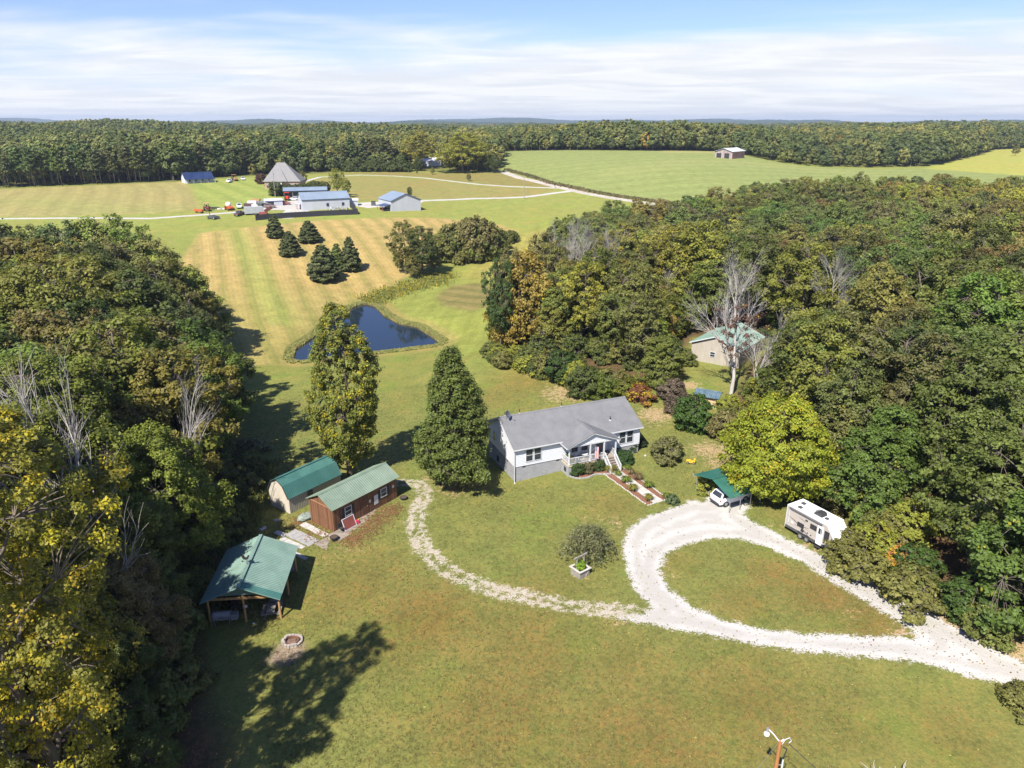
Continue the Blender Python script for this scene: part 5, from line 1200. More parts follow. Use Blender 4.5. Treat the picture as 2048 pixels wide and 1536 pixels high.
# farm machines (a few pixels each, still with their main parts)
def at(px_, py_, dz=0.): return G3(px_, py_, dz)
car('pickup_truck', 'white pickup truck on the mown grass between orange machinery and the white shed', 'pickup truck', at(479, 416), R(-70), WPAINT, 'pickup', s=1.05)
car('pickup_truck', 'white pickup truck in front of the tall pines right of the navy-roofed house', 'pickup truck', at(459, 365), R(-85), WPAINT, 'pickup', s=1.05)
car('parked_car', 'small white car by the pines between the truck and the brick house', 'car', at(486, 360), R(-60), WPAINT)
car('flatbed_truck', 'dark maroon pickup beside the white gravel lane in front of the grey trailer', 'pickup truck', at(479, 431), R(-100), mat('dark_maroon', (.10, .05, .06), .5), 'pickup')
car('parked_car', 'red car beside the white shed at the equipment barn', 'car', at(570, 409.5), R(10), mat('dull_red_car', (.30, .09, .08), .4)); car('parked_car', 'white vehicle parked inside the open equipment barn', 'car', at(588, 400.5), R(190), WPAINT)
car('parked_car', 'brown car parked in front of the left white shed', 'car', at(540, 415.5), R(5), mat('brown_car', (.22, .15, .12), .5))
def tractor(label, loc, rz, paint, canopy, s=1., name='tractor', cat='tractor', group='tractors on the farm'):
    r_ = thing(name, label, cat, loc, rz, group); r_.scale = (s, s, s)
    MB().prism([(-.3, .7), (1.7, .6), (1.75, 1.2), (1.5, 1.35), (-.3, 1.4)], 'y', -.35, .35).obj('bonnet', paint, r_); box('chassis', DARK, r_, -1.2, 1.5, -.25, .25, .5, .69)
    MB().prism([(-1.3, .9), (-.3, .9), (-.3, 1.15), (-1.1, 1.25)], 'y', -.85, .85).obj('fender', paint, r_); MB().box(-1.0, -.6, -.25, .25, 1.26, 1.36).box(-1.05, -.97, -.25, .25, 1.36, 1.85).obj('seat', BLACK, r_)
    for y in (-.8, .8): wheel(r_, -.9, y, .72, .38, rim=paint); wheel(r_, 1.3, y * .8, .42, .24, rim=paint)
    for x in (-1.1, -.2):
        for y in (-.6, .6): MB().bar((x, y, 1.1), (x, y, 2.38), .06).obj('canopy_post', DARK, r_)
    box('canopy', canopy, r_, -1.4, .1, -.8, .8, 2.4, 2.52); MB().tube([(.9, .2, 1.3), (.9, .2, 2.1)], .04, 6).obj('exhaust', DARK, r_); return r_
SAL = mat('salmon_canopy', (.62, .30, .20), .6)
tractor('small red tractor with salmon canopy at the corner of the stubble field', at(415, 422), R(-60), mat('dark_red', (.22, .03, .03), .5), SAL, 1.2)
tractor('bright orange-red tractor standing in the open bay of the equipment barn', at(575, 400.5), R(-75), mat('red_orange', (.75, .06, .02), .4), mat('red_orange', (.75, .06, .02), .4), 1.3)
tr_ = tractor('brown and tan tractor beside the white truck near the far pines', at(470, 362), R(-50), mat('tan_machine', (.40, .22, .10), .6), mat('tan_machine', (.40, .22, .10), .6), 1.3)
r_ = thing('sprayer', 'orange farm sprayer with a big pale tank left of the white pickup', 'sprayer', at(459, 420), R(-50)); r_.scale = (1.15,) * 3
MB().ball((-.6, 0, 1.75), (1.15, .95, .95), 14, 10).obj('tank', mat('pale_cream_tank', (.72, .62, .50), .5), r_, smooth=True); MB().box(-1.7, 1.8, -.9, .9, .6, .78).obj('frame', ORANGE, r_)
MB().prism([(.7, .8), (2.1, .6), (2.2, 1.1), (1.3, 1.35), (.7, 1.2)], 'y', -.7, .7).obj('hood', ORANGE, r_); MB().box(-1.6, -1.4, -1, 1, .8, 1.5).obj('mast', ORANGE, r_)
for y in (-1, 1): wheel(r_, -.9, y, .6, .35, rim=ORANGE); wheel(r_, 1.4, y, .4, .3, rim=ORANGE)
r_ = thing('farm_implement', 'orange box scraper standing at the field corner left of the red tractor', 'farm implement', at(397, 426), R(-15)); r_.scale = (1.2,) * 3
MB().box(-1.5, 1.5, -.1, .1, .5, 1.2).box(-1.5, -1.38, .1, .9, .5, 1.1).box(1.38, 1.5, .1, .9, .5, 1.1).obj('blade', ORANGE, r_); MB().box(1.1, 1.6, -.9, -.11, .2, .5).bar((0, 0, .6), (0, -1.2, .5), .12).obj('hitch', DARK, r_)
for x in (-1.2, 1.2): wheel(r_, x, .5, .32, .2)
r_ = thing('mower', 'black hay mower with a raised hitch just below the white lane', 'farm implement', at(427, 438), R(-20)); r_.scale = (1.2,) * 3
MB().prism([(-1.6, .3), (1.4, .2), (1.2, .8), (-.4, 1.2), (-1.4, .9)], 'y', -.9, .9).obj('deck', CAMO, r_); MB().bar((-1.2, 0, 1.0), (-1.25, 0, 2.3), .12).bar((1.2, 0, .5), (2.7, 0, .4), .15).obj('hitch', CAMO, r_)
for x, y in ((-1.2, -1), (-1.2, 1), (1.1, -1), (1.1, 1)): wheel(r_, x, y, .4, .25)
r_ = thing('hay_rake', 'low dark rake lying on the mown grass right of the red tractor', 'farm implement', at(429, 418), R(-5)); mb = MB().bar((-2, 0, .5), (2.2, 0, .45), .16).bar((-1, -.6, .3), (1, .7, .5), .14)
mb.obj('beam', DARK, r_)
for k in range(5): MB().tube([(-1.6 + k * .8, -.05, .45), (-1.6 + k * .8, .05, .45)], .42, 10).obj('rake_wheel', BLACK, r_)
r_ = thing('feed_troughs', 'small white plastic troughs on the mown grass', 'trough', at(443, 418.5), R(0)); MB().box(-1.6, -.2, -.4, .4, 0, .45).box(.3, 1.7, -.3, .4, 0, .4).obj('trough', TRIM, r_); MB().box(-1.4, -.4, -.25, .25, .451, .46).obj('water', BLUE_R, r_)
def boxtrailer(label, loc, rz, m_, L=5.5, W=2.2, h=2.1, s=1., name='cargo_trailer'):
    r_ = thing(name, label, 'trailer', loc, rz); r_.scale = (s, s, s); MB().prism([(-L / 2, .5), (L / 2 - .3, .5), (L / 2, .9), (L / 2, h + .3), (L / 2 - .4, h + .5), (-L / 2, h + .5)], 'y', -W / 2, W / 2).obj('body', m_, r_)
    box('ramp_door', m_, r_, -L / 2 - .05, -L / 2 - .003, -W / 2 + .1, W / 2 - .1, .6, h + .4); MB().bar((L / 2, 0, .5), (L / 2 + 1.1, 0, .5), .1).obj('hitch', GALV, r_)
    for x in (-.45, .45):
        for y in (-W / 2, W / 2): wheel(r_, x, y, .34)
    return r_
boxtrailer('grey enclosed cargo trailer parked at the end of the white lane', at(509, 429), R(22), mat('grey_trailer_skin', (.36, .38, .39), .5), 6.6, 2.4, 2.3, 1.05)
r_ = thing('dump_trailer', 'dark red tipping trailer with raised bed right of the grey trailer', 'trailer', at(531, 431), R(15)); MB().box(-2.2, .6, -1, 1, .55, 1.3).obj('frame', REDP, r_); mb = MB().box(0, 3.0, -1, 1, 0, 1.1); o = mb.obj('bed', mat('dark_red_bed', (.10, .03, .03), .6), r_); o.location = (.2, 0, 1.1); o.rotation_euler.y = R(-28)
for x in (-.3, .5):
    for y in (-1.05, 1.05): wheel(r_, x, y, .36)
for (a, b, rr, m_, lb, L_) in ((505, 411, 10, WPAINT, 'white utility trailer among the row of farm machines', 3.4), (520, 410, 35, GALV, 'galvanised stock trailer next to the white shed', 4.0), (498, 414.5, -5, mat('dark_maroon', (.10, .05, .06), .5), 'dark low trailer behind the grey cargo trailer', 3.4), (513, 405, 0, mat('tan_machine', (.40, .22, .10), .6), 'tan machine farthest back in the row left of the white shed', 3.2), (510, 418.5, 20, WPAINT, 'white tank on a trailer right behind the grey cargo trailer', 2.2), (527, 414, 60, CAMO, 'dull green trailer closest to the corner of the left white shed', 3.2)):
    boxtrailer(lb, at(a, b), R(rr), m_, L_, 1.9, 1.0 if m_ is not WPAINT else 1.4)
for k, (a, b) in enumerate(((660, 423), (672, 422), (683, 421), (695, 420.5))):
    r_ = thing('scrap_pile', ['pale metal scrap at the left behind the black fence', 'grey machine frame second from the left behind the black fence', 'pale pipe heap third from the left behind the black fence', 'grey-white scrap nearest the right corner of the black fence'][k], 'scrap', at(a, b), R(k * 40), 'scrap behind the black fence'); rs_ = random.Random(k)
    for j in range(9): MB().bar((rs_.uniform(-2, 2), rs_.uniform(-1, 1), rs_.uniform(0, .8)), (rs_.uniform(-2, 2), rs_.uniform(-1, 1), rs_.uniform(.6, 1.9)), .16).obj('beam', (GALV, TRIM, GREYC)[j % 3], r_)
r_ = thing('bin', 'dark bin standing left of the workshop lean-to', 'bin', at(747, 411)); box('body', CAMO, r_, -.8, .8, -.6, .6, 0, 1.7); box('lid', BLACK, r_, -.85, .85, -.65, .65, 1.7, 1.8)
# utility poles
def pole(label, px_, py_, top, arm=False, mm=GREYW, group='distant utility poles'):
    p = at(px_, py_); h = zrow(p[1], top) - p[2]; r_ = thing('utility_pole', label, 'utility pole', p, 0, group); MB().tube([(0, 0, -1), (0, 0, h)], [.17, .12], 7).obj('pole', mm, r_)
    MB().bar((-.9, 0, h - .6), (.9, 0, h - .6), .12).obj('crossarm', mm, r_) if arm else MB().tube([(.25, 0, h - 1.6), (.25, 0, h - .8)], .2, 8).obj('transformer', GALV, r_); return r_
pole('grey utility pole rising in front of the brick house', 551, 394, 343); pole('utility pole at the right end of the long metal barn', 689, 385, 370, True); pole('utility pole in the meadow by the right end of the gravel lane', 1048, 398, 357, True); pole('utility pole with transformer beside the hedge of the white farmhouse', 826, 328, 296)
r_ = thing('mailbox', 'dark mailbox post at the junction of lane and road', 'mailbox', at(1110, 376)); box('post', DARK, r_, -.1, .1, -.1, .1, -.3, 1.3); MB().prism([(-.3, 1.3), (.3, 1.3), (.3, 1.7), (.2, 1.9), (-.2, 1.9), (-.3, 1.7)], 'y', -.45, .45).obj('box', DARK, r_)

# ------------------------------------------------------------------ near things
# light pole at the bottom right edge
zt = 8.0; X, Y = flat(1561, 1482, zt); z0 = hz(X, Y)
r_ = thing('light_pole', 'orange-brown yard pole with a round lamp and white conduit', 'utility pole', (X, Y, z0)); hh = zt - z0
MB().tube([(0, 0, -1), (0, 0, hh)], [.15, .105], 10).obj('pole', POLEW, r_, smooth=True); MB().tube([(.33, -.02, -1), (.33, -.02, hh - 1.35)], .045, 8).obj('conduit', TRIM, r_, smooth=True)
for z in (hh - 1.8, hh - 4): MB().bar((.08, 0, z), (.35, 0, z), .04).obj('bracket', GALV, r_)
MB().tube([(-.05, 0, hh - .05), (-.35, .28, hh + .25), (-.62, .5, hh + .42)], .035, 8).obj('lamp_arm', TRIM, r_); lh = MB().tube([(-.62, .46, hh + .2), (-.62, .46, hh + .5)], [.1, .07], 8).obj('lamp_head', GALV, r_)
MB().ball((-.66, .40, hh + .1), (.17, .17, .15), 12, 8).obj('lens', mat('lamp_lens', (.75, .77, .85), .15), lh, smooth=True)
a_ = MB().tube([(.1, 0, hh - .3), (.28, .02, hh + .1), (.5, .02, hh + .22), (.62, 0, hh + .02), (.5, 0, hh - .15)], .022, 6).obj('loop_wire', TRIM, r_); MB().tube([(.05, 0, hh - .02), (.2, 0, hh + .12)], .05, 6).obj('insulator', TRIM, r_)
MB().tube([(.33, -.02, hh - 1.35), (.36, 0, hh - 1.1), (.45, 0, hh - .6), (.2, 0, hh - .45)], .035, 6).obj('weatherhead', BLACK, r_)
wz = []
for i in range(15): t = i / 14; wz.append((.5 + 9 * t, -9 * t, hh - .2 - 3.2 * t * (1.1 - t) * 1.2 - .6 * t))
MB().tube(wz, .022, 5).obj('wire', DARK, r_); MB().tube([(-.1 - 10 * t / 10, -9 * t / 10, hh - .1 - 2.0 * (t / 10) * (1.2 - t / 10)) for t in range(11)], .008, 4).obj('wire', GALV, r_)

# well planter
WX, WY = G(1160, 1148); r_ = thing('well_planter', 'square wooden wishing-well planter with green plant beside the weeping bush', 'planter', (WX, WY, hz(WX, WY)), R(38))
for s_ in (-1, 1):
    MB().box(-.62, .62, s_ * .62 - .04, s_ * .62 + .04, -.1, .75).obj('side', GREYW, r_); MB().box(s_ * .62 - .04, s_ * .62 + .04, -.58, .58, -.1, .75).obj('side', GREYW, r_)
    MB().box(-.78, .78, s_ * .66 - .11, s_ * .66 + .11, .752, .80).obj('ledge', mat('pale_timber', (.45, .42, .37), .8), r_); MB().box(s_ * .66 - .11, s_ * .66 + .11, -.549, .549, .752, .80).obj('ledge', mat('pale_timber', (.45, .42, .37), .8), r_)
    MB().bar((s_ * .45, s_ * .45 * 0, .05), (s_ * .45, 0, 2.0), .09).obj('post', GREYW, r_)
    MB().bar((s_ * .1, -.67, 0), (s_ * .5, -.67, .6), .07, .03).obj('brace', GREYW, r_)
MB().bar((-.85, 0, 2.04), (.85, 0, 2.04), .1).obj('crossbeam', GREYW, r_); box('soil', mat('soil', (.08, .05, .03), .95), r_, -.57, .57, -.57, .57, .3, .6)
pl = grow(71, .9, .42, 0, 26, 60, .11, .17, shape='round', nlimb=5); add_tree('potted_plant', 'bright green leafy plant growing in the well planter', 'plant', (pl[0], pl[1]), (WX, WY, hz(WX, WY) + .58), 1, col=(.16, .26, .02))
r_ = thing('flower_pot', 'white ceramic pot inside the well planter', 'pot', (WX + .25, WY + .28, hz(WX, WY) + .6)); MB().tube([(0, 0, 0), (0, 0, .25)], [.09, .14], 10).obj('pot', TRIM, r_)

# fire ring
FX, FY = G(585, 1284); fz = hz(FX, FY); r_ = thing('fire_ring', 'ring of pale blocks around a rusty fire pit in the lawn', 'fire pit', (FX, FY, fz)); SR = mat('pale_pit_stone', (.33, .29, .25), .9, var=.45, scale=2, bump=.4)
ms = []
for k in range(4): ms.append(MB().prism([(-.15, -.1), (.15, -.12), (.17, .08), (-.13, .11)], 'z', -.1, .22 + .03 * k).obj('stone', SR, r_))
for k in range(18):
    a = k * math.tau / 18; o = ms[k] if k < 4 else ms[k % 4].copy()
    if k >= 4: COL.objects.link(o)
    o.parent = r_; o.location = (.78 * math.cos(a), .66 * math.sin(a), .02); o.rotation_euler = (rnd.gauss(0, .08), rnd.gauss(0, .08), a + math.pi / 2 + rnd.gauss(0, .15)); o.scale = (rnd.uniform(.75, 1.05), rnd.uniform(.8, 1.2), rnd.uniform(.8, 1.1))
mb = MB(); n = 20
for k in range(n):
    a0, a1 = k * math.tau / n, (k + 1) * math.tau / n; c = math.cos; s = math.sin
    mb.add([(.60 * c(a0), .50 * s(a0), 0), (.60 * c(a1), .50 * s(a1), 0), (.60 * c(a1), .50 * s(a1), .27), (.60 * c(a0), .50 * s(a0), .27), (.56 * c(a0), .46 * s(a0), 0), (.56 * c(a1), .46 * s(a1), 0), (.56 * c(a1), .46 * s(a1), .27), (.56 * c(a0), .46 * s(a0), .27)], [(0,1,2,3),(5,4,7,6),(3,2,6,7)])
mb.obj('iron_ring', mat('rusty_iron', (.16, .075, .045), .8, var=.3), r_); MB().ball((0, 0, .02), (.5, .42, .14), 12, 6, .15, 3).obj('ashes', mat('brown_ash', (.16, .10, .07), .95, var=.4, scale=4), r_)

# under the pavilion
r_ = thing('smoker_grill', 'grey barrel smoker grill at the front left corner of the pavilion', 'grill', PL(-4.9, -.1), prz); GS = mat('grey_smoker', (.27, .27, .28), .6, .2, var=.3)
o = MB().tube([(-.85, 0, .95), (.65, 0, .95)], .36, 14).obj('barrel', GS, r_, smooth=True); MB().box(.68, 1.25, -.28, .28, .55, 1.1).obj('firebox', GS, r_)
for x in (-.75, .55):
    for y in (-.28, .28): MB().bar((x, y, 0), (x, y, .85), .05).obj('leg', GALV, r_)
MB().box(-.8, .6, -.62, -.40, .84, .87).obj('shelf', GREYW, r_); MB().tube([(-.6, 0, 1.25), (-.6, 0, 1.9)], .06, 8).obj('chimney', BLACK, r_)
r_ = thing('picnic_table', 'weathered picnic table under the right side of the pavilion', 'picnic table', PL(-1.0, 1.1), prz + R(4))
for k in range(4): box('tabletop_board', GREYW, r_, -.36 + k * .185, -.36 + k * .185 + .17, -.95, .95, .72, .76)
for s_ in (-1, 1): box('bench', GREYW, r_, s_ * .72 - .13, s_ * .72 + .13, -.95, .95, .42, .46)
for y in (-.7, .7):
    MB().bar((-.75, y, .39), (.75, y, .39), .05, .09).bar((-.3, y, .69), (.3, y, .69), .05, .09).bar((-.25, y + .05, .7), (-.6, y + .05, 0), .09, .05).bar((.25, y + .05, .7), (.6, y + .05, 0), .09, .05).obj('leg', GREYW, r_)
r_ = thing('bucket', 'black and chrome cooker standing on the picnic table', 'cooker', PL(-1.0, 1.5, .76)); MB().tube([(0, 0, 0), (0, 0, .3)], [.2, .24], 12).obj('body', BLACK, r_); MB().tube([(0, 0, .3), (0, 0, .36)], [.25, .1], 12).obj('lid', GALV, r_)
tractor('dark riding mower parked in shade at the left back of the pavilion', PL(-4.5, 2.6), prz + R(-80), mat('black_iron', (.03, .025, .025), .6), BLACK, .8, 'riding_mower', 'mower', None)
r_ = thing('garden_stone', 'small white stone by the middle post of the pavilion', 'stone', PL(-2.35, -.35, 0)); MB().ball((0, 0, .04), (.14, .1, .09), 8, 5, .15, 2).obj('stone', TRIM, r_)
r_ = thing('dinner_plate_sign', 'pale round plate hung on the middle post of the pavilion', 'plate', PL(-2.85, -.13, 1.75), prz); MB().tube([(0, 0, 0), (0, -.03, 0)], .16, 14).obj('plate', CONC, r_)

# front walk: planks, mulch, edging, day lilies
W0 = Vector(HL(12.15, -3.55)).xy; W1 = Vector(G(1316, 1004)); wd = (W1 - W0).normalized(); wl = (W1 - W0).length; wa = math.atan2(wd.y, wd.x)
r_ = thing('front_walk', 'pale grey plank walk from the porch steps to the gravel drive', 'walkway', (W0.x, W0.y, hz(W0.x, W0.y)), wa)
def wz_(x, y=0.):
    v = W0 + wd * x + Vector((-wd.y, wd.x)) * y; return hz(v.x, v.y) - r_.location.z
PW = mat('pale_plank', (.50, .47, .43), .85, var=.2, scale=2, streak=(.5, 4, 1)); PW2 = mat('tan_plank', (.44, .39, .33), .85, var=.2, scale=2, streak=(.5, 4, 1)); k = 0
n = int(wl / .3)
for k in range(n + 1):
    x = k * .3; z = wz_(x) + .045; rs_ = rnd.uniform(-.03, .03); box('plank', PW if k % 3 else PW2, r_, x + .012, x + .288, -.66 + rs_, .66 + rs_, z, z + .045)
MUL = mat('red_brown_mulch', (.19, .085, .05), .95, var=.35, scale=6, bump=.6)
def strip(name, m_, path, w0, w1, th, kind='structure'):
    """ground-hugging strip between two offsets along the walk"""
    mb = MB(); 
    for i, x in enumerate(path):
        for y, dz in ((w0(x), th), (w1(x), th), (w0(x), -.1), (w1(x), -.1)):
            v = W0 + wd * x + Vector((-wd.y, wd.x)) * y; mb.v.append((v.x, v.y, hz(v.x, v.y) + dz))
    for i in range(len(path) - 1): a = i * 4; mb.f += [(a, a + 1, a + 5, a + 4), (a + 2, a, a + 4, a + 6), (a + 1, a + 3, a + 7, a + 5)]
    o = mb.obj(name, m_); o['kind'] = kind
xs_ = [i * .5 - .2 for i in range(int(wl / .5) + 2)]; xe = xs_[-1]
strip('mulch_bed', MUL, xs_, lambda x: -.68, lambda x: -1.45, .035); strip('mulch_bed', MUL, xs_, lambda x: .68, lambda x: 1.35, .035)
ed = thing('stone_edging', 'low line of pale edging stones along the mulch beds of the walk', 'edging', (W0.x, W0.y, r_.location.z), wa)
es = [MB().ball((0, 0, 0), (.17, .09, .08), 7, 4, .18, i) for i in range(3)]; em = [m_.obj('stone', CONC, ed) for m_ in es]; cnt = 0
def stone(x, y, a=0.):
    global cnt
    o = em[cnt] if cnt < 3 else em[cnt % 3].copy()
    if cnt >= 3: COL.objects.link(o)
    o.parent = ed; o.location = (x, y, wz_(x, y) + .05); o.rotation_euler.z = a; cnt += 1
for i in range(int((xe + .3) / .33)): stone(-.3 + i * .33, -1.55 + .04 * math.sin(i * 1.3)); stone(-.3 + i * .33, 1.44 + .04 * math.sin(i * 1.1))
for i in range(9): stone(xe + .15, -1.4 + i * .33, 1.57)
def lily(seed):
    rs = np.random.RandomState(seed); n = 240; a = rs.uniform(0, 6.283, n); L_ = rs.uniform(.4, .75, n); mbv = []; f = []
    for i in range(n):
        d_ = np.array([math.cos(a[i]), math.sin(a[i]), 0]); s_ = np.array([-d_[1], d_[0], 0]) * .022; u = rs.uniform(.35, 1.0); p = [d_ * .03, d_ * L_[i] * .35 * u + [0, 0, L_[i] * .62], d_ * L_[i] * .8 * u + [0, 0, L_[i] * .55 * (1.25 - u * .6)]]; b = len(mbv); mbv += [p[0] - s_, p[0] + s_, p[1] - s_, p[1] + s_, p[2]]; f += [(b, b + 1, b + 3, b + 2), (b + 2, b + 3, b + 4)]
    me = bpy.data.meshes.new('foliage'); me.from_pydata([tuple(v) for v in mbv], [], f); me.update()
    for an in ('tint', 'clump'):
        at_ = me.attributes.new(an, 'FLOAT', 'FACE'); at_.data.foreach_set('value', np.repeat(rs.uniform(0, 1, n), 2).astype(np.float32))
    me.materials.append(LEAF); return me
LIL = [lily(1), lily(2)]
LP = [(1222, 944, 1.25, 'beside the porch steps, left of the walk'), (1236, 952, .9, 'small, second from the steps on the left of the walk'), (1251, 966, 1.2, 'wide, third on the left of the walk'), (1265, 982, 1.15, 'yellow-tipped, fourth on the left of the walk'), (1297, 1001, 1.05, 'nearest the gravel on the left of the walk'),
      (1255, 941, .95, 'nearest the house on the right of the walk'), (1262, 949, .9, 'second on the right of the walk'), (1276, 960, 1.15, 'brownish, third on the right of the walk'), (1296, 976, 1.1, 'fourth on the right of the walk'), (1333, 998, 1.0, 'at the stone corner by the gravel, right of the walk')]
for i, (a, b, s_, lb) in enumerate(LP):
    p = at(a, b); r_ = thing('day_lily', 'day lily clump, ' + lb, 'plant', (p[0], p[1], p[2] + .03), i * 1.1, 'day lilies along the walk'); r_.scale = (s_ * 1.6,) * 3
    c = bpy.data.objects.new('foliage', LIL[i % 2]); COL.objects.link(c); c.parent = r_; c.color = (*((.13, .17, .03), (.18, .17, .03), (.15, .11, .05))[(2 if i in (7, 6) else (1 if i in (3, 4, 0) else 0))], .12)
# foundation shrubs, curved bed edging
for a, b, s_, col, lb in ((1152, 948, 1.15, (.045, .08, .018), 'round dark green clipped shrub at the left front of the porch'), (1174, 944, 1.0, (.11, .105, .05), 'grey-brown clipped shrub next to the green one before the porch'), (1196, 939, .95, (.05, .085, .02), 'small loose green shrub under the flag'), (1249, 927, 1.2, (.04, .085, .02), 'upright green shrub right of the porch steps'), (1241, 903, 1.0, (.07, .10, .03), 'grey-green shrub under the right front windows'), (1262, 900, 1.2, (.035, .07, .02), 'large dark green clipped shrub at the right end of the house'), (1281, 893, .8, (.03, .05, .02), 'low dark shrub at the right back corner of the house')):
    p = at(a, b); add_tree('clipped_shrub', lb, 'shrub', BOX, (p[0], p[1], p[2] - .12), s_ * 1.08, col=col, group='clipped shrubs around the house')
cb_ = [(6.6, -1.9), (6.9, -2.6), (7.6, -3.1), (8.6, -3.2), (9.4, -2.9), (10.0, -3.0), (10.8, -3.4), (11.3, -3.7)]
mb = MB()
for (a, b), (c, d_) in zip(cb_[:-1], cb_[1:]):
    mid = [HL(a, b), HL(c, d_), HL(c, -1.5), HL(a, -1.5)]; mb.add([(x, y, hz(x, y) + .045) for x, y, z in mid], [(0, 1, 2, 3)])
o = mb.obj('mulch_bed', MUL); o['kind'] = 'structure'
be = thing('bed_edging', 'curved grey stone edging round the porch flower bed', 'edging', HL(6.6, -1.9, 0)); o0 = Vector(be.location)
for (a, b), (c, d_) in zip(cb_[:-1], cb_[1:]):
    n = max(1, int(math.hypot(c - a, d_ - b) / .3))
    for k in range(n):
        u, v = Vector(HL(a + (c - a) * k / n, b + (d_ - b) * k / n)), Vector(HL(a + (c - a) * (k + .9) / n, b + (d_ - b) * (k + .9) / n)); u.z = hz(u.x, u.y) + .06; v.z = hz(v.x, v.y) + .06; MB().bar(u - o0, v - o0, .2, .14).obj('stone', GREYC, be)
# porch furniture and pots
r_ = thing('patio_table', 'round white table on the shaded porch', 'table', HL(9.0, -.95, 1.4)); MB().tube([(0, 0, .7), (0, 0, .74)], .5, 16).obj('tabletop', TRIM, r_); MB().tube([(0, 0, 0), (0, 0, .69)], .05, 8).obj('pedestal', TRIM, r_)
for k, (dx, a_, lb) in enumerate(((7.9, 0, 'white porch chair left of the round table'), (10.1, 3.14, 'white porch chair right of the round table'))):
    r_ = thing('patio_chair', lb, 'chair', HL(dx, -.95, 1.4), R(22.8) + a_, 'white chairs on the porch'); box('seat', TRIM, r_, -.25, .25, -.25, .25, .4, .45)
    for j in range(4): box('back_slat', TRIM, r_, -.26, -.22, -.24 + j * .125, -.24 + j * .125 + .1, .45, 1.0)
    for x in (-.22, .19):
        for y in (-.22, .19): box('leg', TRIM, r_, x, x + .04, y, y + .04, 0, .4)
pm = grow(72, .55, .3, 0, 18, 50, .08, .13, nlimb=4)
for x, y, lb, col in ((6.85, -1.35, 'yellow-flowered potted plant on the porch corner rail', (.45, .36, .03)), (6.9, -.6, 'green potted plant at the left end of the porch', (.08, .15, .03))):
    q = HL(x, y, 1.4); r_ = thing('plant_pot', 'terracotta pot under the ' + lb.split(' on')[0].split(' at')[0], 'pot', q); MB().tube([(0, 0, 0), (0, 0, .35)], [.14, .2], 12).obj('pot', mat('terracotta', (.42, .16, .08), .8), r_); add_tree('potted_plant', lb, 'plant', pm, (q[0], q[1], q[2] + .33), 1.1, col=col)
# yard ornaments
r_ = thing('ride_on_toy', 'small yellow toy tractor in the grass near the carport', 'toy', at(1382, 927), R(160)); MB().prism([(-.5, .15), (.55, .15), (.6, .4), (.1, .48), (0, .35), (-.25, .35), (-.3, .7), (-.5, .7)], 'y', -.2, .2).obj('body', YEL, r_)
for x in (-.35, .38):
    for y in (-.24, .24): wheel(r_, x, y, .17, .1)
r_ = thing('yard_statue', 'small white statue with a dark head behind the carport post', 'statue', at(1404, 962)); r_.scale = (1.15,) * 3
MB().tube([(0, 0, 0), (0, 0, .12), (0, 0, .13), (0, 0, .45), (0, 0, .75), (0, 0, .9)], [.2, .2, .11, .14, .18, .07], 12).obj('figure', TRIM, r_, smooth=True); MB().ball((0, 0, 1.0), (.12, .12, .14), 10, 8).obj('head', BLACK, r_, smooth=True); MB().tube([(.12, 0, .78), (.3, -.1, .6), (.42, -.2, .72)], .04, 6).obj('arm', TRIM, r_)
r_ = thing('garden_ball', 'pale round stone in the lawn right of the porch shrubs', 'stone', at(1290.5, 913)); MB().ball((0, 0, .12), .16, 10, 7, .05).obj('stone', CONC, r_)
r_ = thing('hook_sign', 'small pale hanging plaque at the outer corner post of the carport', 'sign', (21.25, 73.75, 2.45), R(-60)); MB().box(-.28, .1, -.01, .01, -.22, .0).obj('plaque', CONC, r_); MB().bar((-.3, 0, .02), (.3, 0, .02), .03).obj('bracket', GALV, r_)
pc = grow(73, .8, .5, 0, 26, 60, .1, .18, nlimb=5); p = at(1345, 1008); add_tree('sage_bush', 'grey-green low bush at the gravel edge by the end of the walk', 'shrub', pc, p, 1.3, col=(.10, .14, .06))
# whitish flagstones scattered in the shade behind the pavilion
p0 = at(510, 1052); r_ = thing('stone_pile', 'pale stones scattered at the wood edge behind the pavilion', 'stones', p0)
for k in range(9): MB().ball((rnd.uniform(-2.2, 2.2), rnd.uniform(-1.5, 1.5), .08), (rnd.uniform(.2, .45), rnd.uniform(.15, .35), .14), 8, 5, .2, k).obj('stone', CONC if k % 2 else GREYC, r_)
ORDN = ['first', 'second', 'third', 'fourth', 'fifth', 'sixth', 'seventh', 'eighth', 'ninth', 'tenth', 'eleventh', 'twelfth', 'thirteenth', 'fourteenth', 'fifteenth', 'sixteenth', 'seventeenth', 'eighteenth', 'nineteenth', 'twentieth'] + ['%s-%s' % (a, b) for a in ('twenty', 'thirty', 'forty', 'fifty', 'sixty') for b in ('first', 'second', 'third', 'fourth', 'fifth', 'sixth', 'seventh', 'eighth', 'ninth')]
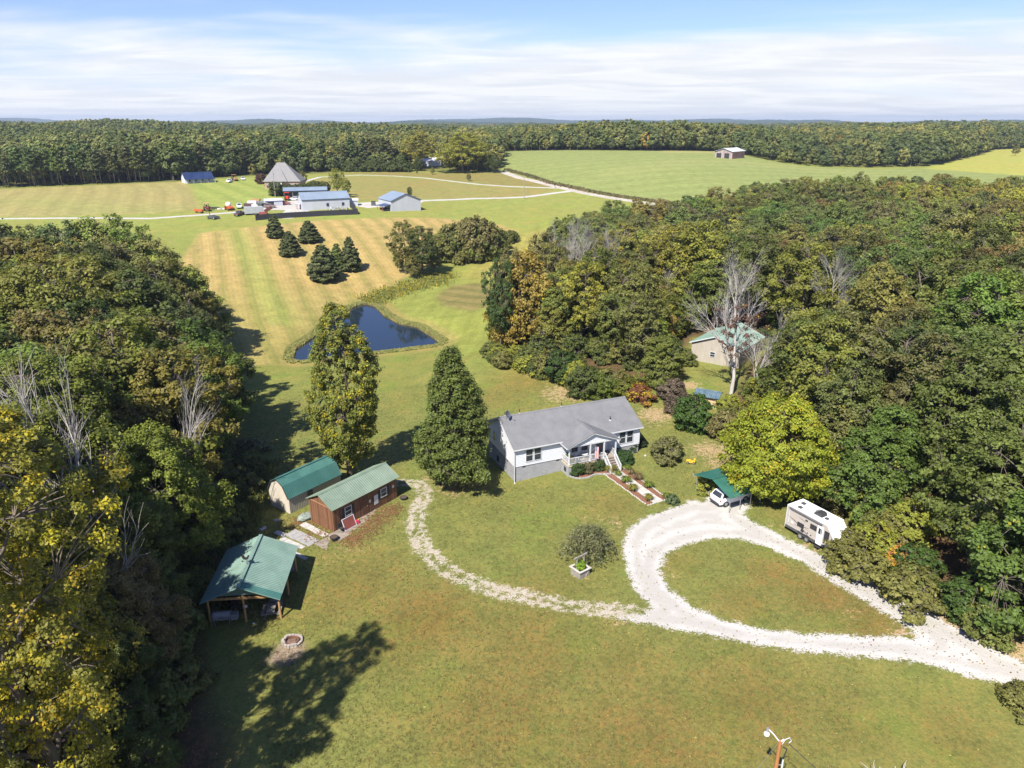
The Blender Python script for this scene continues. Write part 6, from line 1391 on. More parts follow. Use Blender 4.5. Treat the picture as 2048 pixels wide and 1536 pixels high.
# ------------------------------------------------------------------ trees and bushes placed
def top_h(px_, py_, top, z=None):
    x, y = G(px_, py_); return zrow(y, top) - hz(x, y)
def feat(name, label, proto, ph_, px_, py_, top, col, aut=0., group=None, wide=1., cat='tree', rz=None, dz=-.05, tilt=None):
    p = at(px_, py_); h = top_h(px_, py_, top); s_ = h / ph_
    return add_tree(name, label, cat, proto, (p[0], p[1], p[2] + dz), s_ * wide, rz=rz, col=col, aut=aut, group=group, sz=s_, tilt=tilt)
DG, MG, OL, YG, BR, OR = (.084, .106, .027), (.132, .150, .036), (.165, .162, .043), (.22, .235, .036), (.175, .155, .055), (.34, .16, .04)
feat('poplar_tree', 'tall slender yellowing tree standing beside the green-roofed sheds', POPLAR, 19.5, 701, 955, 612, (.155, .175, .034), .30, wide=.86)
feat('maple_tree', 'full dark green maple on the lawn left of the white house', MAPLE, 14.6, 908, 968, 703, (.115, .145, .033), .02, wide=.98)
p = at(1560, 1010); feat('maple_tree', 'bright yellow-green maple overhanging the carport', MAPLE2, 10.5, 1545, 1000, 790, (.23, .26, .025), .25, wide=.88)
# conifers of the hay hillside
for a, b, t, pr, w, lb in ((551, 475, 430, 0, .95, 'round-topped cedar nearest the black fence on the hay field'), (581, 511, 461, 1, 1., 'cedar standing lowest of the three small ones on the hay field'), (619, 484, 440, 1, 1.15, 'cedar right of the other two small ones on the hay field'), (648, 560, 488, 0, 1.05, 'largest broad dark cedar near the middle of the hay field'), (676, 540, 486, 1, .75, 'yellowish narrow cedar squeezed between the two large ones'), (702, 541, 472, 0, .72, 'tall narrow dark cedar at the right of the group')):
    feat('cedar_tree', lb, CEDAR[pr], (8.5, 8.)[pr], a, b, t, (.11, .14, .035) if 'yellow' in lb else (.088, .104, .036), 0, 'cedars on the hay field', wide=w * 1.25)
# trees and bushes by the pond inflow
for i, (a, b, t, pr, w, col, lb) in enumerate(((812, 548, 442, 3, .9, OL, 'tall loose willow left of the pond bushes'), (845, 552, 452, 1, 1.1, DG, 'taller dark willow in the pond clump'), (868, 545, 492, 2, .9, OL, 'olive willow bush right of the pond clump'), (800, 545, 500, 0, .8, MG, 'bright willow at the left foot of the pond clump'), (830, 556, 505, 4, 1.1, OL, 'low dark willow in front of the pond clump'))):
    feat('willow_tree', lb, MID[pr], (16, 17, 15, 16.5, 14)[pr], a, b, t, col, .04, 'willows by the pond inflow', wide=w)
TBX = [878, 895, 915, 935, 955, 972, 988, 905, 930, 960, 1000, 1015, 1025]
for i, (a, b, t, col, s_) in enumerate(((878, 520, 470, OL, .9), (895, 522, 462, MG, .9), (915, 521, 452, OL, .9), (935, 520, 440, BR, .8), (955, 520, 436, BR, .8), (972, 518, 452, MG, .9), (988, 512, 460, MG, .9), (905, 505, 468, OL, .9), (930, 500, 448, OL, .8), (960, 500, 445, OL, .8), (1000, 500, 465, OL, .9), (1015, 487, 462, MG, 1.2), (1025, 478, 462, OL, 1.4))):
    pr = i % 3; feat('thicket_bush', {OL: 'olive', MG: 'green', BR: 'brownish'}[col] + f' thicket bush above the pond, {ORDN[sorted(TBX).index(a)]} from the left', SHRUB[pr], (2.4, 3.2, 2.0)[pr], a, b, t, col, .0, 'thicket in the draw above the pond', wide=s_ * (.8, 1.1, .7)[pr], cat='bush')
# goldenrod and weeds along the inflow
def tufts(name, label, pts, n, spread, hgt, cols, w=.05, seed=1, kind='stuff'):
    rs = np.random.RandomState(seed); pts = np.asarray(pts); seg = np.diff(pts, axis=0); ln = np.hypot(seg[:, 0], seg[:, 1]); cum = np.r_[0, ln.cumsum()]; u = rs.uniform(0, cum[-1], n); i = np.clip(np.searchsorted(cum, u) - 1, 0, len(seg) - 1)
    f = (u - cum[i]) / ln[i]; nx_ = np.stack([-seg[i, 1], seg[i, 0]], 1) / ln[i][:, None]; off = rs.uniform(*spread, n) if isinstance(spread, tuple) else rs.normal(0, spread, n)
    q = pts[i] + seg[i] * f[:, None] + nx_ * off[:, None]; z = height(q[:, 0], q[:, 1]); z = np.maximum(z, POND_Z - .1)
    h_ = rs.uniform(.5, 1.15, n) * hgt; a = rs.uniform(0, 6.283, n); d_ = np.stack([np.cos(a), np.sin(a)], 1) * w * rs.uniform(.6, 1.6, n)[:, None]; lean = rs.normal(0, .18, (n, 2)) * hgt
    v = np.zeros((n, 4, 3)); v[:, 0, :2] = q - d_ * .5; v[:, 1, :2] = q + d_ * .5; v[:, 2, :2] = q + lean + d_; v[:, 3, :2] = q + lean - d_; v[:, :2, 2] = (z - .05)[:, None]; v[:, 2:, 2] = (z + h_)[:, None]
    me = bpy.data.meshes.new(name); me.vertices.add(n * 4); me.vertices.foreach_set('co', v.ravel()); me.loops.add(n * 4); me.loops.foreach_set('vertex_index', np.arange(n * 4)); me.polygons.add(n)
    me.polygons.foreach_set('loop_start', np.arange(0, n * 4, 4)); me.polygons.foreach_set('loop_total', np.full(n, 4)); me.update(calc_edges=True)
    ct = np.array(cols)[rs.randint(0, len(cols), n)]; at_ = me.attributes.new('bl', 'FLOAT_COLOR', 'FACE'); at_.data.foreach_set('color', np.c_[ct, np.ones(n)].ravel())
    if 'blade_mix' not in MATS:
        m_ = bpy.data.materials.new('blade_mix'); g = NG(m_); g.l(g.attr('bl').outputs['Color'], g.b.inputs['Base Color']); g.b.inputs['Roughness'].default_value = .7; MATS['blade_mix'] = m_
        tr = g.n('ShaderNodeBsdfTranslucent'); g.l(g.attr('bl').outputs['Color'], tr.inputs[0]); mx_ = g.n('ShaderNodeMixShader'); mx_.inputs[0].default_value = .35; g.l(g.b.outputs[0], mx_.inputs[1]); g.l(tr.outputs[0], mx_.inputs[2]); g.l(mx_.outputs[0], g.out.inputs[0])
    me.materials.append(MATS['blade_mix']); o = bpy.data.objects.new(name, me); COL.objects.link(o); o['kind'] = kind; o['label'] = label; o['category'] = 'plants'; return o
ring = np.vstack([POND, POND[:1]])
tufts('pond_reeds', 'yellow-green reeds fringing the pond', ring, 26000, (-.2, 1.9), .34, [(.40, .36, .12), (.30, .34, .09), (.48, .42, .18), (.22, .27, .07)], .10, 5)
tufts('weeds', 'goldenrod and weeds between hay field and pond', GP([(735, 606), (770, 592), (800, 578), (850, 570), (880, 560), (870, 548)]), 6500, 2.2, .7, [(.2, .24, .06), (.34, .32, .07), (.46, .37, .04), (.16, .2, .05)], .13, 6)
tufts('fence_row_weeds', 'brown weeds along the far side of the country road', GP([(1012, 340), (1100, 367), (1180, 384), (1240, 395), (1345, 409)]) , 2500, .7, 1.1, [(.16, .13, .05), (.13, .15, .04), (.22, .16, .08)], .3, 7)
tufts('edge_weeds', 'rough weeds at the wood edge left of the barn shed', GP([(500, 930), (490, 990), (440, 1090), (405, 1160), (400, 1260)]), 9000, 1.6, .7, [(.12, .16, .03), (.18, .19, .05), (.09, .13, .03), (.2, .16, .06)], .06, 8)
def litter(name, label, spots, n, size, cols, seed):
    rs = np.random.RandomState(seed); sp = np.array([(*G(a, b), s_) for a, b, s_ in spots]); k = rs.randint(0, len(sp), n); q = sp[k, :2] + rs.normal(0, 1, (n, 2)) * sp[k, 2:3]; gd_ = sdf(GRAVEL_OUT, q[:, 0], q[:, 1]); q = q[(sdf(POND, q[:, 0], q[:, 1]) < -3)]; n = len(q)
    z = height(q[:, 0], q[:, 1]) + .035; a = rs.uniform(0, 6.283, n); s1 = size * rs.uniform(.5, 1.5, n); d1 = np.stack([np.cos(a), np.sin(a)], 1) * s1[:, None]; d2 = np.stack([-np.sin(a), np.cos(a)], 1) * s1[:, None] * .6
    v = np.zeros((n, 4, 3)); v[:, 0, :2] = q - d1; v[:, 1, :2] = q - d2; v[:, 2, :2] = q + d1; v[:, 3, :2] = q + d2; v[:, :, 2] = z[:, None] + rs.uniform(0, .05, (n, 4))
    me = bpy.data.meshes.new(name); me.vertices.add(n * 4); me.vertices.foreach_set('co', v.ravel()); me.loops.add(n * 4); me.loops.foreach_set('vertex_index', np.arange(n * 4)); me.polygons.add(n); me.polygons.foreach_set('loop_start', np.arange(0, n * 4, 4)); me.polygons.foreach_set('loop_total', np.full(n, 4)); me.update(calc_edges=True)
    ct = np.array(cols)[rs.randint(0, len(cols), n)]; at_ = me.attributes.new('bl', 'FLOAT_COLOR', 'FACE'); at_.data.foreach_set('color', np.c_[ct, np.ones(n)].ravel()); me.materials.append(MATS['blade_mix']); o = bpy.data.objects.new(name, me); COL.objects.link(o); o['kind'] = 'stuff'; o['label'] = label; o['category'] = 'leaves'
litter('fallen_leaves', 'fallen leaves strewn on the lawn and gravel', [(700, 1180, 9), (900, 1300, 14), (1300, 1420, 16), (1650, 1440, 14), (1100, 1080, 9), (700, 1180, 12), (905, 975, 3), (1560, 1200, 7), (1900, 1240, 6), (1700, 1140, 5), (760, 1020, 1.5), (720, 1060, 1.5), (1430, 930, 5), (800, 820, 9)], 9000, .07, [(.34, .24, .08), (.22, .12, .05), (.42, .36, .10), (.14, .08, .04), (.3, .3, .12)], 4)
q_ = [LM(CAB, x, -1.75) for x in (1, 4, 7)]
litter('leaf_drift', 'brown leaf drift along the edge of the cabin boardwalk', [(735, 1058, .9), (758, 1040, .9), (780, 1022, .8), (705, 1080, .8), (640, 1062, 1.2), (600, 1045, .9)], 3000, .08, [(.26, .11, .05), (.20, .09, .045), (.32, .17, .08)], 5)
# weedy tussocks give the lawn its grain
rs = np.random.RandomState(31)
def tussocks(n, seed):
    rs = np.random.RandomState(seed); Y = 34 + 80 * rs.uniform(0, 1, n) ** 1.2; X = rs.uniform(-.45, .62, n) * Y; ok = (sdf(GRAVEL_OUT, X, Y) < -.3) | (sdf(GRAVEL_IN, X, Y) > .3); ok &= (sdf(LFOREST, X, Y) < -2) & (sdf(RFOREST, X, Y) < 0) & (pdist(TRACK, X, Y) > 1.3); hx, hy = HL(9, 3)[:2]; ok &= (np.hypot(X - hx, Y - hy) > 8); X, Y = X[ok], Y[ok]; n = len(X)
    m = 5; X = np.repeat(X, m) + rs.normal(0, .09, n * m); Y = np.repeat(Y, m) + rs.normal(0, .09, n * m); z = height(X, Y); a = rs.uniform(0, 6.283, n * m); w = .035; h = rs.uniform(.05, .13, n * m); l_ = rs.normal(0, .05, (n * m, 2)); v = np.zeros((n * m, 3, 3))
    v[:, 0, 0] = X - np.cos(a) * w; v[:, 0, 1] = Y - np.sin(a) * w; v[:, 1, 0] = X + np.cos(a) * w; v[:, 1, 1] = Y + np.sin(a) * w; v[:, 2, 0] = X + l_[:, 0]; v[:, 2, 1] = Y + l_[:, 1]; v[:, :2, 2] = (z - .01)[:, None]; v[:, 2, 2] = z + h
    N_ = n * m; me = bpy.data.meshes.new('grass_tufts'); me.vertices.add(N_ * 3); me.vertices.foreach_set('co', v.ravel()); me.loops.add(N_ * 3); me.loops.foreach_set('vertex_index', np.arange(N_ * 3)); me.polygons.add(N_); me.polygons.foreach_set('loop_start', np.arange(0, N_ * 3, 3)); me.polygons.foreach_set('loop_total', np.full(N_, 3)); me.update(calc_edges=True)
    ct = np.repeat(np.array([(.165, .175, .045), (.13, .15, .038), (.25, .21, .08), (.18, .18, .05), (.19, .14, .06)])[rs.randint(0, 5, n)], m, 0); at_ = me.attributes.new('bl', 'FLOAT_COLOR', 'FACE'); at_.data.foreach_set('color', np.c_[ct, np.ones(N_)].ravel()); me.materials.append(MATS['blade_mix']); o = bpy.data.objects.new('grass_tufts', me); COL.objects.link(o); o['kind'] = 'stuff'; o['label'] = 'short tufts of grass all over the lawn'; o['category'] = 'grass'
tussocks(42000, 3)
# trees near the far yard
for i, (a, b, t, pr, w, col, au, lb) in enumerate(((676, 393, 337, 3, .8, YG, .1, 'large yellow-green tree right of the equipment barn'), (693, 395, 356, 0, .8, YG, .15, 'lower yellow-green tree at the right end of the equipment barn'), (606, 372, 341, 2, .9, OL, 0, 'spreading olive tree at the right corner of the brick house'), (820, 394, 373, 4, .8, DG, 0, 'dark round tree right behind the workshop'),
    (925, 345, 264, 2, 1.75, (.25, .25, .04), .15, 'huge yellow-green tree right of the white farmhouse'), (955, 344, 298, 0, 1., MG, 0, 'green tree in the corner grove before the pasture'), (975, 345, 300, 1, 1.1, DG, 0, 'dark tree at the corner of the country road'), (992, 346, 308, 2, 1., DG, 0, 'lowest dark tree at the bend of the country road'), (842, 338, 262, 1, 1.5, (.24, .22, .04), .2, 'golden green tree left of the white farmhouse'), (900, 342, 306, 4, 1., OL, .1, 'olive tree in front of the farmhouse gable'), (838, 342, 312, 4, 1., DG, 0, 'dark small tree by the farmhouse driveway'),
    (865, 349, 334, 2, .8, YG, 0, 'small pale tree on the upper meadow'), (938, 362, 347, 2, 1.0, BR, 0, 'small brown two-stemmed tree alone in the meadow'), (834, 348, 339, 0, .6, DG, 0, 'smallest dark tree beside the upper lane'), (1470, 303, 252, 2, 1.1, (.28, .17, .03), .5, 'orange maple behind the weathered barn'), (2030, 312, 290, 0, 1., OL, 0, 'lone tree at the edge of the yellow field'), (1298, 300, 281, 4, .9, YG, 0, 'small bright tree on the pasture crest'))):
    feat('yard_tree' if a < 900 else 'field_tree', lb, MID[pr], (16, 17, 15, 16.5, 14)[pr], a, b, t, col, au, wide=w)
for i, (a, b, s_) in enumerate(((553, 392, 1.9), (566, 391, 1.5), (577, 391, 1.4), (590, 389, 1.4), (603, 388, 1.4), (616, 387, 1.5), (632, 386, 1.7), (649, 386, 1.6), (524, 368, 1.6), (541, 377, 1.3))):
    p = at(a, b); add_tree('hedge_bush', f'dark rounded bush behind the farm barns, {ORDN[i]} from the left of its row' if i < 8 else ('dark red bush left of the brick house' if i == 8 else 'reddish low bush at the brick house wall'), 'bush', SHRUB[1], p, s_, col=DG if i < 8 else (.10, .045, .04), group='hedge bushes of the farmyard' if i < 8 else None)
for k in range(9):
    p = at(700 + k * 14, 343); add_tree('hedge_bush', f'dark hedge bush below the far pines, {ORDN[k]} from the left', 'bush', SHRUB[k % 3], p, 2.6, col=DG, group='hedge bushes below the far pines')
# weeping bush by the well, round vine bush, small bare shrubs
def weeping(seed, h=2.9, r=1.9):
    rs = np.random.RandomState(seed); mb = MB(); Ps = []; Ns = []; cl = []
    for i in range(150):
        a = rs.uniform(0, 6.283); L_ = r * rs.uniform(.25, 1.15); z1 = h * rs.uniform(.7, 1.1) * (1 - .25 * L_ / r); tip = np.array([math.cos(a) * L_, math.sin(a) * L_, rs.uniform(.0, .7)]); m = np.array([math.cos(a) * L_ * .55, math.sin(a) * L_ * .55, z1])
        pts = [(1 - t) ** 2 * np.array([0, 0, .2]) + 2 * t * (1 - t) * m * [1, 1, 1.35] + t * t * tip for t in np.linspace(0, 1, 7)]; mb.tube(pts, [.022, .016, .012, .009, .007, .005, .004], 3, False)
        P = np.array(pts)[2:]; k = rs.randint(0, 5, 34); Ps.append(P[np.minimum(k, 4)] + rs.normal(0, .10, (34, 3))); Ns.append(rs.normal(0, 1, (34, 3)) + [0, 0, .6]); cl.append(np.full(34, rs.uniform()))
    P = np.concatenate(Ps); return mesh_of(mb, 'stems', BARK), leaf_mesh('foliage', P, np.concatenate(Ns), .07, np.concatenate(cl), rs.uniform(0, 1, len(P)), LEAF, 2.4)
WP = weeping(5); p = at(1178, 1110); add_tree('weeping_bush', 'wispy weeping bush behind the wishing-well planter', 'shrub', WP, p, 1.5, col=(.17, .18, .08), aut=.03)
p = at(1332, 920); add_tree('vine_bush', 'round reddish-green viny bush right of the house', 'shrub', SHRUB[0], p, 1.25, col=(.15, .15, .055), aut=.08)
bs, _ = bare(81, 1.6, 1.6, 2); p = at(1722, 1545); add_tree('bare_shrub', 'small leafless shrub at the bottom edge near the pole', 'shrub', (mesh_of(bs, 'stems', BARKP), None), p, 1.2)
p = at(2035, 1412); add_tree('edge_bush', 'low olive bush at the right edge of the lawn', 'shrub', SHRUB[2], p, .8, col=OL)
for i, (a, b, s_, pr, col, au, lb) in enumerate(((1385, 858, 1.55, 1, (.06, .11, .02), 0, 'bright green young tree by the blue-roofed shed'), (1345, 800, 1.4, 0, (.13, .10, .07), .1, 'grey-brown bushy tangle left of the blue-roofed shed'), (1365, 825, 1.3, 2, (.13, .10, .07), .1, 'lower grey-brown tangle at the clearing edge'), (1278, 800, 1.25, 2, (.19, .075, .035), .4, 'rust red bush behind the right end of the house'), (1250, 790, 1.3, 2, (.13, .14, .02), .1, 'yellow-green bush behind the house ridge'), (1205, 792, 1.5, 0, (.10, .13, .02), 0, 'broad green bush behind the house ridge'), (1165, 792, 1.5, 1, DG, 0, 'dark green bush at the lawn edge behind the house'), (1125, 762, 1.6, 1, (.05, .085, .02), 0, 'dark small tree at the lawn edge left of the bushes'),
    (1430, 985, 1.0, 2, YG, .2, 'low yellow-green bush at the foot of the maple'), (1030, 715, 1.0, 0, YG, .1, 'yellow-green shrub at the foot of the pale-trunked trees'), (1080, 730, 1.6, 1, DG, 0, 'dark shrub at the wood edge above the lawn'), (1700, 1118, 1.2, 0, OL, .1, 'olive leafy bush hiding the travel trailer nose'), (1795, 1140, 1.1, 0, OR, .4, 'orange-leaved bush at the gravel edge'), (1745, 1118, 1.2, 1, YG, .2, 'yellow bush at the gravel edge'), (500, 940, 1.1, 0, (.15, .16, .05), .1, 'pale yellow-green bush at the wood edge left of the barn shed'), (480, 985, 1.3, 2, OL, .1, 'olive bush between wood edge and barn shed'), (430, 1090, 1.2, 0, MG, 0, 'green bush behind the pavilion'), (460, 1060, 1.3, 2, MG, 0, 'low green bush at the wood edge behind the pavilion'), (400, 1180, 1.0, 0, MG, 0, 'green bush touching the left side of the pavilion'), (505, 905, 1.0, 2, (.22, .22, .12), .1, 'whitish feathery bush on the lawn edge'))):
    p = at(a, b); add_tree('bush', lb, 'shrub', SHRUB[pr], (p[0], p[1], p[2] - .1), s_, col=col, aut=au)
# dead and pale trees
B1 = [bare(91, 19, 6.5, 4), bare(92, 15, 3.6, 4), bare(93, 16, 5, 4)]; B1 = [mesh_of(b[0], 'branches', BARKP) for b in B1]
for i, (a, b, t, pr, hp_, w, lb) in enumerate(((1461, 790, 480, 0, 19, 1.15, 'largest dead tree, with a wide fan of bare limbs in front of the tan garage'), (1508, 800, 585, 1, 15, 1.3, 'slender dead tree with forked white trunk right of the big dead one'), (1170, 610, 425, 2, 16, .95, 'dead tree with pale limbs at the left end of the right wood'), (1135, 590, 430, 1, 15, 1.2, 'dead tree leftmost at the wood edge above the pasture'), (1215, 600, 440, 2, 16, .9, 'bare grey tree third from the left edge of the right wood'), (1660, 700, 480, 2, 16, 1.1, 'dead limbs sticking out of the canopy right of the garage'), (1720, 640, 500, 1, 15, 1., 'bare grey treetop deep in the right wood'), (1085, 715, 640, 1, 15, .7, 'short dead stem among the trees at the wood edge'), (1600, 610, 470, 0, 19, .8, 'dead grey crown left of the middle of the right wood'), (1780, 700, 560, 2, 16, .9, 'dead forked limbs right of the middle of the right wood'), (1560, 560, 440, 1, 15, .9, 'bare pale treetop toward the pasture'), (1150, 560, 415, 0, 19, .7, 'bare crown second from the left edge of the right wood'), (1890, 760, 640, 1, 15, .9, 'bare pale stem in the canopy near the right edge'), (1330, 640, 520, 2, 16, 1.1, 'dead limbs left of the big dead tree'))):
    p = at(a, b); h_ = top_h(a, b, t); s_ = h_ / hp_; r_ = thing('dead_tree', lb, 'tree', (p[0], p[1], p[2] - .1), i * 1.9, 'dead trees'); r_.scale = (s_ * w, s_ * w, s_); c = bpy.data.objects.new('branches', B1[pr]); COL.objects.link(c); c.parent = r_
p = at(1461, 792); add_tree('vine', 'reddish dead leaves clinging to the lower limbs of the largest dead tree', 'vine', (None, grow(95, 9, 3.4, .0, 34, 60, .2, .7, lump=.5)[1]), (p[0], p[1] + .5, p[2] + 6.6), .9, col=(.15, .085, .06), aut=.15)
# left-edge pale-trunked trees at the head of the right wood
for a, b, t, pr, w, col, lb in ((1001, 712, 520, 3, .55, (.07, .11, .03), 'leaning pale-trunked tree foremost at the wood edge'), (1018, 700, 498, 3, .5, BR, 'thin brownish tree just behind the leaning one'), (1050, 690, 545, 1, .8, MG, 'green tree behind the two pale-trunked ones'), (1085, 640, 470, 0, .8, BR, 'brownish-topped tree at the wood edge above the lawn')):
    feat('edge_tree', lb, MID[pr], (16, 17, 15, 16.5, 14)[pr], a, b, t, col, .05, wide=w)
# big yellowing trees at the left edge of the picture
YC = (.19, .18, .03)
BIG = ((-24.0, 27.5, 30, 3, .96, YC, .42, 'slender yellowing tree whose shadow falls across the lower lawn'), (-33.5, 30, 24, 1, 1.2, YC, .55, 'yellowing tree at the very bottom left corner'), (-37, 37.5, 25, 0, 1.1, YC, .55, 'tallest yellow-leaved tree at the left edge'), (-37.5, 45.5, 24, 1, 1.2, (.17, .17, .03), .45, 'golden-topped tree behind the yellow ones at the left edge'), (-32, 24.5, 18, 2, 1., YC, .4, 'yellow tree lowest at the bottom left'),
    (-24.5, 34.5, 8, 2, 1.2, DG, .0, 'dark green low tree at the bottom of the left wood'), (-27.5, 38.5, 10, 0, 1.1, DG, .0, 'dark low tree beside the fire ring side of the left wood'), (-31, 40, 15, 2, 1.1, YC, .35, 'yellow-flecked middle-sized tree left of the fire ring'), (-30.5, 45.5, 12, 2, 1.1, (.19, .15, .06), .12, 'tan and olive tree left of the pavilion'), (-31.8, 52, 12, 0, 1.1, MG, .05, 'green tree behind the left side of the pavilion'),
    (-38.5, 53, 21, 2, 1.1, (.16, .18, .03), .12, 'yellow-green flat-topped tree with pale limbs in the left wood'), (-33.5, 60, 16, 2, 1.05, (.17, .20, .03), .08, 'spreading yellow-green tree above the barn shed'), (-43, 61, 23, 0, 1.1, (.15, .17, .03), .08, 'tall pale-limbed tree in the middle of the left wood'))
for i, (x, y, h_, pr, w, col, au, lb) in enumerate(BIG):
    z = hz(x, y); s_ = h_ / (17, 19, 15, 30)[pr]; add_tree('tulip_tree' if au > .4 else 'broadleaf_tree', lb, 'tree', (NEAR + [TULIP])[pr], (x, y, z - .1), s_ * w * .86, col=col, aut=au, sz=s_)
bl = [mesh_of(bare(96, 18, 4.5, 3)[0], 'branches', BARKP)]
for i, (x, y, h_, lb) in enumerate(((-30.5, 44, 22, 'pale bare forked trunk showing among the yellow leaves'), (-35, 53.5, 23, 'pale forked trunk behind the yellow-green tree of the left wood'), (-33, 48, 21, 'pale leaning trunk left of the pavilion'), (-40, 57, 25, 'highest bare pale crown of the left wood'), (-36, 66, 19, 'bare pale limbs above the barn shed'))):
    r_ = thing('dead_tree', lb, 'tree', (x, y, hz(x, y)), i, 'dead trees'); r_.scale = (h_ / 18 * 1.1,) * 3; c = bpy.data.objects.new('branches', bl[0]); COL.objects.link(c); c.parent = r_

# ---- woods: scatter by spacing, nearest as individuals
def scatter(poly, sp, seed, maxy=1e9):
    rs = np.random.RandomState(seed); poly = np.asarray(poly); lo, hi = poly.min(0), poly.max(0); xs, ys = np.meshgrid(np.arange(lo[0], hi[0], sp), np.arange(lo[1], min(hi[1], maxy), sp * .87)); xs = xs + (np.arange(xs.shape[0]) % 2)[:, None] * sp / 2
    p = np.stack([xs.ravel(), ys.ravel()], 1) + rs.uniform(-.36, .36, (xs.size, 2)) * sp; return p[sdf(poly, p[:, 0], p[:, 1]) > 1.2]
rs = np.random.RandomState(9)
def pick(zone, i, d_edge):
    """colour, turned share for a woodland tree"""
    u = rs.uniform()
    if zone == 'L': c = (MG, OL, DG, (.165, .185, .036), (.15, .165, .034))[int(u * 5)]; au = .02 if rs.uniform() > .1 else .12
    else: c = (OL, MG, (.17, .17, .042), DG, (.19, .20, .04), MG, (.145, .155, .042), BR)[min(int(u * 7.5), 7)]; au = rs.choice([.0, .04, .12, .3], p=[.55, .27, .13, .05])
    return tuple(q * rs.uniform(.85, 1.15) for q in c), float(au)
cand = []
LP_ = scatter(LFOREST, 6.6, 4); RP_ = scatter(RFOREST, 6.7, 5)
near_done = np.array([b_[:2] for b_ in BIG])
for q in LP_:
    if np.hypot(*(near_done - q).T).min() < 5.0 or q[1] < 22 or abs(q[0]) > 1.05 * q[1] + 22: continue
    cand.append((q, 'L'))
ex = sdf(CLEAR, RP_[:, 0], RP_[:, 1]); mp_ = np.array(G(1545, 1000)); TGc = np.array(G(1381, 719)) + (6.6, 1.5)
for q, e in zip(RP_, ex):
    if e > -2.5 or abs(q[0]) > .98 * q[1] + 20 or np.hypot(*(q - mp_)) < 6 or np.hypot(*(q - TGc)) < 8.2: continue
    if np.hypot(q[0] - 30.5, q[1] - 64.5) < 5.2: continue
    # trees that would hide the garage stay low, as they do in the picture
    cand.append((q, 'R'))
DEADS = np.array([G(a, b) for a, b in ((1461, 790), (1508, 800), (1170, 610), (1135, 590), (1215, 600), (1150, 560), (1600, 610), (1660, 700), (1330, 640))])
cand.sort(key=lambda c: math.hypot(c[0][0], c[0][1]))
print('woodland candidates', len(cand))
gp = np.array([G(1372, 700), G(1560, 700)]); NLIM = 262
rest = []
eR = sdf(RFOREST, np.array([c[0][0] for c in cand]), np.array([c[0][1] for c in cand])); eL = sdf(LFOREST, np.array([c[0][0] for c in cand]), np.array([c[0][1] for c in cand]))
LAB = {DG: 'dark green', MG: 'mid green', OL: 'olive green', BR: 'brownish'}
nI = 0; NAMEME = []
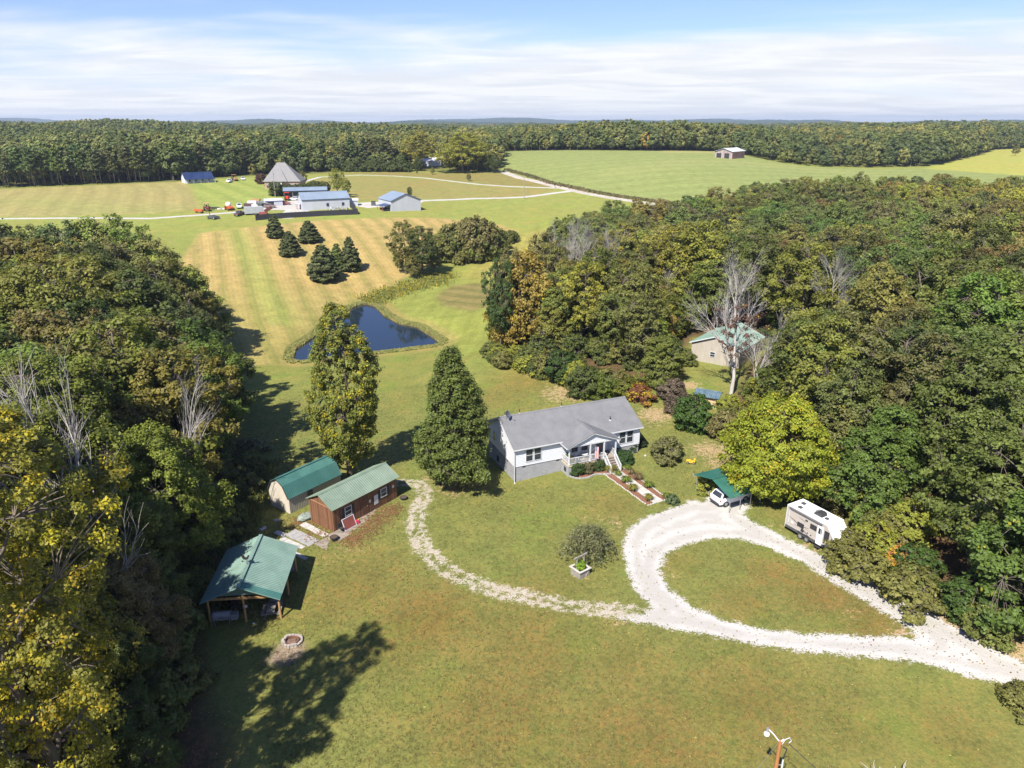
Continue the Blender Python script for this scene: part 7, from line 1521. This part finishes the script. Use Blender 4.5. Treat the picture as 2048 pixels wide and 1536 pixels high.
for i, (q, zone) in enumerate(cand):
    edge = eR[i] if zone == 'R' else eL[i]; pr = rs.randint(0, 5); h0 = (16, 17, 15, 16.5, 14)[pr]; hgt = (rs.uniform(13, 20) if q[1] < 150 else rs.uniform(11.5, 16.5)) if zone == 'R' else rs.uniform(17.5, 25)
    d_ = math.hypot(*q)
    if zone == 'L' and q[0] < -35 and q[1] < 80 and rs.uniform() < .6: col = (.19, .19, .036); au = float(rs.uniform(.15, .5))
    if zone == 'L' and q[0] > -35 and q[1] < 62: hgt = min(hgt, rs.uniform(8, 12))
    if edge < 4.5: hgt *= rs.uniform(.5, .8)
    elif edge < 9: hgt *= rs.uniform(.8, 1.0)
    col, au = pick(zone, i, edge); z = hz(*q)
    dr_ = math.sin(q[0] * .045 + 1.2) + math.sin(q[1] * .05 + q[0] * .02)
    if zone == 'R' and dr_ > 1.15: col = (col[0] * 1.25, col[1] * 1.12, col[2]); au = max(au, .2)
    elif zone == 'R' and dr_ < -1.1: col = (col[0] * .78, col[1] * .92, col[2] * .9)
    ppx = 1024 + F_PX * q[0] / (q[1] * CC + (H - z) * CS)
    if zone == 'R' and 1370 < ppx < 1580 and 72 < q[1] < 117: hgt = min(hgt, 6.0)
    dq = DEADS - q; un = q / np.hypot(*q); al_ = dq @ un; la = np.abs(dq[:, 0] * un[1] - dq[:, 1] * un[0])
    if zone == 'R' and ((la < 4.5) & (al_ > -4) & (al_ < 26)).any(): hgt = min(hgt, rs.uniform(6, 9))
    if zone == 'R' and q[1] < 72 and q[0] > 40: col = tuple(c * f for c, f in zip((.125, .155, .036), (rs.uniform(.8, 1.2),) * 3)); au = .02; hgt = max(hgt, 11)
    if zone == 'R' and q[1] < 63 and ppx < 1735: hgt = min(hgt, 7.0); col, au = ((.18, .18, .04), .15)
    elif zone == 'R' and q[1] < 72 and edge < 5: hgt = rs.uniform(9, 12); col = (OL, (.10, .15, .03), YG, OR)[rs.randint(0, 4)]; au = .12
    if zone == 'R' and q[0] > 46 and edge < 5: hgt = rs.uniform(10, 14); col = (.13, .165, .036)
    s_ = hgt / h0; w_ = s_ * rs.uniform(.9, 1.12) * (1.12 if hgt < 11 else 1.0)
    if nI < NLIM and not (zone == 'L' and ppx < -260):
        nm = min((('DG', DG), ('MG', MG), ('OL', OL), ('BR', BR)), key=lambda t: sum(abs(a - b) for a, b in zip(t[1], col)))[1]; hue = LAB[nm] if au < .15 else 'partly turned ' + LAB[nm]
        if zone == 'L': wh = 'in the left wood ' + ('beside the pavilion and sheds' if q[1] < 78 else ('behind the sheds' if q[1] < 115 else 'bordering the hay field'))
        else: wh = 'in the right wood ' + ('along the gravel loop' if q[1] < 75 else ('around the tan garage' if ppx < 1650 and q[1] < 135 else ('right of the tan garage' if q[1] < 135 else ('toward the pasture' if q[1] < 230 else 'at the far side'))))
        sz_ = 'tall' if hgt > 16 else ('medium' if hgt > 11 else 'low')
        proto = NEAR[rs.randint(0, 3)] if d_ < 62 else MID[pr]
        if hgt < 12.5 or (edge < 5 and zone == 'R'): proto = LOWT[rs.randint(0, 2)]; s_ = hgt / 10; w_ = (s_ + 1.0) / 2
        elif d_ < 62: hp2 = (17, 19, 15)[NEAR.index(proto)]; s_ = hgt / hp2; w_ = s_ * 1.0
        t_ = add_tree('broadleaf_tree', f'{sz_} {hue} tree {wh}', 'tree', proto, (q[0], q[1], z - .1), w_, rz=rs.uniform(0, 6.28), col=col, aut=au, group='woodland trees ' + wh, sz=s_, tilt=(rs.normal(0, .03), rs.normal(0, .03))); nI += 1; NAMEME.append((t_, f'{sz_} {hue} tree'))
    else: rest.append((q[0], q[1], z - .1, w_, s_, pr, col, au))
print('individual woodland trees', nI, 'rest', len(rest))
# understorey bushes at the wood edges
def edge_line(pts, n, inn, lab, grp, cols, seed):
    rs_ = random.Random(seed); pts = GP(pts); seg = np.diff(pts, axis=0); ln = np.hypot(*seg.T); cum = np.r_[0, ln.cumsum()]
    for k in range(n):
        u = cum[-1] * (k + rs_.random()) / n; i = min(np.searchsorted(cum, u) - 1, len(seg) - 1); i = max(i, 0); f = (u - cum[i]) / ln[i]; q = pts[i] + seg[i] * f + np.array([-seg[i][1], seg[i][0]]) / ln[i] * rs_.uniform(0, inn)
        t_ = add_tree('understorey_bush', lab, 'shrub', SHRUB[k % 3], (q[0], q[1], hz(*q) - .1), rs_.uniform(.9, 1.7), col=cols[k % len(cols)], aut=.08, group=grp); NAMEME.append((t_, {DG: 'dark', MG: 'green', OL: 'olive', YG: 'yellow-green', BR: 'brown'}.get(cols[k % len(cols)], 'green') + ' bush'))
edge_line([(455, 860), (430, 780), (425, 740), (400, 700)], 7, 3, 'shaded bush at the edge of the left wood below the hay field', 'bushes at the left wood edge', (DG, MG), 1)
edge_line([(400, 1480), (380, 1350), (375, 1230), (380, 1150), (450, 1010), (465, 900)], 22, 3.5, 'bush in the shaded edge of the left wood', 'bushes at the left wood edge', (DG, MG, OL), 2)
edge_line([(1000, 705), (1060, 728), (1120, 742), (1180, 758), (1240, 772)], 12, -4, 'green bush at the lawn edge of the right wood', 'bushes at the right wood edge', (MG, YG, DG, OL), 3)
edge_line([(1130, 712), (1200, 728), (1290, 745), (1372, 752)], 16, 9, 'green bush deeper in the right wood', 'undergrowth of the right wood', (MG, DG, OL, MG), 6)
edge_line([(1590, 1000), (1640, 1010), (1720, 1060), (1800, 1110)], 12, 7, 'undergrowth bush behind the trailer', 'undergrowth behind the travel trailer', (MG, OL, YG, BR), 7)
edge_line([(1990, 1275), (1900, 1205), (1830, 1150), (1760, 1118)], 6, 4, 'bush under the trees beside the gravel loop', 'bushes along the gravel loop', (MG, (.06, .10, .02), OL), 4)
edge_line([(1600, 960), (1560, 900), (1500, 850), (1470, 820)], 10, 5, 'bush under the trees behind the maple', 'bushes behind the maple', (OL, YG, BR, MG), 5)
# row of pines along the far wood edge
rs = np.random.RandomState(12)
PN = {}
for k in range(62):
    a_ = -20 + k * 13.1 + rs.uniform(-3, 3)
    if 1000 < a_: break
    b_ = np.interp(a_, [-1500 + 0, -400, 0, 200, 350, 450, 530, 620, 700, 800, 1000], [400, 389, 377, 369, 362, 352, 347, 344, 341, 340, 339]); x, y = G(a_, b_); y += rs.uniform(0, 7); h_ = rs.uniform(15, 20); pr = k % 3; s_ = h_ / (18, 17, 19)[pr]
    if 800 < a_ < 1000: continue
    lb = 'tall pine in the far row left of the navy-roofed house' if a_ < 365 else ('tall pine behind the navy-roofed house and trucks' if a_ < 520 else ('tall pine behind the brick house' if a_ < 630 else 'tall pine above the upper lane'))
    add_tree('pine_tree', lb, 'tree', PINES[pr], (x, y, hz(x, y)), s_ * 1.05, rz=rs.uniform(0, 6), col=tuple(c * rs.uniform(.85, 1.15) for c in (.13, .16, .052)), group=lb.replace('tall pine', 'pines'), sz=s_)['label'] = lb + f', {ORDN[PN.setdefault(lb, [0])[0]]} from left'; PN[lb][0] += 1

# labels: each tree is found from the landmark it stands nearest to, the side, and its order from there
MARKS = [('the pavilion', -24, 56), ('the barn shed', -24, 74), ('the poplar by the sheds', *G(693, 955)), ('the fire ring', FX, FY), ('the bottom left corner', -34, 26), ('the pond', *G(620, 700)), ('the hay field', *G(440, 560)), ('the travel trailer', 30.5, 64), ('the carport', 25, 74), ('the yellow-green maple', *G(1545, 1000)), ('the blue-roofed shed', *G(1391, 812)), ('the tan garage', *G(1450, 690)), ('the big dead tree', *G(1461, 790)), ('the leaning pale-trunked tree', *G(1001, 712)),
         ('the dead trees by the pasture', *G(1170, 600)), ('the right frame edge', *G(2040, 1000)), ('the right end of the gravel drive', *G(2040, 1330)), ('the end of the country road', *G(1345, 414)), ('the green pasture', *G(1600, 405)), ('the middle of the right wood', *G(1700, 640)), ('the yellow field', *G(1980, 400)), ('the upper left frame edge', *G(20, 700)), ('the left frame edge', *G(20, 1000)), ('the long house', *HL(9, 12)[:2])]
ORD = ['closest to it', 'second closest to it', 'third closest to it', 'fourth closest to it', 'fifth closest to it', 'sixth closest to it', 'seventh closest to it', 'eighth closest to it', 'ninth closest to it', 'tenth closest to it', 'eleventh closest', 'twelfth closest', 'thirteenth closest', 'fourteenth closest', 'fifteenth closest', 'sixteenth closest']
bag = {}
for t_, ds in NAMEME:
    x, y = t_.location.x, t_.location.y; m_ = min(MARKS, key=lambda m: math.hypot(m[1] - x, m[2] - y)); dx, dy = x - m_[1], y - m_[2]
    side = ('right of' if dx > 0 else 'left of') if abs(dx) > abs(dy) else ('behind' if dy > 0 else 'in front of')
    bag.setdefault((ds, side, m_[0]), []).append((math.hypot(dx, dy), t_))
for (ds, side, mk), l_ in bag.items():
    l_.sort(key=lambda t: t[0])
    for k, (_, t_) in enumerate(l_): lb = f'{ds} {side} {mk}' + ('' if len(l_) == 1 else ', ' + ORD[min(k, 15)]); lb = lb if len(lb.split()) <= 16 else lb.replace(' to it', ''); lb = lb if len(lb.split()) <= 16 else lb.replace('partly turned', 'turning'); t_['label'] = lb if len(lb.split()) <= 16 else ' '.join(lb.replace(' the ', ' ').split())

# ---- the woods beyond: one mass, scattered by geometry nodes
FARP = [grow(101, 15, 4.9, .22, 64, 40, .66, 1.15, nlimb=5, owb=.9, lump=.35, m_=LEAFI), grow(102, 16, 4.4, .25, 64, 40, .66, 1.1, shape='column', nlimb=5, owb=.9, lump=.4, m_=LEAFI), grow(103, 14, 5.2, .2, 64, 40, .66, 1.2, shape='dome', nlimb=5, owb=.9, lump=.3, m_=LEAFI)]
def as_source(name, meshes):
    """joins trunk and crown into one unlinked source object"""
    tm, cm = meshes; me = bpy.data.meshes.new(name); n1, n2 = len(tm.vertices), len(cm.vertices); v1 = np.zeros(n1 * 3); v2 = np.zeros(n2 * 3); tm.vertices.foreach_get('co', v1); cm.vertices.foreach_get('co', v2)
    f1 = [tuple(p.vertices) for p in tm.polygons]; f2 = [tuple(i + n1 for i in p.vertices) for p in cm.polygons]; me.from_pydata(np.r_[v1, v2].reshape(-1, 3).tolist(), [], f1 + f2); me.update(); me.materials.append(BARK); me.materials.append(LEAFI); me.polygons.foreach_set('material_index', [0] * len(f1) + [1] * len(f2))
    for an in ('tint', 'clump'):
        v = np.zeros(len(f2)); cm.attributes[an].data.foreach_get('value', v); a = me.attributes.new(an, 'FLOAT', 'FACE'); a.data.foreach_set('value', np.r_[np.zeros(len(f1)), v].astype(np.float32))
    return bpy.data.objects.new(name, me)
def mass(name, label, pts, srcs, cat='woodland'):
    """pts rows: x y z width height source colour turned"""
    cl = bpy.data.collections.new(name + '_sources')
    for s_ in srcs: cl.objects.link(s_)
    me = bpy.data.meshes.new(name); me.from_pydata([p[:3] for p in pts], [], []); me.update(); n = len(pts); rs_ = np.random.RandomState(n)
    def A(nm, ty, key, arr): a = me.attributes.new(nm, ty, 'POINT'); a.data.foreach_set(key, np.asarray(arr, dtype=np.float32).ravel() if ty != 'INT' else np.asarray(arr, dtype=np.int32))
    A('isc', 'FLOAT_VECTOR', 'vector', [(p[3], p[3], p[4]) for p in pts]); A('isrc', 'INT', 'value', [p[5] for p in pts]); A('icol', 'FLOAT_COLOR', 'color', [(*p[6], 1) for p in pts]); A('iaut', 'FLOAT', 'value', [p[7] for p in pts]); A('irnd', 'FLOAT', 'value', rs_.uniform(0, 1, n)); A('irot', 'FLOAT_VECTOR', 'vector', np.c_[rs_.normal(0, .04, n), rs_.normal(0, .04, n), rs_.uniform(0, 6.28, n)])
    o = bpy.data.objects.new(name, me); COL.objects.link(o); ng = bpy.data.node_groups.new(name, 'GeometryNodeTree'); ng.interface.new_socket('Geometry', in_out='INPUT', socket_type='NodeSocketGeometry'); ng.interface.new_socket('Geometry', in_out='OUTPUT', socket_type='NodeSocketGeometry')
    N = ng.nodes; gi, go = N.new('NodeGroupInput'), N.new('NodeGroupOutput'); ip = N.new('GeometryNodeInstanceOnPoints'); ci = N.new('GeometryNodeCollectionInfo'); ci.inputs['Collection'].default_value = cl; ci.inputs['Separate Children'].default_value = True; ci.inputs['Reset Children'].default_value = True
    def na(nm, dt):
        x = N.new('GeometryNodeInputNamedAttribute'); x.data_type = dt; x.inputs['Name'].default_value = nm; return x.outputs['Attribute']
    e2r = N.new('FunctionNodeEulerToRotation'); Lk = ng.links.new; Lk(gi.outputs[0], ip.inputs['Points']); Lk(ci.outputs[0], ip.inputs['Instance']); ip.inputs['Pick Instance'].default_value = True
    Lk(na('isrc', 'INT'), ip.inputs['Instance Index']); Lk(na('irot', 'FLOAT_VECTOR'), e2r.inputs[0]); Lk(e2r.outputs[0], ip.inputs['Rotation']); Lk(na('isc', 'FLOAT_VECTOR'), ip.inputs['Scale']); Lk(ip.outputs[0], go.inputs[0])
    md = o.modifiers.new('scatter', 'NODES'); md.node_group = ng; o['kind'] = 'stuff'; o['label'] = label; o['category'] = cat; return o
MIDS = [as_source('wood_tree_%d' % i, m_) for i, m_ in enumerate(MID)]
if rest: mass('woodland', 'farther trees of the two near woods, merging into one canopy', rest, MIDS)
FS = [as_source('far_tree_%d' % i, m_) for i, m_ in enumerate(FARP)]
pts = []; WF = G(846, 333); rs = np.random.RandomState(21); yy = 200.
FC_ = [(.10, .125, .034), (.09, .115, .034), (.14, .16, .04), (.17, .17, .045), (.13, .15, .04), (.10, .13, .038), (.115, .14, .036), (.165, .17, .05)]
while yy < 2750:
    sp = 7.2 if yy < 700 else 7.2 + (yy - 700) * .006; hw = yy * .92 + 60; n = int(2 * hw / sp); x = np.linspace(-hw, hw, n) + rs.uniform(-.4, .4, n) * sp; y = yy + rs.uniform(-.4, .4, n) * sp; fr = front(x / y); zz = height(x, y)
    pat = np.sin(x * .013 + y * .004) + np.sin(x * .005 - y * .011 + 2) + rs.normal(0, .8, n)
    for i in range(n):
        e = y[i] - fr[i]
        if e < 3: continue
        if abs(1024 + F_PX * x[i] / (y[i] * CC + 28 * CS) - 864) < 27 and y[i] < WF[1] + 3: continue
        if math.hypot(x[i] - WF[0] - 5, y[i] - WF[1] - 4) < 9: continue
        if x[i] / y[i] < -.02 and e < 10: continue
        hv = math.sin(x[i] * .021 + 1.3 * math.sin(y[i] * .006)) + math.sin(y[i] * .017 + x[i] * .009 + 2)
        if y[i] > 620 and math.sin(x[i] * .0061 + 3.1) + math.sin(y[i] * .0083 + x[i] * .002) > 1.62: continue
        s_ = rs.uniform(.72, 1.28) * (1 + .13 * hv) * (1 if e > 15 else rs.uniform(.6, 1)); s_ *= .9 if y[i] < 700 else 1.
        w_ = s_ * max(1, sp / 8.2); c = FC_[rs.randint(0, 8)]; k = rs.uniform(.85, 1.15) ; au = .02
        if pat[i] > 1.7: c = (.22, .21, .05); au = .1
        elif pat[i] < -2.0: c = (.075, .10, .032)
        if rs.uniform() < .012: c = (.28, .18, .04); au = .3
        pts.append((x[i], y[i], zz[i] - .3, w_, s_ * (1.08 if y[i] > 500 else 1.), rs.randint(0, 3), tuple(q * k for q in c), au))
    yy += sp * .9
print('far trees', len(pts))
mass('distant_woods', 'the unbroken woods beyond the farm fields', pts, FS)

# ------------------------------------------------------------------ haze
hm = bpy.data.materials.new('haze_air'); hm.use_nodes = True; t_ = hm.node_tree; t_.nodes.clear(); o_ = t_.nodes.new('ShaderNodeOutputMaterial'); pv = t_.nodes.new('ShaderNodeVolumePrincipled')
pv.inputs['Color'].default_value = (.72, .84, 1, 1); pv.inputs['Density'].default_value = .00010; pv.inputs['Anisotropy'].default_value = .2; t_.links.new(pv.outputs[0], o_.inputs['Volume'])
HAZE = True
if HAZE:
    MB().box(-14000, 14000, -500, 12500, -12, 110).obj('haze', hm, kind='stuff')
